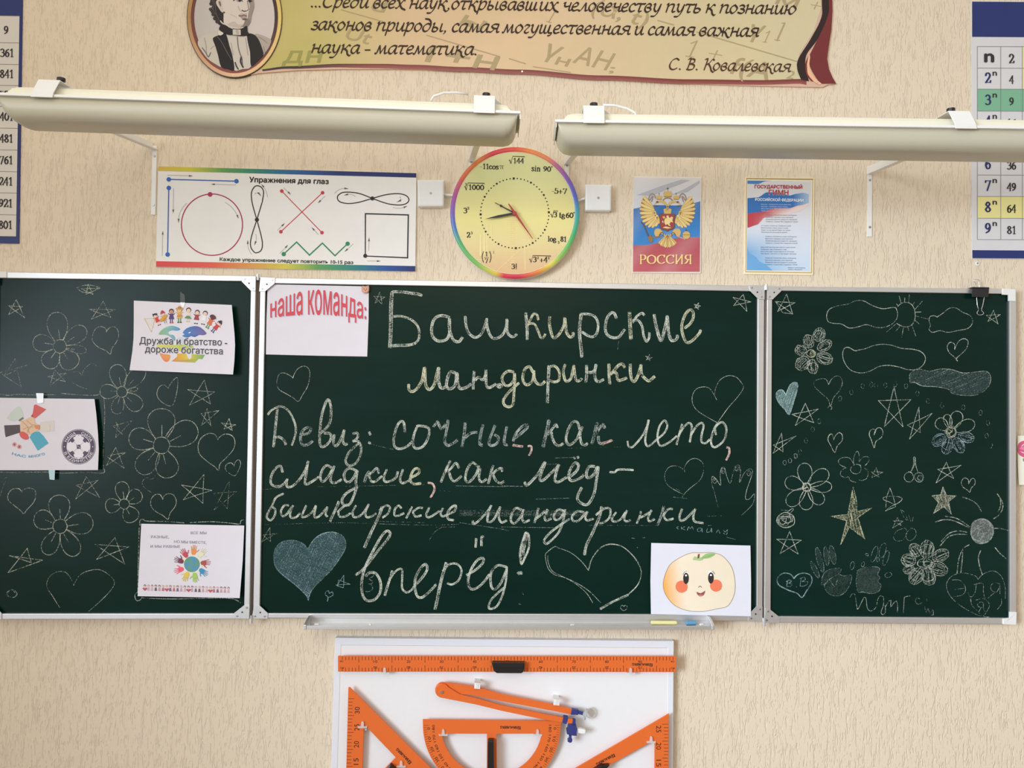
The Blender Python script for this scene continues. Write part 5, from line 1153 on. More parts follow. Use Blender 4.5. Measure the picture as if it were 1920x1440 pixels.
# ---- centre panel: title
def word(w, label, parts):
    c = Chalk('chalk_lettering', w)
    for t, lw, cov, col, st in parts: c.st(t, lw, st, cov, col)
    return c.done(label)
word('C', 'large pale chalk title word at the top of the centre panel', [
 ('C', 27, .50, CW, '1062 190 1055 300 1048 480 1046 605'), ('C', 20, .52, CW, '1066 190 1150 190 1230 202 1282 216;1062 592 1180 590 1235 572'), ('C', 15, .55, CW, '1072 375 1130 372 1190 390 1240 430 1265 480 1260 540 1230 578'),
 ('C', 20, .55, CW, '1490 385 1450 366 1400 375 1365 420 1355 480 1372 530 1410 560 1460 550 1488 510 1494 450 1490 390;1490 395 1492 470 1504 520 1530 555 1565 562 1588 532'),
 ('C', 18, .56, CW, '1608 375 1615 440 1640 500 1680 532 1720 512 1755 450 1772 390;1772 392 1774 460 1800 520 1840 538 1890 512 1915 450 1922 395;1922 398 1922 470 1940 512 1970 528 1995 505'),
 ('D', 20, .52, CW, '185 348 190 420 193 545'), ('D', 15, .58, CYL, '278 398 268 362 240 358 215 400 202 438;206 428 250 432 275 480 292 528 312 532 330 506'),
 ('D', 19, .55, CYL, '365 375 362 440 377 510 400 532 440 500 468 440 475 385;475 388 485 450 492 500 512 528 535 520 540 495'),
 ('D', 23, .5, CW, '596 360 588 450 592 560 602 675'), ('D', 17, .58, CW, '597 358 650 354 700 375 726 430 720 490 690 523 650 520 605 488'),
 ('D', 19, .57, CW, '862 385 850 352 825 348 790 390 779 450 792 505 830 533 875 528 905 500 925 472'),
 ('D', 26, .48, CYL, '960 345 968 440 970 540'), ('D', 16, .58, CW, '1072 365 1055 347 1020 370 985 418;986 402 1025 402 1055 450 1070 520 1088 562 1105 540 1110 495'),
 ('D', 21, .55, CW, '1145 360 1160 430 1176 510 1195 553 1215 510 1235 430 1242 372;1243 372 1250 450 1262 520 1278 557 1310 545 1322 515'),
 ('D', 19, .58, CYL, '1378 460 1412 430 1440 380 1438 337 1410 327 1375 365 1356 430 1358 500 1376 553 1402 568 1440 550 1475 510 1495 477')])
word('C', 'second line of yellowish chalk writing on the centre panel', [
 ('C', 21, .55, CYL, '1184 885 1192 925 1216 938 1250 910 1290 840 1303 758;1303 758 1310 850 1322 908 1346 922 1376 880 1400 800 1408 758'), ('C', 21, .52, CW, '1408 758 1410 830 1420 898 1442 913 1470 890;1540 800 1500 792 1476 830 1470 890 1492 918 1525 900 1540 850 1546 797;1546 800 1553 870 1572 913 1610 910 1650 880'),
 ('C', 18, .52, CW, '1673 787 1673 850 1669 918;1680 852 1710 832 1740 848 1764 805;1765 772 1763 850 1777 903 1810 900 1840 880;1850 888 1868 884 1880 896 1864 906 1850 892'),
 ('D', 18, .58, CYL, '92 792 50 782 16 810 6 850 26 888 60 888 95 850 98 802;98 802 100 880 95 960 85 1030 60 1053 27 1040 16 1000 40 960 80 920 130 872'),
 ('D', 19, .57, CYL, '238 790 214 752 181 766 161 810 166 860 195 888 225 868 240 830 243 782;243 782 250 840 270 878 300 883 325 860'), ('D', 21, .5, CW, '356 745 350 860 348 1020'), ('D', 17, .58, CYL, '356 750 400 746 433 790 433 850 400 863 365 855'),
 ('D', 18, .55, CYL, '478 735 466 790 476 850 495 858 525 830 545 742;545 742 548 800 562 848 585 856 605 840'), ('D', 19, .5, CW, '641 740 639 800 632 865;642 792 680 790 704 772;708 735 701 800 712 853 735 863 765 845'),
 ('D', 20, .56, CYL, '806 730 806 800 816 878;925 755 905 732 870 746 836 790 822 808;836 790 860 800 872 840 892 853 940 836;970 730 966 790 977 843 1000 858 1025 820 1045 738;1045 738 1052 800 1076 838 1105 858 1130 838 1150 826')])
word('C', 'chalk motto line, first of four, on the centre panel', [
 ('C', 13, .5, CW, '130 1110 160 1075 220 1047 270 1070 310 1120 335 1190 335 1260 310 1340'), ('C', 17, .45, CW, '200 1070 190 1180 170 1350;182 1280 215 1277 245 1300 265 1335'), ('C', 18, .38, CGR, '385 1260 430 1250 450 1215 420 1206 386 1240 372 1290 386 1333 430 1333 465 1310'),
 ('C', 17, .47, CW, '520 1250 590 1180 605 1090 588 1005 565 1012 540 1090 522 1200 516 1300 532 1348 570 1338 600 1295 594 1252 552 1247'), ('C', 17, .46, CW, '625 1262 621 1320 642 1343 670 1310 700 1227;700 1227 692 1300 706 1333 725 1330'), ('C', 15, .42, CW, '765 1252 798 1248 800 1285 768 1310;766 1310 808 1312 830 1355 818 1420 785 1478 738 1492 712 1455 730 1402 770 1362 812 1322'),
 ('C', 16, .62, CW, '890 1240 897 1262;885 1320 897 1325'), ('C', 16, .52, CW, '1155 1240 1150 1172 1125 1162 1092 1210 1072 1290 1082 1348 1120 1368 1170 1348 1210 1310;1250 1192 1226 1260 1217 1330 1237 1363 1290 1348 1330 1290 1338 1222 1300 1197 1252 1192'),
 ('C', 18, .42, CGR, '1372 1200 1400 1163 1416 1200 1432 1214 1464 1182;1480 1152 1466 1240 1457 1310 1477 1343 1510 1328 1550 1300'), ('C', 19, .38, CGR, '1610 1167 1600 1250 1586 1350;1596 1292 1650 1252 1700 1240;1745 1187 1722 1270 1717 1328 1742 1338'), ('C', 18, .38, CGR, '1830 1192 1802 1270 1787 1328 1812 1343 1850 1318 1858 1276 1830 1262;1920 1202 1906 1280 1902 1330 1926 1338'),
 ('D', 18, .42, CGR, '90 1290 150 1250 193 1210 188 1187 150 1202 112 1250 88 1310'), ('D', 16, .55, CPK, '86 1338 120 1345 162 1348'), ('D', 12, .66, CPK, '200 1347 225 1348 226 1380 206 1415'),
 ('D', 24, .38, CGR, '356 1152 340 1230 316 1350'), ('D', 17, .45, CW, '420 1210 408 1182 380 1222 346 1260;376 1242 386 1290 402 1328 430 1342 465 1325;590 1222 570 1168 530 1172 497 1230 487 1300 512 1338 560 1300 590 1232;606 1202 592 1270 602 1328 626 1338 645 1325'),
 ('D', 20, .36, CGR, '720 1172 700 1250 676 1330;775 1210 763 1182 730 1222 710 1260;726 1272 732 1318 768 1330'), ('D', 16, .55, CPK, '740 1325 790 1318 830 1303'),
 ('D', 12, .58, CW, '946 1310 956 1348 990 1348 1050 1280 1090 1200 1105 1150;1105 1150 1086 1250 1081 1320 1101 1348 1150 1310;1150 1310 1220 1250 1244 1190 1225 1152 1190 1192 1171 1260 1176 1318 1201 1343 1260 1318 1315 1270'), ('D', 13, .55, CW, '1355 1182 1336 1250 1316 1335;1330 1270 1370 1200 1408 1172 1428 1200 1424 1260 1412 1315;1420 1270 1460 1200 1500 1172 1517 1200 1501 1270 1501 1313 1530 1323 1565 1295;1620 1177 1591 1230 1571 1300 1586 1348 1620 1348 1670 1300 1688 1220 1668 1172 1640 1172 1602 1210 1610 1260'), ('D', 13, .66, CPK, '1690 1357 1709 1361 1709 1400 1686 1450')])
word('C', 'chalk motto line, second of four, on the centre panel', [
 ('E', 16, .52, CW, '240 180 225 137 190 152 157 200 152 260 182 288 230 283 275 235;275 232 272 288 310 288 370 230 415 160 430 100;430 102 416 190 407 260 432 268 480 240 510 215'), ('E', 16, .48, CW, '608 147 570 132 537 165 522 215 541 252 580 220 610 162;625 137 606 200 602 250 632 263 680 235'),
 ('E', 17, .5, CW, '790 167 740 152 702 190 707 240 740 253 775 220 795 167;800 167 791 250 790 300 770 370 745 418 702 428 683 390 720 340 800 292'), ('E', 19, .38, CGR, '890 177 866 215 851 255'), ('E', 15, .5, CW, '960 190 945 152 910 182 886 200;886 205 906 248 940 248 985 212;1020 162 1001 215 1007 253 1045 248 1090 220 1106 177;1140 162 1121 230 1136 263 1175 253 1195 230'), ('E', 17, .58, CYL, '1200 225 1258 190 1258 157 1230 157 1206 200 1197 245 1221 268 1275 265'), ('E', 13, .66, CPK, '1330 262 1364 267 1378 310 1350 370'),
 ('E', 16, .48, CW, '1495 97 1466 165 1426 255;1560 150 1538 112 1502 152 1476 180;1490 182 1502 230 1531 248 1580 212;1698 132 1660 112 1621 165 1611 235 1641 253 1690 200 1710 132;1720 152 1711 220 1731 253 1770 235;1820 132 1801 190 1781 265;1885 175 1878 152 1840 167 1816 200;1820 202 1841 248 1871 263 1900 250'),
 ('F', 18, .5, CW, '175 257 187 278 220 258 270 200 310 132 330 107;330 107 301 180 292 238 322 238 380 180 430 127;434 127 411 180 402 240 431 253 490 220;500 225 560 180 578 132 550 112 517 160 507 220 531 248 590 225 620 200;545 77 552 74;570 72 580 70'), ('F', 19, .5, CW, '700 137 660 142 637 190 646 223 690 200 723 142;725 142 715 230 700 330 660 408 627 428 582 400 572 360 600 297'), ('F', 13, .6, CW, '815 182 850 180 880 162 990 166')])
word('C', 'thin chalk motto line, third of four, on the centre panel', [
 ('E', 13, .5, CW, '245 342 192 370 162 430 132 480 122 520 150 543 178 510 183 460 162 442;285 432 252 432 227 470 237 508 270 498 315 432;320 432 296 490 302 523 340 518 370 490;415 432 391 490 387 518 420 513 460 480 490 432;490 432 477 490 482 518 520 508 575 442;575 442 562 495 577 513'), ('E', 18, .42, CW, '660 402 632 470 597 550'), ('E', 13, .48, CW, '740 430 720 427 682 450 652 480;656 482 667 513 710 513 750 490;790 432 766 480 772 518 810 513 850 480 880 432;885 422 861 480 872 518 910 513 940 490'), ('E', 20, .46, CW, '985 442 956 520 902 640 852 745'), ('E', 13, .52, CW, '966 470 1010 432 1043 442 1030 490 990 523;1130 450 1110 432 1082 460 1077 500 1101 508 1150 490;1210 442 1186 490 1166 525;1290 450 1260 447 1216 480;1216 482 1236 513 1280 505;1340 447 1316 495 1327 518 1365 508 1420 470;1440 452 1426 490 1441 513 1480 500'), ('E', 15, .56, CW, '1476 500 1530 470 1538 432 1510 442 1476 490 1481 533 1522 540'), ('E', 14, .48, CW, '1666 545 1672 568 1710 548 1770 480 1805 432;1805 432 1781 500 1777 553 1820 538 1870 442;1870 442 1861 510 1881 558 1920 545'),
 ('F', 15, .48, CW, '150 462 110 452 76 500 72 548 101 563 150 510 165 462;165 462 156 520 171 558 210 540;280 452 266 500 246 560;256 530 300 500 330 472;345 462 326 510 336 543 375 530'), ('F', 14, .5, CW, '470 472 430 462 396 500 402 538 440 528 475 472;480 462 466 540 430 630 371 698 336 718 322 690 360 640 440 580 510 532;620 482 570 477 531 510 536 543 580 543 640 482;645 477 631 520 646 543 690 532'), ('F', 19, .48, CW, '750 442 736 520 691 620 641 720 626 800'), ('F', 13, .5, CW, '710 502 780 452 818 462 810 520 770 558 736 565;860 482 831 530 846 553 890 538 930 482;945 467 921 520 931 548 970 540;1045 477 1036 520 1016 565;1040 522 1075 507 1110 482;1125 467 1101 520 1111 548 1150 535'), ('F', 18, .42, CGR, '1220 437 1201 500 1171 578'), ('F', 14, .52, CW, '1285 457 1250 462 1216 500;1216 502 1236 538 1290 530;1355 457 1336 510 1346 543 1390 528 1450 462;1455 457 1441 510 1451 553 1515 563')])
word('C', 'large chalk word with exclamation mark at the bottom of the centre panel', [
 ('E', 17, .52, CW, '790 950 860 892 950 780 1020 690 1048 642 1020 622 970 680 912 780 862 890 832 1000 837 1090 872 1143 930 1138 970 1080 973 1000 940 942 890 937 862 960;1060 922 1036 1010 1006 1105'), ('E', 13, .52, CW, '1040 990 1090 922 1133 907 1135 970 1137 1050 1167 1083 1200 1070 1230 1030'), ('E', 17, .5, CW, '1230 1030 1290 970 1323 912 1310 872 1272 902 1237 980 1232 1060 1252 1113 1290 1118 1340 1080 1390 1022'), ('E', 21, .48, CW, '1465 862 1441 950 1411 1080 1381 1208'), ('E', 13, .55, CW, '1440 922 1490 872 1548 872 1583 920 1560 990 1510 1023 1475 1015'), ('E', 16, .5, CW, '1620 955 1690 910 1743 860 1743 827 1700 842 1652 910 1632 1000 1652 1058 1700 1048 1760 990 1790 950;1690 680 1685 744;1746 667 1732 672 1730 734;1915 890 1852 882 1802 940 1802 1030 1832 1058 1880 1010 1918 912'), ('E', 13, .55, CW, '1920 890 1914 1000 1890 1100 1850 1180 1820 1203 1787 1200 1802 1140 1850 1090 1910 1042'),
 ('F', 34, .40, CW, '184 650 170 720 156 800 152 858'), ('F', 12, .55, CW, '182 632 152 720 140 800 150 872 172 830 208 740 206 655 184 634'), ('F', 26, .55, CW, '126 942 152 938')])
word('C', 'small faint chalk word above the mandarin drawing', [('F', 4.5, .5, CBL, '1328 590 1313 598 1328 608;1350 590 1350 612;1376 590 1354 602 1378 614;1395 616 1406 590 1418 606 1432 590 1440 616;1500 602 1476 602 1472 624 1494 624 1504 602 1507 632;1546 602 1540 630 1564 628 1576 602 1578 632;1552 582 1572 580;1612 638 1626 614 1640 640;1666 615 1678 630 1696 612;1696 612 1690 648 1666 640;1690 670 1755 685')])
sm = Chalk('chalk_smudge', 'C')
for t, st, c_ in (('E', '110 575 400 566 700 560', .16), ('E', '700 560 1300 578 1560 572', .2), ('E', '900 548 1300 560', .12), ('E', '90 312 250 298', .14), ('E', '500 290 1000 282 1300 275', .12), ('E', '1560 490 1920 486', .28), ('E', '1560 502 1920 498', .22), ('E', '1540 284 1920 290', .34), ('F', '0 488 250 492 500 488', .24), ('F', '0 498 320 500 620 494', .22), ('F', '0 478 300 482', .14), ('F', '0 284 160 288', .3), ('F', '0 592 420 598', .22), ('F', '620 580 1180 582', .18), ('F', '260 384 510 376', .3), ('F', '400 75 560 70', .14), ('F', '340 122 420 120', .14), ('F', '1540 512 1650 508', .24), ('F', '1290 368 1400 380', .14), ('E', '1570 560 1900 610', .18), ('F', '0 610 70 622', .25), ('E', '1340 690 1380 630 1440 592', .26), ('E', '1390 594 1530 592', .2), ('E', '1420 320 1490 325', .14), ('D', '500 1362 900 1352', .1), ('C', '900 1330 1000 1355 1070 1370', .26), ('F', '980 676 1000 678', .4), ('F', '1060 674 1076 672', .35), ('F', '1018 740 1022 750', .35), ('D', '880 560 872 620', .16), ('F', '130 1170 146 1172', .35), ('F', '160 1085 166 1100', .35)): sm.st(t, 4.5, st, c_ - .05, CGR)
sm.done('faint wiped chalk streaks')
sm = Chalk('chalk_smudge', 'C')
for q in ('1560 465 1920 462 1920 512 1560 512',): sm.fill(tp('E', q), .05, CGR)
for q in ('0 465 620 470 640 512 0 515',): sm.fill(tp('F', q), .05, CGR)
sm.done('faint wiped chalk haze')
# ---- centre panel: stars and hearts
star('C', 'C', 965, 240, 46, lw=4, rot=.1); star('C', 'D', 1470, 296, 26, lw=6, rot=.3); star('C', 'D', 1105, 684, 24, lw=4, rot=.2)
star('C', 'D', 0, 0, 0, lw=5, cov=.58, raw='1815 208 1842 335 1738 230 1872 264 1742 292 1815 208')
star('C', 'E', 0, 0, 0, lw=3.5, cov=.36, raw='145 595 150 705 92 652 195 640 82 705 145 595'); star('C', 'E', 0, 0, 0, lw=5, cov=.55, col=CBL, raw='698 955 695 1048 640 1028 745 1022 660 990 648 1035 698 955')
heart('C', 'C', '318 835 300 820 250 797 212 810 196 870 212 920 270 955 320 985 358 1010 390 960 430 890 444 800 428 757 395 746 355 765 330 800 316 836', lw=5, cov=.52).done('thin white chalk heart below the team sheet')
heart('C', 'F', '1375 180 1375 140 1410 92 1460 79 1508 110 1517 170 1490 240 1430 290 1385 330 1355 370;1375 165 1320 136 1265 140 1231 180 1226 230 1250 280 1300 315 1360 345;1310 305 1345 325', lw=4, cov=.42).done()
heart('C', 'D', '1615 998 1595 960 1560 912 1510 902 1460 920 1433 970 1436 1030 1470 1080 1530 1120 1610 1165 1625 1172;1600 955 1608 910 1640 850 1700 818 1760 828 1800 870 1815 910 1770 980 1700 1060 1625 1165', lw=4.5, cov=.52).done('thin white chalk heart at the upper right of the centre panel')
h = heart('C', 'F', '655 920 600 850 520 785 430 750 400 740 345 780 330 810 350 900 400 950 480 975 560 1020 640 1090 685 1160;350 800 350 850 380 920 450 960 560 1010 660 1075 745 1160', lw=5, cov=.5)
h.st('F', 9, '655 910 680 830 740 752 810 722 900 736 980 800 1035 880 1049 950 1020 1030 950 1100', .5); h.st('F', 15, '950 1100 850 1147 742 1208', .45); h.done('largest outlined chalk heart on the centre panel')
heart('C', 'F', '918 1186 905 1180 893 1192 900 1208 918 1220 938 1208 944 1190 930 1180 918 1190', lw=4).done(); heart('C', 'E', '575 1150 580 1118 560 1100 565 1078 585 1072 590 1090 612 1080 618 1100 600 1115 575 1120', lw=6, col=CBL, cov=.6).done('tiny blue chalk heart')
hp = spline(tp('E', '430 760 390 715 320 692 240 702 192 742 174 800 186 890 250 960 340 1030 420 1110 432 1143 445 1090 480 1040 540 980 600 920 660 840 708 760 712 700 680 652 610 630 530 647 470 692 432 756'), 3)
h = Chalk('chalk_heart', 'C'); h.fill(hp, .38, (.13, .24, .27)); h.hatch(hp, 2.0, 2.8, 1.1, .12, CBL); h.hatch(hp, .55, 5, .9, .10, CBL); h.raw(hp, 1.8, .42, CBL); h.done('blue-grey filled chalk heart')
h = Chalk('chalk_hand', 'C'); h.st('F', 4, '1625 440 1600 340 1580 270 1581 215 1610 232 1645 280 1641 200 1652 150 1675 152 1690 210 1716 265 1735 200 1756 137 1785 132 1794 180 1786 260 1820 190 1860 157 1884 172 1870 230 1842 310 1831 378 1860 383 1897 345 1890 410 1850 460 1800 505', .44)
for x, y in ((1600, 245), (1664, 172), (1770, 157), (1858, 190)): h.scrib('F', x, y, 16, 20, 3, .3, CGR, 3)
h.done('thin chalk outline of a hand')
Chalk('chalk_squiggle', 'C').st('E', 3.5, '880 930 915 940 918 962 888 982 915 1000 905 1020 880 1018;905 1025 915 1055 890 1075 860 1076', .3).done()

# ---- left wing
star('L', 'A', 0, 0, 0, lw=6, raw='122 248 185 383 62 293 170 300 65 360 122 248'); star('L', 'A', 0, 0, 0, lw=5, cov=.46, raw='775 258 832 380 668 320 862 322 685 394 775 258')
star('L', 'A', 0, 0, 0, lw=5, raw='662 130 698 208 610 165 745 160 645 208 662 130'); Chalk('chalk_ellipse', 'L').st('A', 5, '575 160 620 142 665 138 710 145 750 160 720 172 680 192 620 190 576 162', .5).done()
star('L', 'A', 0, 0, 0, lw=5, cov=.42, raw='412 775 490 862 358 826 495 798 375 892 412 775'); star('L', 'A', 0, 0, 0, lw=4, cov=.26, raw='112 690 158 900 0 795 212 735 30 820 112 690')
star('L', 'A', 0, 0, 0, lw=4.5, cov=.5, raw='1532 850 1578 1030 1408 922 1613 940 1422 1038 1532 850'); star('L', 'A', 0, 0, 0, lw=5, cov=.46, raw='1553 1065 1582 1195 1508 1102 1643 1078 1512 1190 1553 1065')
star('L', 'A', 0, 0, 0, lw=6, cov=.5, raw='1718 1138 1742 1228 1660 1172 1768 1186 1680 1218 1718 1138'); star('L', 'A', 0, 0, 0, lw=4, cov=.24, raw='870 1165 920 1260 845 1195 990 1155 868 1282 880 1180'); star('L', 'A', 0, 0, 0, lw=5, cov=.42, raw='868 1355 930 1510 795 1420 940 1395 800 1490 868 1355')
heart('L', 'A', '800 490 790 462 750 450 712 472 692 530 702 570 740 605 790 628 828 655 838 615 870 570 890 520 880 470 850 450 818 462 796 490', lw=5, cov=.48).done(); heart('L', 'A', '1262 912 1225 886 1187 913 1179 970 1220 1020 1290 1043 1322 960 1334 870 1328 832 1300 852 1272 890 1262 914', lw=4.5, cov=.46).done()
heart('L', 'A', '610 815 590 790 548 790;610 815 640 760 690 725 722 742;548 870 600 900 655 918', lw=4, cov=.26).done(); heart('L', 'A', '1635 1298 1610 1258 1560 1252 1505 1290 1485 1350 1500 1410 1560 1465 1610 1500 1640 1528 1650 1480 1700 1430 1750 1370 1762 1310 1740 1268 1690 1255 1650 1275 1633 1298', lw=6, cov=.52).done('chalk heart beside the hinge of the left wing')
flower('L', 'A', 450, 597, 50, [(97, 256, 150), (35, 235, 120, .36), (170, 205, 125), (235, 190, 130), (303, 195, 145), (350, 200, 60, .2)], lw=6, cov=.46).done(); flower('L', 'A', 915, 940, 40, [(103, 210, 120), (48, 245, 110, .38), (178, 165, 105), (318, 190, 115), (253, 170, 90, .36), (12, 120, 30, .3)], lw=5.5, cov=.46).done()
flower('L', 'A', 1210, 1340, 62, [(90, 275, 200), (28, 300, 180), (163, 250, 160), (230, 265, 150, .38), (285, 250, 165)], lw=6, cov=.5).done('largest chalk flower on the left wing')
d = Chalk('chalk_frame_line', 'L'); d.st('A', 5, '0 955 60 965 140 958 250 962 420 960;460 950 600 962 715 964 745 955', .42); p = tp('A', '780 990 786 1100 780 1250 774 1400 776 1530')
for (a, b) in zip(spline(p, 10), spline(p, 10)[1:]): d.raw([a, ((a[0] * .45 + b[0] * .55), (a[1] * .45 + b[1] * .55))], 1.4, .5)
d.st('B', 5, '0 180 120 184 340 180 480 188 640 182 770 188 785 160', .46); d.done('chalk line around the sheet with joined hands')
star('L', 'B', 0, 0, 0, lw=5, cov=.44, raw='648 215 748 372 570 280 735 242 568 382 648 215'); star('L', 'B', 0, 0, 0, lw=5.5, cov=.52, raw='1530 198 1522 415 1362 278 1588 318 1375 388 1530 198'); star('L', 'B', 0, 0, 0, lw=3.5, cov=.24, raw='1722 240 1705 455 1602 340 1775 326 1605 465 1722 240')
star('L', 'B', 0, 0, 0, lw=7, cov=.46, raw='205 752 235 860 72 808 318 842 60 935 205 752'); star('L', 'B', 0, 0, 0, lw=6, cov=.48, raw='862 672 935 870 712 722 966 742 725 835 862 672')
heart('L', 'B', '165 330 140 305 92 310 62 345 62 390 105 430 150 465 178 492 200 465 250 410 268 360 260 315 220 300 185 308 163 330', lw=6, cov=.46).done(); heart('L', 'B', '1222 385 1200 350 1160 352 1132 390 1135 440 1170 478 1220 505 1260 535 1275 490 1312 440 1322 395 1300 352 1260 343 1230 360 1220 385', lw=5.5, cov=.52).done('chalk heart above the sheet of painted hands')
heart('L', 'B', '1755 135 1735 112 1700 122 1690 155 1712 185 1760 208 1790 165 1805 115 1790 88 1765 105 1755 138', lw=5, cov=.44).done(); heart('L', 'B', '1130 235 1150 228 1165 205;1130 235 1100 222 1072 245 1070 280 1100 310 1130 330', lw=4, cov=.22).done()
heart('L', 'B', '555 1030 532 980 490 932 425 930 368 970 352 1040 400 1120 450 1200', lw=5, cov=.34).st('B', 5, '552 1030 600 952 680 917 760 917 838 970 857 1020 820 1080 740 1160 665 1225', .38).done('large half-wiped chalk heart at the bottom of the left wing')
flower('L', 'B', 450, 588, 54, [(92, 235, 155), (8, 250, 155), (158, 205, 140), (242, 235, 120), (300, 250, 130)], lw=7, cov=.42).done(); flower('L', 'B', 932, 420, 38, [(98, 168, 100), (35, 152, 105), (188, 142, 105), (300, 150, 120)], lw=5.5, cov=.5).done()
Chalk('chalk_squiggle', 'L').scrib('B', 90, 1092, 40, 30, 5, .3, CGR, 2.5).done()
d = Chalk('chalk_frame_line', 'L'); d.st('B', 7, '1050 580 1050 545 1075 535 1100 548 1250 552 1380 562;1425 560 1600 553 1800 572;1800 572 1808 545 1826 540;1044 600 1036 900 1034 1080;1040 1078 1012 1100 1022 1143 1050 1140 1066 1120;1066 1124 1300 1132 1700 1126 1805 1160', .44); d.done('chalk line around the sheet of painted hands')
Chalk('chalk_squiggle', 'L').st('B', 4, '0 360 30 270 60 222 40 225 10 260 0 290', .22, CGR).done()

# ---- right wing
star('R', 'G', 0, 0, 0, lw=6, cov=.54, raw='180 205 225 355 95 262 242 270 112 335 180 205')
c = Chalk('chalk_star', 'R'); c.raw([TG(225, 355), TG(150, 345), TG(98, 265)], 1.3, .5); c.done()
Chalk('chalk_cloud', 'R').st('G', 5.5, '1005 320 985 305 900 315 820 290 760 258 700 255 640 280 560 295 500 320 480 365 490 410 530 425 590 430 650 460 720 450 780 435 850 455 910 455 970 430 1005 390 1012 350 1003 318', .48).done('long chalk cloud touching the sun')
c = Chalk('chalk_sun', 'R'); c.st('G', 6, '1012 300 1040 275 1080 268 1118 285 1140 330 1142 390 1120 435 1075 452 1030 440 1005 425', .48)
c.st('G', 6, '1038 272 1024 222;1064 266 1066 235;1095 270 1100 212;1125 290 1138 266;1140 322 1200 257;1148 341 1188 340;1150 370 1238 393;1145 404 1172 428;1118 434 1148 520;1088 450 1095 478;1056 454 1043 530;1030 445 1000 482;1000 428 930 490;1018 296 1004 280', .46).done('chalk sun with rays')
Chalk('chalk_cloud', 'R').st('G', 5.5, '1310 378 1285 368 1255 375 1248 405 1258 440 1248 472 1275 492 1330 480 1390 492 1470 478 1540 462 1574 420 1560 370 1500 342 1450 310 1400 312 1350 350 1308 378', .48).done('small chalk cloud right of the sun')
star('R', 'G', 0, 0, 0, lw=5.5, cov=.52, raw='1732 328 1765 428 1678 366 1782 360 1690 410 1732 328')
Chalk('chalk_cloud', 'R').st('G', 6, '710 628 690 630 645 606 612 614 600 660 615 720 660 775 730 797 800 785 870 750 940 740 1020 752 1090 772 1160 768 1208 730 1220 680 1190 640 1130 620 1040 612 970 590 900 582 830 592 770 615 695 630', .52).done('large chalk cloud outline in the upper middle of the right wing')
cp_ = spline(tp('G', '1105 870 1102 812 1130 780 1180 768 1250 785 1330 767 1420 772 1500 797 1600 790 1680 785 1711 830 1698 890 1650 940 1590 965 1500 965 1420 950 1392 920 1300 900 1200 895 1140 868 1108 872'), 3)
c = Chalk('chalk_cloud', 'R'); c.fill(cp_, .24, (.13, .20, .19)); c.hatch(cp_, -.4, 5, 1.0, .12, CGR); c.raw(cp_, 1.3, .38); c.done('filled-in smoky chalk cloud')
heart('R', 'G', '1440 620 1438 580 1405 568 1384 600 1400 645 1440 680 1462 708;1440 618 1470 560 1510 540 1540 560 1530 610 1495 650 1460 680 1450 700', lw=6, cov=.54).done('chalk heart below the binder clip'); heart('R', 'G', '495 885 475 845 430 842 388 862 390 900 440 950 490 995 510 1045 530 985 575 930 598 870 580 825 545 822 512 850 495 885;488 1060 500 1045 520 1055 510 1075', lw=4.5, cov=.34).done()
hp = spline(tp('G', '175 965 150 926 116 930 99 965 120 1020 165 1070 200 1108 230 1020 258 930 262 882 240 866 206 886 182 940'), 3)
h = Chalk('chalk_heart', 'R'); h.fill(hp, .42, (.30, .48, .48)); h.hatch(hp, 1.9, 2.6, 1.3, .42, (.5, .68, .66)); h.raw(hp + hp[:1], 1.7, .58, (.5, .68, .66)); h.done('pale blue filled chalk heart')
star('R', 'G', 0, 0, 0, lw=6, cov=.56, raw='320 1025 383 1170 218 1108 416 1068 246 1190 320 1025'); star('R', 'G', 0, 0, 0, lw=6, cov=.5, raw='985 900 1052 1200 868 1005 1112 997 912 1200 985 900'); star('R', 'G', 0, 0, 0, lw=5.5, cov=.5, raw='1172 1052 1182 1245 1085 1188 1270 1100 1102 1292 1172 1052'); star('R', 'G', 0, 0, 0, lw=5.5, cov=.5, raw='142 1248 152 1388 80 1338 250 1270 78 1400 142 1248')
heart('R', 'G', '535 1300 520 1256 498 1266 490 1300 510 1340 540 1392 560 1345 595 1305 596 1262 575 1245 550 1262 533 1295', lw=6, cov=.54).done(); heart('R', 'G', '838 1255 848 1232 832 1218 808 1228 800 1262 815 1300 836 1358 850 1310 890 1280 902 1240 885 1210 858 1212 842 1240 836 1262', lw=6, cov=.54).done()
f = Chalk('chalk_flower', 'R')
for x, y, rx, ry, ro in ((425, 510, 46, 52, .3), (345, 560, 42, 50, -.4), (465, 592, 58, 40, -.3), (285, 627, 40, 42, 0), (465, 687, 60, 48, .2), (300, 725, 58, 52, -.5), (375, 750, 42, 54, .2)): f.petal('G', 365, 652, x, y, rx, ry, .46)
f.scrib('G', 365, 652, 36, 30, 5, .6, CYL, 4); f.done('scribbled white chalk flower with yellow centre')
f = flower('R', 'G', 1412, 1240, 42, [(140, 140, 85), (105, 135, 60), (68, 165, 90), (22, 190, 90)], lw=6, cov=.54, tick=False)
for x, y, rx, ry, ro in ((1322, 1300, 58, 44, -.5), (1385, 1345, 42, 62, .2), (1470, 1340, 44, 60, -.4), (1525, 1278, 62, 40, .3)): f.petal('G', 1412, 1240, x, y, rx, ry, .42, (.44, .56, .62))
f.scrib('G', 1412, 1240, 36, 34, 5, .62, CYL, 4); f.done('chalk flower with yellow centre and bluish lower petals')
d = Chalk('chalk_dots', 'R')
for x, y in nums('750 895 815 885 850 890 920 890 995 880 1075 895 1160 950 1240 1010 1345 1040 1505 1055 1635 1095 1690 1170 1680 1270 1710 1340 665 940 580 990 425 1160 375 1220 325 1305 280 1390 245 1420'): d.scrib('G', x, y, 13, 20, 3.5, .14, CGR, 1.6)
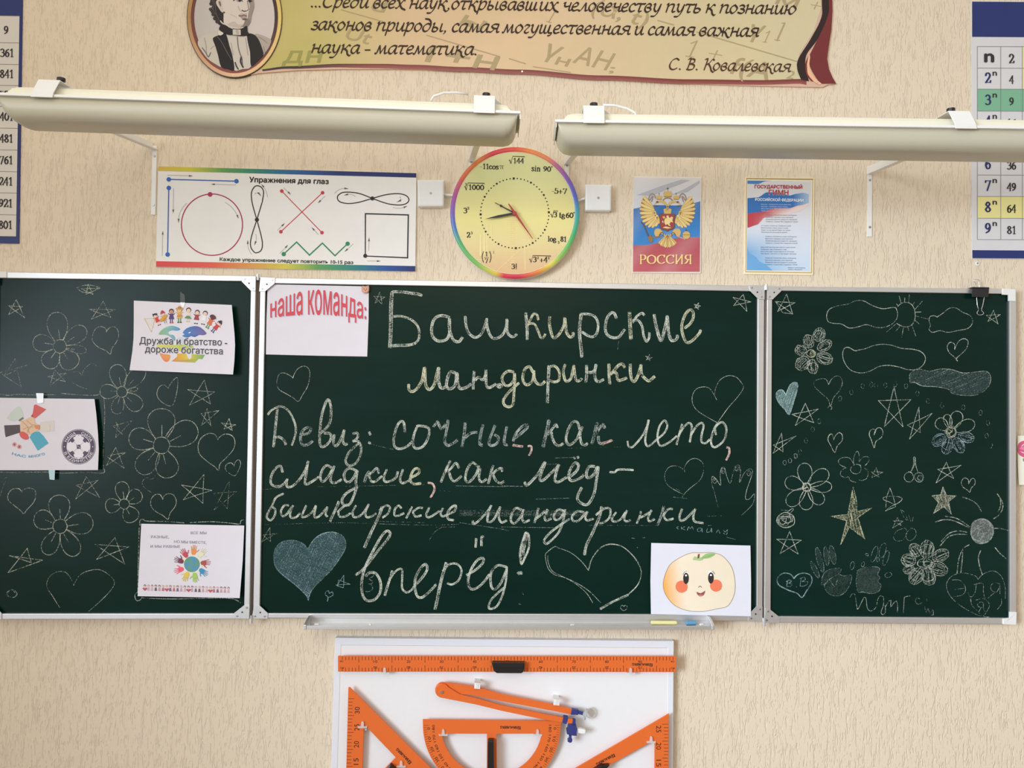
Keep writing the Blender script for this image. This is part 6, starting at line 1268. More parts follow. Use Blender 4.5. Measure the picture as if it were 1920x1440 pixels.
for x, y in nums('205 95 165 110 250 60'): d.scrib('H', x, y, 13, 18, 3.5, .26, CGR, 1.6)
d.done('faint arc of wiped chalk dots')
f = flower('R', 'H', 330, 295, 33, [(97, 182, 105), (38, 200, 105), (2, 188, 82), (-44, 170, 92), (268, 168, 100), (222, 195, 100), (163, 168, 100)], lw=6, cov=.54, tick=False); f.scrib('H', 330, 295, 30, 30, 5, .6, (.7, .7, .56), 4); f.done('seven-petalled chalk flower with filled centre')
Chalk('chalk_flower', 'R').st('H', 4.5, '735 130 700 122 668 140 660 170 690 194 725 185 738 155 730 128;685 130 682 80 700 32 715 28 724 60 722 100;725 105 750 70 792 68 795 100 765 135;680 115 650 75 600 72 568 95 580 125 620 145;625 148 590 170 585 205 620 222 640 215;645 215 660 245 700 258;765 152 790 175 782 225 750 242 725 240', .38).done()
star('R', 'H', 0, 0, 0, lw=4, cov=.38, raw='852 148 872 218 815 180 902 182 818 222 852 148')
c = Chalk('chalk_cherries', 'R'); c.st('H', 7, '1130 75 1138 66 1145 75', .6); c.st('H', 5, '1132 75 1130 130 1110 180;1145 75 1150 135 1165 180;1140 80 1140 120 1118 170;1095 180 1070 195 1062 225 1080 250 1110 252 1132 225 1120 190 1095 178;1172 185 1145 195 1140 225 1160 252 1190 252 1206 225 1195 192 1172 185', .5); c.scrib('H', 1180, 225, 22, 22, 4, .26, CGR, 3); c.done('pair of chalk cherries')
star('R', 'H', 0, 0, 0, lw=5.5, cov=.54, raw='1378 108 1432 228 1312 160 1487 130 1300 262 1378 108'); heart('R', 'H', '1545 265 1540 235 1510 226 1490 255 1500 290 1535 315 1552 332 1565 300 1592 270 1590 235 1568 230 1545 268', lw=5.5, cov=.52).done()
sp = tp('H', '672 318 704 478 816 450 712 522 766 682 650 592 585 726 630 546 514 512 640 498'); c = Chalk('chalk_star', 'R'); c.fill(sp, .12, (.60, .60, .38)); c.hatch(sp, 1.35, 3.2, 1.7, .34, (.72, .70, .44)); c.raw(sp + sp[:1], 1.7, .5, (.70, .69, .48)); c.st('H', 10, '678 295 700 380 706 470;720 540 745 640 765 680;690 380 670 470 660 580', .34, (.72, .71, .46), sm=3); c.done('big yellow-white filled chalk star')
sp = tp('H', '1352 292 1378 356 1452 358 1394 402 1415 498 1358 440 1280 492 1318 410 1270 356 1335 352'); c = Chalk('chalk_star', 'R'); c.fill(sp, .14, (.6, .62, .45)); c.hatch(sp, 1.2, 2.4, 1.4, .40, (.74, .73, .54)); c.raw(sp + sp[:1], 1.4, .52); c.done('smaller filled chalk star beside the big chalk swirl')
c = Chalk('chalk_star', 'R'); c.st('H', 5, '955 300 930 370 924 445;955 300 980 370 998 442;920 472 960 455 998 440;1000 430 950 405 908 388 910 370 960 362 1020 366 1046 382 1020 410 960 440 922 470', .5); c.done()
star('R', 'H', 0, 0, 0, lw=4, cov=.42, raw='1010 522 1038 582 980 545 1054 548 974 600 1010 522'); star('R', 'H', 0, 0, 0, lw=6, cov=.5, raw='202 625 266 795 106 684 290 692 130 792 202 625')
c = Chalk('chalk_ball', 'R'); c.scrib('H', 175, 540, 70, 58, 5, .5, CW, 7); c.st('H', 5, '185 480 220 455 230 462 205 490;140 465 190 468', .4); c.done('scribbled round chalk fruit')
c = Chalk('chalk_cherries', 'R'); c.st('H', 3.5, '1070 600 1010 620 982 665 1000 695 1050 690 1082 640 1070 600;1110 602 1078 640 1080 680 1110 695 1148 660 1145 615 1110 600;1035 465 1060 480 1090 545 1060 520 1038 470;1095 500 1110 550;1130 515 1122 550', .26); c.done('faint chalk cherries')
sw = spline(tp('H', '1640 530 1590 545 1562 590 1565 655 1595 705 1645 718 1700 695 1732 640 1725 580 1690 545 1640 530'), 4); c = Chalk('chalk_swirl', 'R'); c.fill(sw, .34, (.42, .46, .42)); c.scrib('H', 1645, 624, 86, 92, 5, .36, CGR, 9); c.raw(sw, 1.4, .4, CGR)
c.st('H', 8, '1500 368 1560 390 1610 425 1640 475;1760 345 1795 400 1800 450 1775 500 1732 530;1780 370 1785 430 1765 480;1295 555 1360 538 1440 548 1550 600;1370 512 1460 530 1552 590;1330 735 1390 670 1450 648 1535 648;1340 700 1400 640 1470 622 1530 632;1740 602 1790 605 1838 618;1548 726 1500 760 1470 840 1458 940;1500 760 1496 850 1485 940;1635 770 1618 820 1628 890 1648 950;1742 745 1780 790 1825 830', .38, CW); c.done('grey filled chalk circle with curved rays')
f = Chalk('chalk_flower', 'R')
for x, y, rx, ry, ro in ((1232, 760, 52, 64, .1), (1145, 765, 42, 50, -.6), (1095, 840, 52, 48, 0), (1335, 805, 62, 46, -.3), (1320, 905, 66, 52, .4), (1245, 965, 50, 62, -.2), (1152, 960, 52, 62, .3), (1095, 910, 40, 30, -.3)): f.petal('H', 1215, 865, x, y, rx * 1.05, ry * 1.05, .44)
f.scrib('H', 1215, 865, 60, 36, 4, .44, CW, 5); f.done('big scribbled chalk flower near the bottom of the right wing')
h = heart('R', 'H', '235 978 205 945 152 940 112 975 120 1025 190 1065 258 1090 295 1120 330 1070 368 1005 360 957 312 938 262 950 235 978', lw=9, cov=.56, col=CBL); h.st('H', 6, '186 1000 180 1036;178 1002 200 990 216 1000 196 1013 220 1020 208 1038 180 1038;252 1040 256 1044;288 982 280 1034;276 982 308 970 320 986 296 1002 336 1002 334 1022 304 1036 278 1034', .42, CBL); h.done('blue chalk heart with letters inside')
h = Chalk('chalk_handprint', 'R')
for x, y, rx, ry, ro in ((392, 912, 18, 68, -.45), (428, 838, 22, 96, -.25), (478, 810, 18, 72, -.12), (525, 802, 22, 72, -.2)): h.st('H', 4, ' '.join(f'{x + rx * math.cos(a) * math.cos(ro) - ry * math.sin(a) * math.sin(ro):.0f} {y + rx * math.cos(a) * math.sin(ro) + ry * math.sin(a) * math.cos(ro):.0f}' for a in (6.283 * i / 10 for i in range(11))), .30, CGR); h.fill([TH(x + rx * math.cos(a) * math.cos(ro) - ry * math.sin(a) * math.sin(ro), y + rx * math.cos(a) * math.sin(ro) + ry * math.sin(a) * math.cos(ro)) for a in (6.283 * i / 14 for i in range(14))], .14, (.14, .19, .17))
h.st('H', 4, '440 1020 450 960 490 915 580 900 575 940 500 985 470 1020 440 1025;580 950 610 960 665 955 660 1010 620 1080 560 1110 500 1095 465 1050 470 1010;500 985 540 1040 560 990', .30, CGR); h.fill(spline(tp('H', '440 1020 450 960 490 915 580 900 582 950 665 955 660 1010 620 1080 560 1110 500 1095 465 1050'), 3), .14, (.14, .19, .17)); h.done('faint chalk handprint with open fingers')
h = Chalk('chalk_handprint', 'R')
for x, y, rx, ry, ro in ((672, 882, 14, 30, .2), (752, 872, 11, 20, .3), (838, 796, 20, 62, .3), (900, 768, 24, 56, .25), (925, 825, 18, 58, .3), (865, 838, 10, 18, 0), (942, 952, 26, 18, -.3), (782, 800, 12, 8, .5)): h.st('H', 4, ' '.join(f'{x + rx * math.cos(a) * math.cos(ro) - ry * math.sin(a) * math.sin(ro):.0f} {y + rx * math.cos(a) * math.sin(ro) + ry * math.sin(a) * math.cos(ro):.0f}' for a in (6.283 * i / 10 for i in range(11))), .34, CGR)
q = spline(tp('H', '710 920 760 895 840 890 878 905 862 950 880 970 865 1000 888 1030 870 1075 820 1092 750 1080 712 1078 700 1000'), 3); h.fill(q, .20, (.16, .21, .19)); h.raw(q + q[:1], 1.1, .3, CGR); h.done('faint chalk handprint with blurred palm')
h = heart('R', 'H', '1615 985 1590 957 1500 937 1420 960 1379 1020 1400 1100 1480 1180 1600 1248 1660 1265 1700 1268;1615 985 1660 942 1730 922 1788 960 1818 1040 1820 1128', lw=4, cov=.32); h.st('H', 4, '1420 990 1480 993 1522 1050 1500 1100 1430 1115;1440 1062 1520 1050;1542 1085 1552 1112 1575 1112 1596 1070 1600 1028;1585 1025 1650 1015 1655 1080 1665 1122;1780 1020 1735 1010 1710 1040 1720 1070 1755 1080 1775 1040;1778 1020 1780 1100;1752 1080 1720 1100 1690 1128;1560 1130 1570 1180 1610 1220 1650 1262 1690 1210 1700 1170 1660 1130 1600 1140;1655 1200 1620 1190 1612 1170 1635 1155 1655 1165 1655 1200 1672 1235;1640 1195 1620 1228;1790 1130 1790 1170 1760 1210', .32); h.done('large thin chalk heart with a name inside')
Chalk('chalk_lettering', 'R').st('H', 5, '655 1120 670 1095 692 1098 700 1150 712 1208 740 1160 760 1122 775 1130 785 1200 812 1222 850 1195 862 1140 880 1110 905 1120 905 1180 888 1230 900 1250 920 1230 918 1180;922 1190 945 1150 962 1145 960 1190 985 1160 1005 1150 1012 1190 1010 1230;1062 1120 1055 1235;1062 1120 1085 1112 1105 1110', .42).done('wavy chalk scrawl at the bottom of the right wing')
Chalk('chalk_lettering', 'R').st('H', 4.5, '1175 1130 1155 1125 1145 1150 1165 1172 1195 1160;1230 1130 1232 1145;1215 1190 1225 1230 1240 1205 1255 1240 1275 1210 1280 1250 1265 1252', .3, CGR).done('faint chalk letters at the bottom of the right wing')

# ------------------------------------------------------------------ sheets fixed to the chalkboard and wall
PW = rgb(216, 213, 222)
def sheet(name, outline, pl, label, cat='paper sheet', white=PW):
    cx = sum(p[0] for p in outline) / len(outline); cy = max(p[1] for p in outline)
    mb = MB(); mb.slab(outline, pl, .0006, M_PRINT, white); return tag(mb.build(name, origin=pl.pt(cx, cy)), label, cat)
f_ = .0004
# team sheet
CS = Pl(AC - .008 + .0025); tc = TCc
s = sheet('team_sheet', [TCc(x, y) for x, y in nums('128 132 886 148 884 400 874 674 500 668 114 658 118 400')], CS, 'white paper sheet with arched red heading and magnet in the corner of the centre panel')
def arch(u, v): x = 148 + (866 - 148) * u; top = 290 - 118 * math.sin(math.pi * min(1, max(0, .02 + u * .96))) ** .9 + 12 * u; bt = 380 - 30 * math.sin(math.pi * u) + 12 * u; k = v / XH; return x, bt + (top - bt) * k
mb = MB()
for k, (dx, dy, c_) in enumerate(((-5, 2, (212, 213, 224)), (5, -2, (212, 213, 224)), (8, 7, (205, 206, 220)), (0, 8, (205, 206, 220)), (5, 5, (176, 180, 202)), (3, 3, (160, 165, 190)), (0, 0, (205, 72, 84)))):
    text_fn(mb, 'наша команда:', lambda u, v: (lambda q: TCc(q[0] + dx, q[1] + dy))(arch(u, v)), CS, .0003 + .00045 * (k / 6), rgb(*c_), bold=.012 if k == 6 else 0)
mb.build('lettering', s)
mb = MB(); P = CS
mb.slab([TCc(x, y) for x, y in nums('830 148 842 142 852 146 866 146 884 140 887 150 886 182 872 196 846 196 832 184')], Pl(AC + .004), .0095, mat('tan_magnet', (.62, .33, .24, 1), rough=.5)); mg = tag(mb.build('fridge_magnet', origin=Pl(AC).pt(*TCc(858, 196)), bevel=.0012), 'small tan animal-head magnet on the corner of the sheet with red heading', 'magnet')
mb = MB(); mp2 = Pl(AC + .004)
for st, c_ in (('840 160 878 162 876 184 858 190 842 184', (214, 160, 138)), ('846 164 854 164 854 170 846 170', (70, 40, 36)), ('864 165 872 165 872 171 864 171', (70, 40, 36)), ('852 176 868 176 860 184', (170, 70, 70))): mb.poly([TCc(x, y) for x, y in nums(st)], mp2, f_ + .0002 * (c_[0] < 200), rgb(*c_))
mb.build('printed_face', mg)
# friendship sheet
TQ = T(240, 540, 1779 / 210); ol = [TQ(x, y) for x, y in nums('92 200 900 236 1648 270 1690 720 1700 900 1690 1150 1668 1374 900 1342 24 1305 70 1000 88 800 92 500')]
FS = tilt((*TQ(92, 200), AL - .004), (*TQ(1648, 270), AL + .010), (*TQ(24, 1305), AL + .004))
s = sheet('friendship_sheet', ol, FS, 'white paper sheet with cartoon children over a rainbow globe on the left wing')
mb = MB()
def q_(st, c_, e=f_, sm=0, g=None):
    p = nums(st); p = spline(p, sm, True) if sm else p; mb.poly([TQ(x, y) for x, y in p], FS, e, (g if g else rgb(*c_)))
def gx(stops, ax=0):
    def f(px, py): z = ((px - 240) if ax == 0 else (py - 540)) * 1779 / 210; return ramp(stops, z)
    return f
q_('485 735 540 660 620 615 700 600 780 620 832 658 770 680 700 672 640 700 660 740 720 745 752 800 740 840 690 800 660 770 600 745 540 742', None, f_, 2, gx([(485, rgb(130, 175, 110)), (600, rgb(150, 190, 170)), (830, rgb(75, 140, 195))]))
q_('868 710 930 640 1050 605 1150 625 1250 720 1190 750 1130 745 1060 780 1000 765 940 790 860 760 900 735', None, f_, 2, gx([(868, rgb(70, 130, 190)), (1050, rgb(62, 92, 160)), (1250, rgb(110, 95, 150))])); q_('960 705 1000 695 985 715 965 722', (225, 228, 235), f_ * 2)
q_('780 800 860 780 880 820 870 900 820 880', (190, 205, 222), f_, 2); q_('1000 800 1040 770 1100 790 1040 830', (210, 218, 228), f_, 2)
q_('455 905 600 890 700 905 840 900 960 910 1040 930 1000 1000 880 1020 800 1000 640 960 520 960 460 930', None, f_, 2, gx([(455, rgb(205, 205, 110)), (700, rgb(212, 200, 60)), (1040, rgb(165, 190, 85))]))
q_('500 1030 560 1050 660 1060 670 1110 640 1165 590 1170 540 1120', None, f_, 2, gx([(500, rgb(225, 150, 105)), (600, rgb(218, 105, 70)), (670, rgb(225, 150, 60))]))
q_('690 1165 780 1090 780 1040 920 1040 950 1110 980 1135 1010 1100 1010 1050 1220 1062 1180 1130 1120 1125 1060 1185', None, f_, 0, gx([(690, rgb(205, 130, 85)), (800, rgb(220, 165, 60)), (950, rgb(218, 190, 60)), (1100, rgb(150, 180, 80)), (1220, rgb(105, 160, 95))])); mb.build('globe_picture', s)
mb = MB()
def kid(x, y, sc, rot, hair, skin, top, bot, shoe, hat=None, wide=1.0):
    c0, s0 = math.cos(rot), math.sin(rot); F = lambda a, b: TQ(x + (a * c0 - b * s0) * sc, y + (a * s0 + b * c0) * sc)
    P_ = lambda pts, c_, e: mb.poly([F(*p) for p in pts], FS, e, rgb(*c_))
    el = lambda cx, cy, rx, ry: [(cx + rx * math.cos(a), cy + ry * math.sin(a)) for a in (6.283 * i / 14 for i in range(14))]
    P_([(-26, 120), (-8, 120), (-8, 200), (-26, 200)], bot, f_); P_([(8, 120), (26, 120), (26, 200), (8, 200)], bot, f_); P_(el(-20, 205, 18, 10), shoe, f_ * 2); P_(el(20, 205, 18, 10), shoe, f_ * 2)
    P_([(-24, 40), (24, 40), (46 * wide, 140), (-46 * wide, 140)], top, f_ * 2); P_([(-24, 48), (-62, 30), (-66, 42), (-26, 72)], top, f_); P_([(24, 48), (62, 30), (66, 42), (26, 72)], top, f_)
    P_(el(0, -4, 46, 46), hair, f_ * 2); P_(el(0, 8, 36, 34), skin, f_ * 3)
    if hat: P_(el(0, -18, 60 * hat[1], 20), hat[0], f_ * 4); P_([(-30, -20), (30, -20), (14, -62), (-14, -62)], hat[0], f_ * 4)
SK = (225, 195, 175)
mb.line([TQ(x, y) for x, y in nums('262 485 372 700 430 480')], 1.3, FS, f_, rgb(205, 180, 110), closed=True)
for t in (.2, .4, .6, .8): mb.line([TQ(262 + 160 * t, 490 - 4 * t), TQ(300 + 130 * t, 560 + 100 * t)], .5, FS, f_, rgb(215, 200, 150))
kid(432, 440, .78, -.42, (50, 45, 50), SK, (205, 60, 55), (225, 200, 185), (150, 50, 60)); mb.poly([TQ(x, y) for x, y in nums('385 405 420 420 458 395 460 432 420 430 392 442')], FS, f_ * 5, rgb(45, 42, 48))
kid(552, 405, .82, -.3, (170, 60, 70), SK, (200, 165, 90), (140, 150, 160), (225, 215, 215), ((185, 60, 75), .7)); mb.poly([TQ(x, y) for x, y in nums('500 500 560 450 625 420 630 440 560 520 515 540')], FS, f_ * 5, rgb(205, 150, 60))
kid(690, 372, .88, 0, (75, 50, 50), (190, 140, 110), (85, 60, 115), (90, 60, 110), (170, 60, 80), None, 1.1); kid(818, 345, .98, 0, (110, 75, 50), (222, 185, 130), (212, 165, 85), (85, 140, 80), (80, 55, 45), ((196, 150, 95), 1.1))
for k in (430, 450): mb.line([TQ(775, k), TQ(868, k)], .8, FS, f_ * 5, rgb(185, 110, 90))
kid(962, 352, .88, .05, (80, 55, 55), SK, (225, 205, 200), (225, 200, 180), (200, 190, 150)); mb.poly([TQ(x, y) for x, y in nums('930 440 975 442 1005 490 895 478')], FS, f_ * 5, rgb(90, 140, 90)); kid(1100, 388, .86, .12, (80, 55, 60), SK, (160, 65, 70), (225, 222, 226), (50, 45, 50), None, 1.1); kid(1226, 402, .86, .2, (75, 55, 55), SK, (228, 224, 228), (224, 222, 228), (50, 45, 50))
kid(1345, 470, .9, .5, (130, 60, 60), (120, 70, 60), (205, 110, 70), (95, 140, 80), (90, 130, 80)); mb.poly([TQ(x, y) for x, y in nums('1296 450 1310 425 1350 420 1390 450 1398 495 1360 490 1330 500')], FS, f_ * 5, rgb(95, 50, 55)); kid(1452, 560, .86, .7, (70, 55, 60), SK, (190, 65, 70), (75, 80, 130), (70, 75, 120), ((75, 60, 70), .6)); mb.build('children_picture', s)
mb = MB(); GT = rgb(70, 70, 80)
for k in range(9):
    ox, oy = (1.15 * math.cos(k * .785), 1.15 * math.sin(k * .785)) if k < 8 else (0, 0); c_ = rgb(226, 224, 230) if k < 8 else GT; e = .00045 + .000035 * k + (.0003 if k == 8 else 0); b = .0 if k < 8 else .018
    for st, p0, p1, h in (('Дружба и братство -', (182, 886), (1572, 914), 12.6), ('дороже богатства', (270, 1018), (1502, 1054), 12.4)): p0, p1 = TQ(*p0), TQ(*p1); text(mb, st, (p0[0] + ox, p0[1] + oy), (p1[0] + ox, p1[1] + oy), h, FS, e, c_, bold=b)
mb.build('lettering', s)
M_TAPE = mat('shiny_tape', (.93, .93, .95, 1), rough=.15, alpha=.75)
mb = MB(); mb.poly([TQ(x, y) for x, y in nums('830 226 905 232 890 300 862 302 835 270')], FS, f_ * 5, (1, 1, 1, 1), M_TAPE); mb.poly([TQ(x, y) for x, y in nums('828 60 900 110 905 230 830 226')], Pl(AL - .0066), 0, (1, 1, 1, 1), mat('clear_tape', (.8, .85, .82, 1), rough=.25, alpha=.10)); mb.build('tape', s)
# joined hands sheet
TZ = T(0, 730, 1779 / 210); HS = tilt((*TZ(0, 130), AL - .005), (*TZ(1500, 155), AL + .004), (*TZ(0, 1280), AL - .003))
s = sheet('joined_hands_sheet', [TZ(x, y) for x, y in nums('-24 134 0 134 700 144 1500 154 1530 400 1556 700 1568 950 1555 1282 700 1284 -26 1284')], HS, 'white paper sheet with joined hands picture and round ball emblem, left wing')
mb = MB()
def z_(st, c_, e=f_, sm=0): p = nums(st); p = spline(p, sm, True) if sm else p; mb.poly([TZ(x, y) for x, y in p], HS, e, rgb(*c_))
z_('105 455 230 310 310 270 350 340 370 420 330 470 220 505', (196, 206, 198), f_, 2); z_('290 490 360 440 380 460 310 508', (120, 115, 112), f_ * 2); z_('65 572 315 562 322 685 90 760 78 700', (84, 76, 80)); z_('540 250 570 240 735 320 560 462 492 430 520 380', (205, 95, 92)); z_('500 405 530 420 500 440', (160, 60, 70), f_ * 2)
z_('470 760 520 680 620 670 690 740 772 855 600 975', (85, 165, 190)); z_('640 520 860 490 865 665 640 680', (212, 204, 204)); z_('745 560 790 555 790 665 750 668', (214, 206, 190), f_ * 2)
z_('330 500 400 480 480 440 545 462 560 540 620 565 630 640 540 680 470 725 420 700 330 680 322 560', (218, 188, 160), f_ * 2, 2); z_('540 570 630 565 628 640 560 620', (212, 140, 100), f_ * 3); z_('305 690 360 670 430 710 455 780 400 800 330 760', (212, 92, 90), f_ * 3, 2)
for a in ('340 500 440 600 430 690', '420 490 500 560 560 560', '360 640 440 600 540 600', '470 700 450 640 520 560'): mb.line([TZ(x, y) for x, y in spline(nums(a), 3)], .6, HS, f_ * 4, rgb(190, 150, 125))
for x, y in ((228, 875), (305, 912)):
    mb.disc(*TZ(x, y), 4.6, HS, f_, rgb(226, 190, 192), n=14)
    for k in range(4): a = k * math.pi / 4; mb.line([TZ(x - 30 * math.cos(a), y - 30 * math.sin(a)), TZ(x + 30 * math.cos(a), y + 30 * math.sin(a))], 1.0, HS, f_ * 2, rgb(176, 80, 92))
mb.build('hands_picture', s)
def arc_text(mb, st, c, r, a0, a1, h, pl, e, col, up=1, bold=.03, sy=1.0):
    def f(u, v):
        a = a0 + (a1 - a0) * u; rr = r + v / CAPH * h * up; return c[0] + rr * math.sin(a), c[1] - rr * math.cos(a) * sy
    text_fn(mb, st, f, pl, e, col, None, bold)
mb = MB(); arc_text(mb, 'НАС', TZ(455, 330), 89, math.radians(201), math.radians(183.5), 4.4, HS, f_, rgb(110, 165, 190), -1); arc_text(mb, 'МНОГО', TZ(455, 330), 89, math.radians(180), math.radians(160), 4.4, HS, f_, rgb(110, 165, 190), -1); mb.build('lettering', s)
mb = MB(); c = TZ(1248, 912); VI = rgb(84, 76, 96); WHT = rgb(222, 218, 226)
mb.disc(c[0], c[1], 32, HS, f_, VI, ry=33, n=48); mb.ring(c[0], c[1], 30.6, 31.6, .9, HS, f_ * 2, rgb(190, 186, 198)); mb.disc(c[0], c[1], 22.6, HS, f_ * 2, rgb(206, 202, 212), ry=23.4, n=40); mb.disc(c[0], c[1], 21, HS, f_ * 3, VI, ry=21.8, n=40)
for k in range(4):
    a = k * math.pi / 2; pts = []
    for i in range(20): t = 2 * math.pi * i / 20; w = 11.4 + 1.0 * math.sin(t * 9); pts.append((c[0] + 10.6 * math.sin(a) + w * math.cos(t), c[1] - 10.6 * math.cos(a) + w * math.sin(t) * .98))
    mb.poly(pts, HS, f_ * 4 + .00005 * k, WHT)
    mb.line([(c[0] + 2 * math.sin(a + .8), c[1] - 2 * math.cos(a + .8)), (c[0] + 14 * math.sin(a + .8), c[1] - 14 * math.cos(a + .8))], .6, HS, f_ * 5, rgb(150, 146, 160))
mb.poly([(c[0] - 4, c[1] - 3.5), (c[0] + 3, c[1] - 4), (c[0] + 4, c[1] + 3.5), (c[0] - 3, c[1] + 4)], HS, f_ * 6, VI); mb.line([(c[0] - 3, c[1] - 2), (c[0] + 3, c[1] + 2)], .7, HS, f_ * 7, WHT)
for a in (.785, 2.356, 3.927, 5.498): mb.poly([(c[0] + r * math.sin(a + d), c[1] - r * math.cos(a + d)) for r, d in ((14, -.22), (20.5, -.2), (20.5, .2), (14, .22))], HS, f_ * 6, VI)
arc_text(mb, 'НАША', c, 24.0, math.radians(-68), math.radians(-12), 4.8, HS, f_ * 3, WHT, 1, .015); arc_text(mb, 'СИЛА', c, 24.0, math.radians(12), math.radians(68), 4.8, HS, f_ * 3, WHT, 1, .015); arc_text(mb, 'В ЕДИНСТВЕ', c, 29.2, math.radians(248), math.radians(112), 4.8, HS, f_ * 3, WHT, -1, .015)
for sx in (-1, 1): mb.disc(c[0] + sx * 26.6, c[1], 1, HS, f_ * 3, WHT, n=8)
mb.build('ball_emblem', s)
mb = MB(); mb.poly([TZ(x, y) for x, y in nums('572 60 690 62 688 210 655 222 596 218')], HS, f_ * 6, (1, 1, 1, 1), M_TAPE)
mb.slab([TZ(x, y) for x, y in nums('770 1278 872 1284 866 1440 788 1432')], HS.off(.0008), .0004, mat('pale_blue_tape', (.45, .68, .72, 1), rough=.45)); mb.build('tape', s)
# painted hands sheet
TY2 = T(250, 970, 1920 / 220); AS = tilt((*TY2(130, 105), AL - .004), (*TY2(1815, 135), AL + .004), (*TY2(70, 1290), AL - .002))
s = sheet('painted_hands_sheet', [TY2(x, y) for x, y in nums('130 105 900 118 1815 135 1790 700 1740 1322 900 1305 70 1290 100 700')], AS, 'white paper sheet with ring of coloured hands around a globe, lower left wing')
mb = MB(); TXT = rgb(150, 148, 160)
for st, p0, p1 in (('ВСЕ МЫ', (938, 276), (1196, 276)), ('РАЗНЫЕ,', (288, 340), (582, 344)), ('НО МЫ ВМЕСТЕ,', (666, 418), (1195, 436)), ('И МЫ РАВНЫЕ', (280, 496), (765, 500))): text(mb, st, TY2(*p0), TY2(*p1), 5.0, AS, f_, TXT, bold=.012)
mb.build('lettering', s)
mb = MB()
for st in ('150 1170 215 1160 185 1195', '520 1165 580 1162 550 1198', '890 1170 945 1168 915 1205', '1235 1170 1290 1165 1262 1200'): pass
for i in range(24):
    x = 188 + i * 59.5; y = 1118 + i * 1.7; ht = i % 6 == 0
    mb.disc(*TY2(x, y), 2.4, AS, f_, rgb(*random.choice(((150, 110, 115), (195, 165, 155), (120, 90, 95)))), n=10); mb.disc(*TY2(x, y + 8), 1.7, AS, f_ * 2, rgb(215, 185, 175), n=8)
    if ht: mb.poly([TY2(x + a, y + b) for a, b in nums('-42 46 -20 30 0 44 20 30 42 46 0 86')], AS, f_ * 3, rgb(185, 85, 95))
    else: mb.poly([TY2(x + a, y + b) for a, b in nums('-14 26 14 26 22 80 -22 80')], AS, f_, rgb(*random.choice(((175, 110, 120), (190, 150, 160), (130, 100, 130), (200, 170, 175), (110, 90, 100)))))
mb.build('row_of_children_picture', s)
mb = MB(); c = TY2(958, 768)
V = [AS.pt(*c, f_ * 2)]; Cc = [rgb(85, 145, 165)]; n = 32; F = []
for j in (1, 2, 3):
    for i in range(n): t = 2 * math.pi * i / n; r = 14.8 * j / 3; V.append(AS.pt(c[0] + r * math.cos(t), c[1] + r * math.sin(t), f_ * 2)); q = .5 + .5 * math.sin(3 * t + j); Cc.append(mix(rgb(80, 140, 185), rgb(95, 150, 110), q))
for i in range(n): F.append((0, 1 + (i + 1) % n, 1 + i)); F += [(1 + k * n + i, 1 + k * n + (i + 1) % n, 1 + (k + 1) * n + (i + 1) % n, 1 + (k + 1) * n + i) for k in (0, 1)]
mb.mesh(V, F, M_PRINT, cols=Cc); mb.disc(c[0], c[1], 19.5, AS, f_, rgb(222, 218, 205), n=28)
for x, y, ang, c_ in ((985, 560, 5, (225, 140, 70)), (850, 610, -33, (190, 70, 85)), (770, 715, -68, (115, 55, 80)), (770, 855, -108, (225, 90, 115)), (870, 945, -155, (220, 190, 75)), (1005, 960, 172, (160, 195, 90)), (1125, 880, 128, (60, 140, 180)), (1155, 745, 85, (165, 80, 70)), (1110, 600, 42, (222, 216, 188))):
    a = math.radians(ang); F_ = lambda u, v: TY2(x + u * math.cos(a) - v * math.sin(a), y + u * math.sin(a) + v * math.cos(a))
    mb.poly([F_(u, v) for u, v in spline(nums('-38 0 -34 -30 34 -32 38 4 24 48 -22 50'), 3, True)], AS, f_ * 3, rgb(*c_))
    for u0, u1, v1 in ((-30, -48, -84), (-12, -16, -106), (8, 12, -108), (26, 40, -92)): mb.line([F_(u0, -20), F_(u1, v1)], lambda t: 1.9 - .7 * t, AS, f_ * 3, rgb(*c_))
    mb.line([F_(30, 10), F_(62, -10), F_(84, -34)], lambda t: 2.1 - .9 * t, AS, f_ * 3, rgb(*c_))
mb.build('hands_picture', s)
# mandarin drawing
MS = Pl(AC + .0036); s = sheet('mandarin_drawing', [TF(x, y) for x, y in nums('1124 712 1868 732 1873 1000 1872 1262 1500 1254 1122 1246 1118 1000')], MS, 'white paper sheet with a drawn smiling mandarin, lower right of the centre panel', 'drawing', rgb(214, 215, 225))
mb = MB(); outl = nums('1500 786 1420 788 1340 822 1270 870 1236 930 1216 1000 1218 1060 1245 1120 1300 1180 1380 1215 1460 1226 1540 1222 1620 1205 1690 1190 1730 1140 1752 1070 1750 980 1730 900 1690 840 1640 800 1570 784'); ou = spline([TF(x, y) for x, y in outl], 4, True)
ccx, ccy = TF(1485, 1005)
V = [MS.pt(ccx, ccy, f_)]; Cc = []; n = len(ou) - 1; F = []
skin = lambda x, y: mix(rgb(240, 168, 78), rgb(232, 218, 195), min(1, max(0, ((x - 1243) + (1090 - y) * .16) / 36)))
skin2 = lambda x, y: skin(x, y) if x < 1290 else mix(rgb(232, 218, 195), rgb(226, 214, 190), min(1, (x - 1290) / 80))
Cc.append(skin2(ccx, ccy))
for k in (.3, .6, .8, .9, 1.0):
    for x, y in ou[:-1]: xx, yy = ccx + (x - ccx) * k, ccy + (y - ccy) * k; V.append(MS.pt(xx, yy, f_)); Cc.append(skin2(xx, yy))
for i in range(n): F.append((0, 1 + i, 1 + (i + 1) % n)); F += [(1 + k * n + i, 1 + (k + 1) * n + i, 1 + (k + 1) * n + (i + 1) % n, 1 + k * n + (i + 1) % n) for k in range(4)]
F = [f[::-1] for f in F]
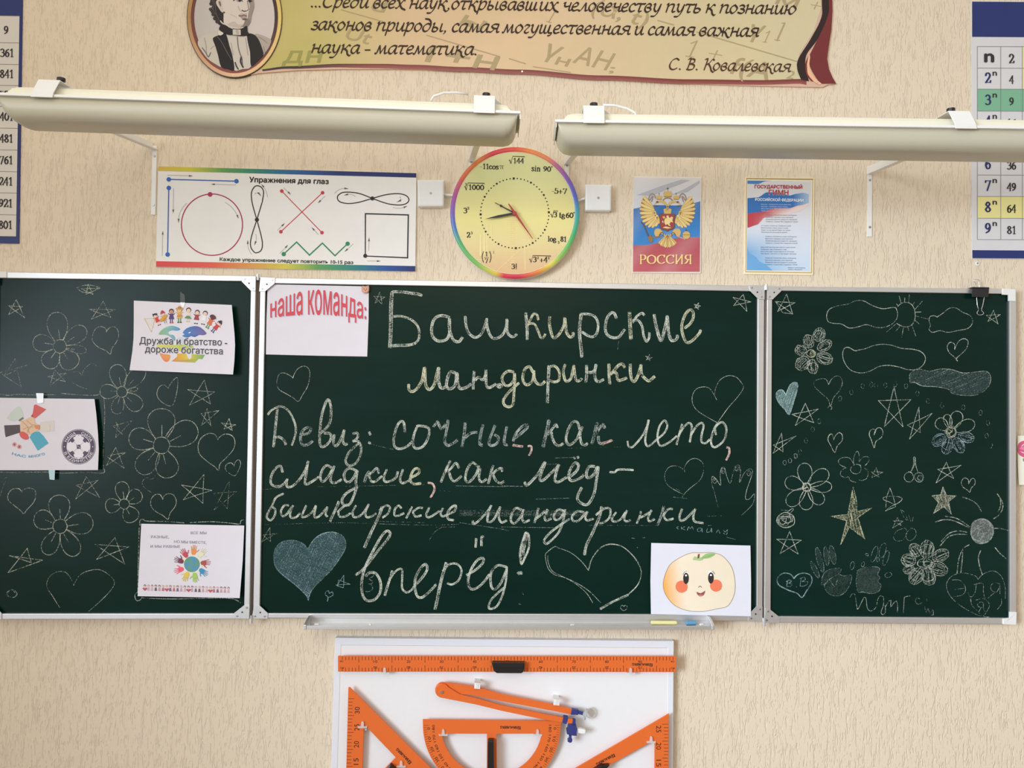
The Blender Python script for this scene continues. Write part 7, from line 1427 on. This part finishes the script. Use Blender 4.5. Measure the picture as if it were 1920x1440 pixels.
mb.mesh(V, F, M_PRINT, cols=Cc); mb.line(ou, .8, MS, f_ * 2, rgb(150, 120, 90), closed=True, cap=False); fr_ = mb.build('fruit_picture', s)
mb = MB(); fl_ = lambda st, c_, e, sm=2: mb.poly([TF(x, y) for x, y in (spline(nums(st), sm, True) if sm else nums(st))], MS, e, rgb(*c_))
for x, y in ((1385, 978), (1572, 975)): mb.disc(*TF(x, y), 5.3, MS, f_ * 3, rgb(48, 42, 44), ry=10.6); mb.disc(*TF(x, y - 22), 1.9, MS, f_ * 4, rgb(235, 235, 238)); mb.disc(*TF(x - 2, y - 40), 4.4, MS, f_ * 2.5, rgb(240, 238, 238), ry=4)
for x, y in ((1352, 1040), (1610, 1032)):
    mb.disc(*TF(x, y), 11.3, MS, f_ * 2, rgb(228, 118, 82), ry=11.4, n=30)
    for k in range(-4, 5): mb.line([TF(x + k * 9, y - 42 + abs(k) * 3), TF(x + k * 9 + 3, y + 46 - abs(k) * 4)], 1.0, MS, f_ * 2.5, rgb(234, 134, 100))
mb.line([TF(x, y) for x, y in spline(nums('1362 950 1374 930 1392 924'), 3)], .7, MS, f_ * 4, rgb(60, 50, 50)); mb.line([TF(x, y) for x, y in spline(nums('1576 924 1590 930 1600 946'), 3)], .7, MS, f_ * 4, rgb(60, 50, 50)); mb.line([TF(x, y) for x, y in spline(nums('1478 1046 1490 1035 1502 1046'), 3)], .9, MS, f_ * 3, rgb(60, 50, 50))
fl_('1464 1082 1495 1090 1528 1074 1518 1102 1495 1114 1475 1104', (150, 80, 88), f_ * 3); fl_('1478 1104 1495 1098 1510 1104 1495 1113', (205, 120, 120), f_ * 4); mb.line([TF(x, y) for x, y in spline(nums('1464 1080 1495 1091 1528 1072'), 3)], .6, MS, f_ * 4, rgb(60, 45, 45)); mb.build('face_picture', s)
mb = MB(); fl_('1500 826 1530 796 1570 788 1606 796 1570 822 1530 830', (150, 185, 120), f_ * 2); fl_('1436 838 1450 812 1470 822 1500 820 1516 836 1490 846 1465 842', (165, 192, 135), f_ * 2); fl_('1470 828 1474 798 1488 794 1484 826', (110, 75, 50), f_ * 3, 0); mb.line([TF(1500, 826), TF(1604, 797)], .5, MS, f_ * 3, rgb(90, 130, 75)); mb.build('leaf_picture', s)
# flower card at the right edge of the picture
TC2 = T(1880, 790, 1440 / 130); KP2 = Pl(.012); s = sheet('flower_card', [TC2(x, y) for x, y in nums('312 300 700 290 1250 300 1240 1330 700 1328 340 1322 325 1100 314 800')], KP2, 'pale cream card with pink flower on the wall right of the chalkboard', 'card', rgb(228, 226, 208))
mb = MB(); K_ = lambda st, c_, e, sm=2: mb.poly([TC2(x, y) for x, y in spline(nums(st), sm, True)], KP2, e, rgb(*c_))
K_('318 500 340 450 420 405 520 410 640 420 720 480 740 580 690 700 600 760 500 770 420 740 350 700 312 640 305 600', (205, 90, 125), f_); K_('340 560 440 520 560 540 660 600 560 620 440 600', (225, 130, 160), f_ * 2); K_('380 530 420 480 450 470 430 500', (240, 205, 215), f_ * 3); K_('360 620 420 640 480 660 430 665', (240, 205, 215), f_ * 3); K_('420 770 450 780 450 840 425 820', (110, 140, 100), f_); K_('560 470 640 520 600 500', (170, 60, 100), f_ * 3); mb.build('flower_picture', s)
